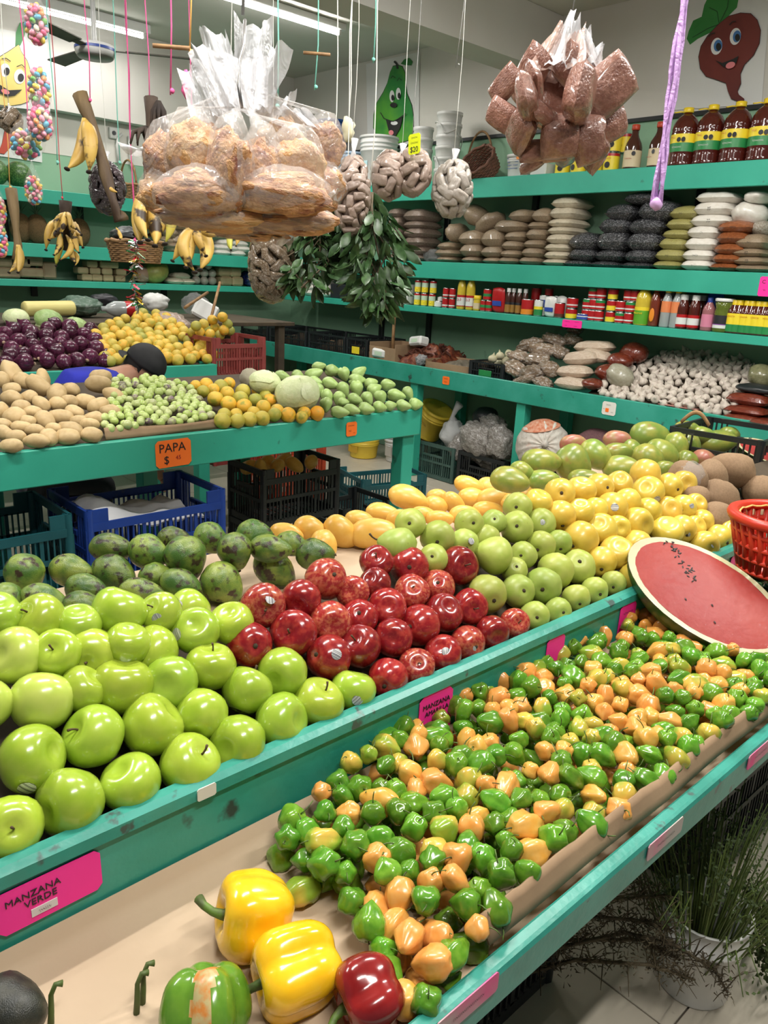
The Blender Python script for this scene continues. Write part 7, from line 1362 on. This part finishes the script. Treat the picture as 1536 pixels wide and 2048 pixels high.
# ================================================================ back of the shop
bt = empty('back_table', (2.3, 5.7, 0), label='dark wooden table behind the onion bin', cat='table'); pt(bt, 'table_top', .9, 3.9, 5.25, 6.2, 1.165, 1.195, mWOODD)
for lx in (1.0, 3.8):
    for ly in (5.32, 6.12): pt(bt, 'leg', lx - .03, lx + .03, ly - .03, ly + .03, 0, 1.165, mWOODD)
for (px, w, m, lab) in (((33, 637), 50, mCAB, 'pale cabbage behind the onions at the left edge'), ((97, 640), 52, mCABG, 'green-leaved cabbage behind the onions'), ((92, 656), 40, mCAB, 'small pale cabbage just behind the onions'), ((152, 652), 44, mCABG, 'cabbage between the onions and oranges')):
    cabbage(px, w, m, lab, .9, lambda p: ony(p, 5.22))
p = ony((98, 617), 5.5); b = MB(); b.lathe([(0, -.17), (.045, -.17), (.05, -.16), (.05, .16), (.045, .17), (0, .17)], 16, T=rot_to((.99, .1, .02))); obj('paper_roll', b.me('roll', True), M('yellow_paper_roll', (.66, .58, .22), None, rough=.5), None, p, None, None, 'yellow paper roll lying behind the cabbages', 'roll')
p = ony((160, 612), 5.75); sack('green_plastic_sack', p, 90, 40, .14, M('green_clear_sack', (.10, .17, .12), (.30, .36, .32), 5, .3, .5, .66, bump=.8), 'dark green plastic sack with orange print behind the roll', 'sack', 0, 3.0, None, .2)
p = ony((240, 618), 5.45); b = MB(); b.lathe([(0, -.12), (.05, -.12), (.055, -.10), (.055, .04), (.03, .09), (.018, .10), (.018, .13), (0, .13)], 16, T=rot_to((-.98, .1, .0))); o = obj('plastic_bottle', b.me('bottle', True), mCLEAR, None, p, None, None, 'clear bottle with red label lying on its side', 'bottle'); ring(-.09, -.03, .056, mRED, o).rotation_euler = rot_to((-.98, .1, .0)).to_euler()
o = sack('nut_net_bag', ony((348, 650), 5.15), 74, 44, .11, mNUT, 'netted bag of pale nuts behind the oranges', 'bag', .35, 5.0, None, .3)
for (px, w, h, m, lab, sd) in (((390, 608), 50, 40, mCLR, 'crumpled clear plastic bag near the brooms', 2), ((312, 604), 40, 36, mTUB, 'white plastic container behind the oranges', 4), ((208, 600), 34, 26, mDARK, 'black bundle on the back table', 5)):
    sack('back_table_item', ony(px, 5.7), w, h, .1, m, lab, 'bag' if 'bag' in lab else 'container', 0, sd, None, .2)
p = ony((410, 622), 5.4); o = bx('foam_block', -.04, .04, -.09, .09, -.07, .07, mWHT, None, .015, label='white foam block leaning behind the red crate', cat='foam'); o.location = p; o.rotation_euler = (.5, .2, 1.2)
for i, (a, c) in enumerate((((419, 648), (440, 565)), ((370, 615), (415, 585)), ((375, 612), (418, 583)))):
    if i == 2: continue
    A, B_ = ony(a, 5.0), ony(c, 5.3); b = MB(); b.tube([(0, 0, 0), B_ - A], .011, 8); obj('wooden_stick', b.me('stick', True), mWICK, None, A, None, None, ['upright wooden stick behind the red crate', 'slanted wooden stick near the clear bag'][i], 'stick')
# ---- back wall shelves
ly_ = LY + .2
def onL(px, z, dy=0.0): p = ony(px, ly_ + dy); p.z = z; return p
for i, (x, w) in enumerate(((-10, 44), (37, 42))):
    p = onL((x, 350), L1 + .105); obj('watermelon', ball(lambda d: Vector((d.x * 1.2, d.y, d.z)), 20, 14), M('striped_watermelon_rind', (.03, .09, .02), (.10, .20, .05), 3.2, .35, .48, .58, stretch=(.3, 3, 3)), None, p, (0, 0, 1.4), .098, ['whole watermelon at the left edge of the top back shelf', 'whole watermelon beside the painted chili poster'][i], 'watermelon', 'whole watermelons')
mPINE = M('pineapple_skin', (.24, .14, .05), (.10, .06, .02), 26, .7, bump=1.0, bscale=40); LFP = grid_mesh(lambda u, v: Vector(((u - .5) * .09 * (1 - v), .25 * v * v, v)), 3, 6, name='crown_leaf')
for i, x in enumerate((76, 44, 160)):
    p = onL((x, 480), L2 + .115, .05 if i else 0); o = obj('pineapple', ball(lambda d: Vector((d.x, d.y, d.z * 1.35)) * (1 + .03 * math.sin(14 * math.atan2(d.y, d.x) + 9 * d.z) * math.sin(16 * d.z)), 36, 26), mPINE, None, p, None, .085, ['pineapple standing left of the dense banana bunch', 'pineapple behind the bare banana stalk', 'pineapple behind the dense banana bunch'][i], 'pineapple', 'pineapples')
    for j in range(22): a = j * 2.4; t = j / 22; obj('crown_leaf', LFP, M('pineapple_leaf', (.06, .12, .06), (.10, .16, .09), 4, .5), o, (0, 0, 1.25), Euler((-(.2 + .7 * t), 0, a)).to_matrix().to_4x4(), 1.6 - .5 * t)
bs = basket(ond((272, 524), 4.5), .13, .11, mWICK, 'wide wicker basket hanging below the bananas', (0, 0, 0), 0, 1.18); bl = bs.location
sack('black_plastic_bag', ond((255, 472), 4.5), 74, 34, .09, mBLACK, 'black plastic bag filling the hanging wicker basket', 'bag', 0, 2.0, None, .2); cord(bl + Vector((0, 0, .12)), 'pink', 'pink cord that carries the wicker basket', r=.003)
basket(onL((258, 398), L1 + .004), .13, .12, mWICK, 'wicker basket on the top back shelf behind the dried fruit', (0, 0, 0), .2)
mBLK = M('brown_sugar_block', (.28, .19, .11), (.36, .26, .16), 10, .6, rnd=.12, bump=.3); k = 0
for (x, y, w, h) in ((14, 545, 44, 20), (60, 545, 46, 18), (95, 540, 26, 32), (5, 524, 30, 18), (40, 524, 34, 18), (64, 520, 34, 22)):
    p = ony((x, y), ly_); hw = px2m(w, p) / 2; hh = px2m(h, p) / 2; z = max(p.z, L3 + hh + .002); o = bx('sugar_block', -.06, .06, -hw, hw, -hh, hh, mBLK, None, .012, label='wrapped brown block, %s behind the bare banana stalk' % ['front left', 'front middle', 'front right leaning', 'upper left', 'upper middle', 'upper right'][k], cat='block', group='brown blocks on the low back shelf'); o.location = (p.x, p.y, z); o.rotation_euler = (0, 0, math.pi / 2); k += 1
mPPK = M('paper_packet', (.46, .35, .20), (.40, .29, .16), 8, .6, rnd=.1, bump=.2); k = 0
for row, (y, xs) in enumerate(((558, (170, 190, 212, 236)), (546, (162, 186, 210, 238)), (532, (180, 206, 222)), (522, (190,)))):
    for x in xs:
        p = onL((x, y), L3 + .03 + row * .056); bx('paper_packet', p.x - .046, p.x + .046, p.y - .06, p.y + .06, p.z - .027, p.z + .027, mPPK, None, .01, label='brown paper packet, %s in the %s layer of the stack' % (ORD[xs.index(x)], ['bottom', 'second', 'third', 'top'][row]), cat='packet', group='paper packets on the low back shelf'); k += 1
p = onL((311, 555), L3 + .10); obj('gourd', lump(2, .05, 20, 14, (1.15, 1, .9)), M('yellow_green_gourd', (.36, .34, .09), (.28, .26, .06), 3, .4), None, p, (0, -.4, 0), .11, 'yellow-green gourd beside the tinsel', 'gourd'); p = onL((285, 560), L3 + .07); obj('pink_melon', lump(3, .06), M('pinkish_melon', (.40, .24, .17), None, rough=.5), None, p, None, .072, 'pinkish round fruit left of the gourd', 'fruit')
k = 0
for (x, row) in ((345, 0), (368, 0), (358, 1), (440, 0), (470, 0), (455, 1), (480, 1), (440, 1), (448, 2), (475, 2)):
    up = x >= 440; z = (L2 if up else L3) + .025 + row * .045; p = onL((x, 540), z); obj('flour_bag', PIL[k % 4], mB['white'] if up else mB['cream'], None, p, (0, 0, 1.5), (.09, .085, .034), '%s bag, %s in the pile on the %s back shelf' % ('white flour' if up else 'cream', ORD[k], 'middle' if up else 'low'), 'bag', 'bags on the back shelves'); k += 1
k = 0
for (x, row) in ((392, 0), (408, 0), (424, 0), (392, 1), (408, 1), (424, 1), (400, 2), (416, 2)):
    p = onL((x, 560), L3 + .04 + row * .07); obj('twist_bag', lump(k + .4, .12, 14, 10, (1, 1, .9), fold=.1), M('bagged_white_beans', (.50, .45, .38), (.42, .36, .30), 16, .3, coat=.4), None, p, None, .043, 'twisted little bag of white beans, %s of the rows of eight' % ORD[k], 'bag', 'twisted bean bags on the low back shelf'); k += 1
for i, (x, row) in enumerate(((448, 0), (470, 0), (445, 1), (466, 1))): p = onL((x, 560), L3 + .045 + row * .085); bx('straw_packet', p.x - .07, p.x + .06, p.y - .07, p.y + .07, p.z - .042, p.z + .042, mPPK, None, .02, label='straw-coloured packet, %s, left of the blue bag' % ['lower left', 'lower right', 'upper left', 'upper right'][i], cat='packet', group='straw packets')
sack('blue_black_bag', onL((498, 568), L3 + .07), 44, 30, .08, M('blue_black_plastic', (.01, .012, .03), (.02, .03, .16), 4, .2, coat=.5), 'shiny blue-black bag at the corner of the low shelf', 'bag', 0, 2.2, None, .25)
for i, (x, row) in enumerate(((630, 0), (655, 0), (635, 1), (655, 1), (645, 2))): p = onx((x, 580), 4.93); obj('flour_bag', PIL[i % 4], mB['white'], None, (p.x, p.y, Z3 + .03 + .05 * row), (0, 0, .1), (.1, .10, .038), 'white flour bag behind the leafy branches, %s' % ['front left', 'front right', 'second layer left', 'second layer right', 'topmost'][i], 'bag', 'flour bags behind the leaves')
p = onx((695, 590), 4.9); bx('dark_box', 4.82, 5.0, p.y - .16, p.y + .16, Z3 + .002, Z3 + .13, mDARK, None, .006, label='dark brown box behind the leafy branches', cat='box')
k = 0
for (x, y, w, h) in ((335, 462, 50, 30), (352, 478, 46, 30), (330, 482, 40, 26), (365, 465, 34, 26), (345, 492, 50, 22)): sack('root_bag', onL((x, y), L2 + .05 + max(0, 492 - y) * .0042), w, h, .09, mB['tan'], 'bag of pale roots, %s in the heap right of the wicker basket' % ORD[k], 'bag', 0, k + 1.0, 'bags of roots on the middle back shelf', .2); k += 1
# wall conduit with a socket
b = MB(); q = [ony(p_, WY - .03) for p_ in ((244, 268), (236, 275), (234, 290), (238, 330))]; b.tube(q, .012, 8); q = [ony(p_, WY - .03) for p_ in ((258, 272), (260, 300), (262, 330), (270, 338))]; b.tube(q, .012, 8); o = obj('wall_conduit', b.me('conduit', True), mTUB, None, (0, 0, 0), None, None, 'white plastic conduit loops on the back wall', 'conduit')
p = ony((228, 266), WY - .03); o = bx('socket_box', p.x - .04, p.x + .04, p.y - .0, p.y + .028, p.z - .045, p.z + .045, mTUB, None, .006, label='small white socket box at the conduit', cat='socket'); q = MB(); q.lathe([(0, 0), (.018, 0), (.018, .004), (0, .004)], 12); obj('socket_hole', q.me('hole'), mDARK, o, (0, -.015, 0), FY)
# ================================================================ the man bending behind the middle table
mSKIN = M('skin', (.42, .22, .14), (.36, .17, .11), 8, .5, subs=.1); mSHIRT = M('blue_cotton', (.012, .02, .42), (.008, .014, .30), 6, .8, bump=.15, bscale=20); mPANT = M('dark_trousers', (.02, .022, .03), None, rough=.9); mCAP = M('black_cap_cloth', (.008, .008, .009), (.014, .014, .015), 14, .75); mHAIR = M('black_hair', (.008, .006, .005), None, rough=.6)
def skin(name, pts, edges, radii, mat, parent, root=0, sub=2, loc=(0, 0, 0)):
    me = bpy.data.meshes.new(name); me.from_pydata(pts, edges, []); o = obj(name, me, None, parent, loc); m = o.modifiers.new('skin', 'SKIN'); m.use_smooth_shade = True
    for i, r in enumerate(radii): me.skin_vertices[0].data[i].radius = (r, r) if not hasattr(r, '__len__') else r
    me.skin_vertices[0].data[root].use_root = True; s = o.modifiers.new('sub', 'SUBSURF'); s.levels = sub; s.render_levels = sub
    dg = bpy.context.evaluated_depsgraph_get(); nm = bpy.data.meshes.new_from_object(o.evaluated_get(dg)); o.modifiers.clear(); o.data = nm; nm.materials.clear(); nm.materials.append(mat); nm.shade_smooth(); bpy.data.meshes.remove(me); return o
HP_ = ony((287, 738), 4.02)
pts = [(1.44, 4.04, .60), (1.52, 4.04, .80), (1.63, 4.03, .94), (1.76, 4.02, .975), (1.85, 4.02, 1.0), tuple(HP_ + Vector((-.02, 0, -.01))),   # 0-5 spine to head
       (1.44, 3.95, .52), (1.70, 3.92, .46), (1.48, 3.93, .06), (1.60, 3.93, .035), (1.44, 4.13, .52), (1.70, 4.16, .46), (1.48, 4.15, .06), (1.60, 4.15, .035),   # legs
       (1.74, 3.86, .93), (1.80, 3.84, .70), (1.95, 3.86, .52), (1.98, 3.87, .46), (1.74, 4.18, .93), (1.80, 4.20, .70), (1.95, 4.18, .52), (1.98, 4.17, .46)]
edg = [(0, 1), (1, 2), (2, 3), (3, 4), (4, 5), (0, 6), (6, 7), (7, 8), (8, 9), (0, 10), (10, 11), (11, 12), (12, 13), (3, 14), (14, 15), (15, 16), (16, 17), (3, 18), (18, 19), (19, 20), (20, 21)]
rad = [.13, .125, .13, .12, .062, .075, .085, .058, .045, .04, .085, .058, .045, .04, .06, .045, .035, .028, .06, .045, .035, .028]
man = skin('person', pts, edg, rad, mSKIN, None, 0, 2); man['label'] = 'person in a blue shirt and black cap bending behind the table'; man['category'] = 'person'
skin('shirt', [pts[i] for i in (0, 1, 2, 3, 14, 15, 18, 19)] + [(1.81, 4.02, .985)], [(0, 1), (1, 2), (2, 3), (3, 4), (4, 5), (3, 6), (6, 7), (3, 8)], [.15, .145, .15, .138, .08, .062, .08, .062, .09], mSHIRT, man, 0)
skin('trousers', [pts[i] for i in (0, 6, 7, 8, 10, 11, 12)], [(0, 1), (1, 2), (2, 3), (0, 4), (4, 5), (5, 6)], [.155, .105, .075, .06, .105, .075, .06], mPANT, man, 0)
# fingers of both hands: five each, curled down
for s, hp in ((-1, pts[17]), (1, pts[21])):
    P_ = []; E_ = []; R_ = []
    for k in range(5):
        y = (k - 2) * .017; L = (.055, .075, .082, .075, .06)[k]; b0 = Vector(hp) + Vector((.0, y, 0)); n0 = len(P_)
        if k == 0: b0 = Vector(hp) + Vector((0, -s * .03, .015)); 
        P_ += [tuple(b0), tuple(b0 + Vector((.02, 0, -L * .5))), tuple(b0 + Vector((.012, 0, -L)))]; E_ += [(n0, n0 + 1), (n0 + 1, n0 + 2)]; R_ += [.011, .009, .007]
    for k in range(4): E_.append((k * 3, k * 3 + 3))
    skin('hand', P_, E_, R_, mSKIN, man, 0, 1)
f_ = (RIGHT * .80 + Vector((0, 0, -.62)) - VIEW * .12).normalized(); u_ = (Vector((0, 0, 1)) * .8 + RIGHT * .45 - VIEW * .05); u_ = (u_ - f_ * u_.dot(f_)).normalized(); s_ = u_.cross(f_)
RH = Matrix((f_, s_, u_)).transposed().to_4x4()
def head_fn(d):
    x = d.x * (.098 + (.012 if d.z < 0 and d.x > 0 else 0)); y = d.y * .076 * (1 - .22 * max(0, -d.z)); z = d.z * .118
    if d.x > 0: x += .026 * math.exp(-((d.y / .16) ** 2) - ((d.z + .12) / .17) ** 2) + .006 * math.exp(-((d.y / .3) ** 2) - ((d.z + .48) / .08) ** 2) - .008 * math.exp(-(((abs(d.y) - .38) / .16) ** 2) - ((d.z - .05) / .12) ** 2)
    return Vector((x, y, z))
hd = obj('head', ball(head_fn, 36, 26), mSKIN, man, HP_, RH)
for sy in (-1, 1):
    obj('ear', ball(lambda d: Vector((d.x * .018, d.y * .007, d.z * .03)) * (1 + .2 * d.x), 14, 10), mSKIN, hd, (-.008, sy * .074, -.012), (0, 0, sy * -.3)); obj('eye', ball(lambda d: d * .012, 10, 8), mWHT, hd, (.086, sy * .03, .006)); obj('pupil', ball(lambda d: d * .006, 8, 6), mHAIR, hd, (.0955, sy * .03, .006)); obj('eyebrow', ball(lambda d: Vector((d.x * .006, d.y * .018, d.z * .005)), 10, 6), mHAIR, hd, (.094, sy * .03, .030))
obj('mouth', ball(lambda d: Vector((d.x * .006, d.y * .022, d.z * .006)), 12, 6), M('lip', (.30, .10, .08), None, rough=.5), hd, (.097, 0, -.058))
obj('hair', ball(lambda d: Vector((d.x * .100 - .006, d.y * .0795, d.z * .118)) if not (d.x > .25 and d.z < .35) else Vector((d.x * .08, d.y * .07, d.z * .10)), 28, 20), mHAIR, man, HP_ + u_ * .006 - f_ * .006, RH)
def cap_fn(u, v): a = 2 * math.pi * u; t = v * 1.62; return Vector((math.sin(t) * math.cos(a) * .112 - .006, math.sin(t) * math.sin(a) * .090, math.cos(t) * .102 + .024))
cp = obj('cap', grid_mesh(cap_fn, 28, 12, True), mCAP, man, HP_ + u_ * .012, RH); cp.modifiers.new('thick', 'SOLIDIFY').thickness = .003
obj('cap_brim', grid_mesh(lambda u, v: Vector((-.10 - .062 * v * math.sin(math.pi * u) ** .6, (u - .5) * .15, .012 - .02 * v)), 12, 5), mCAP, cp)
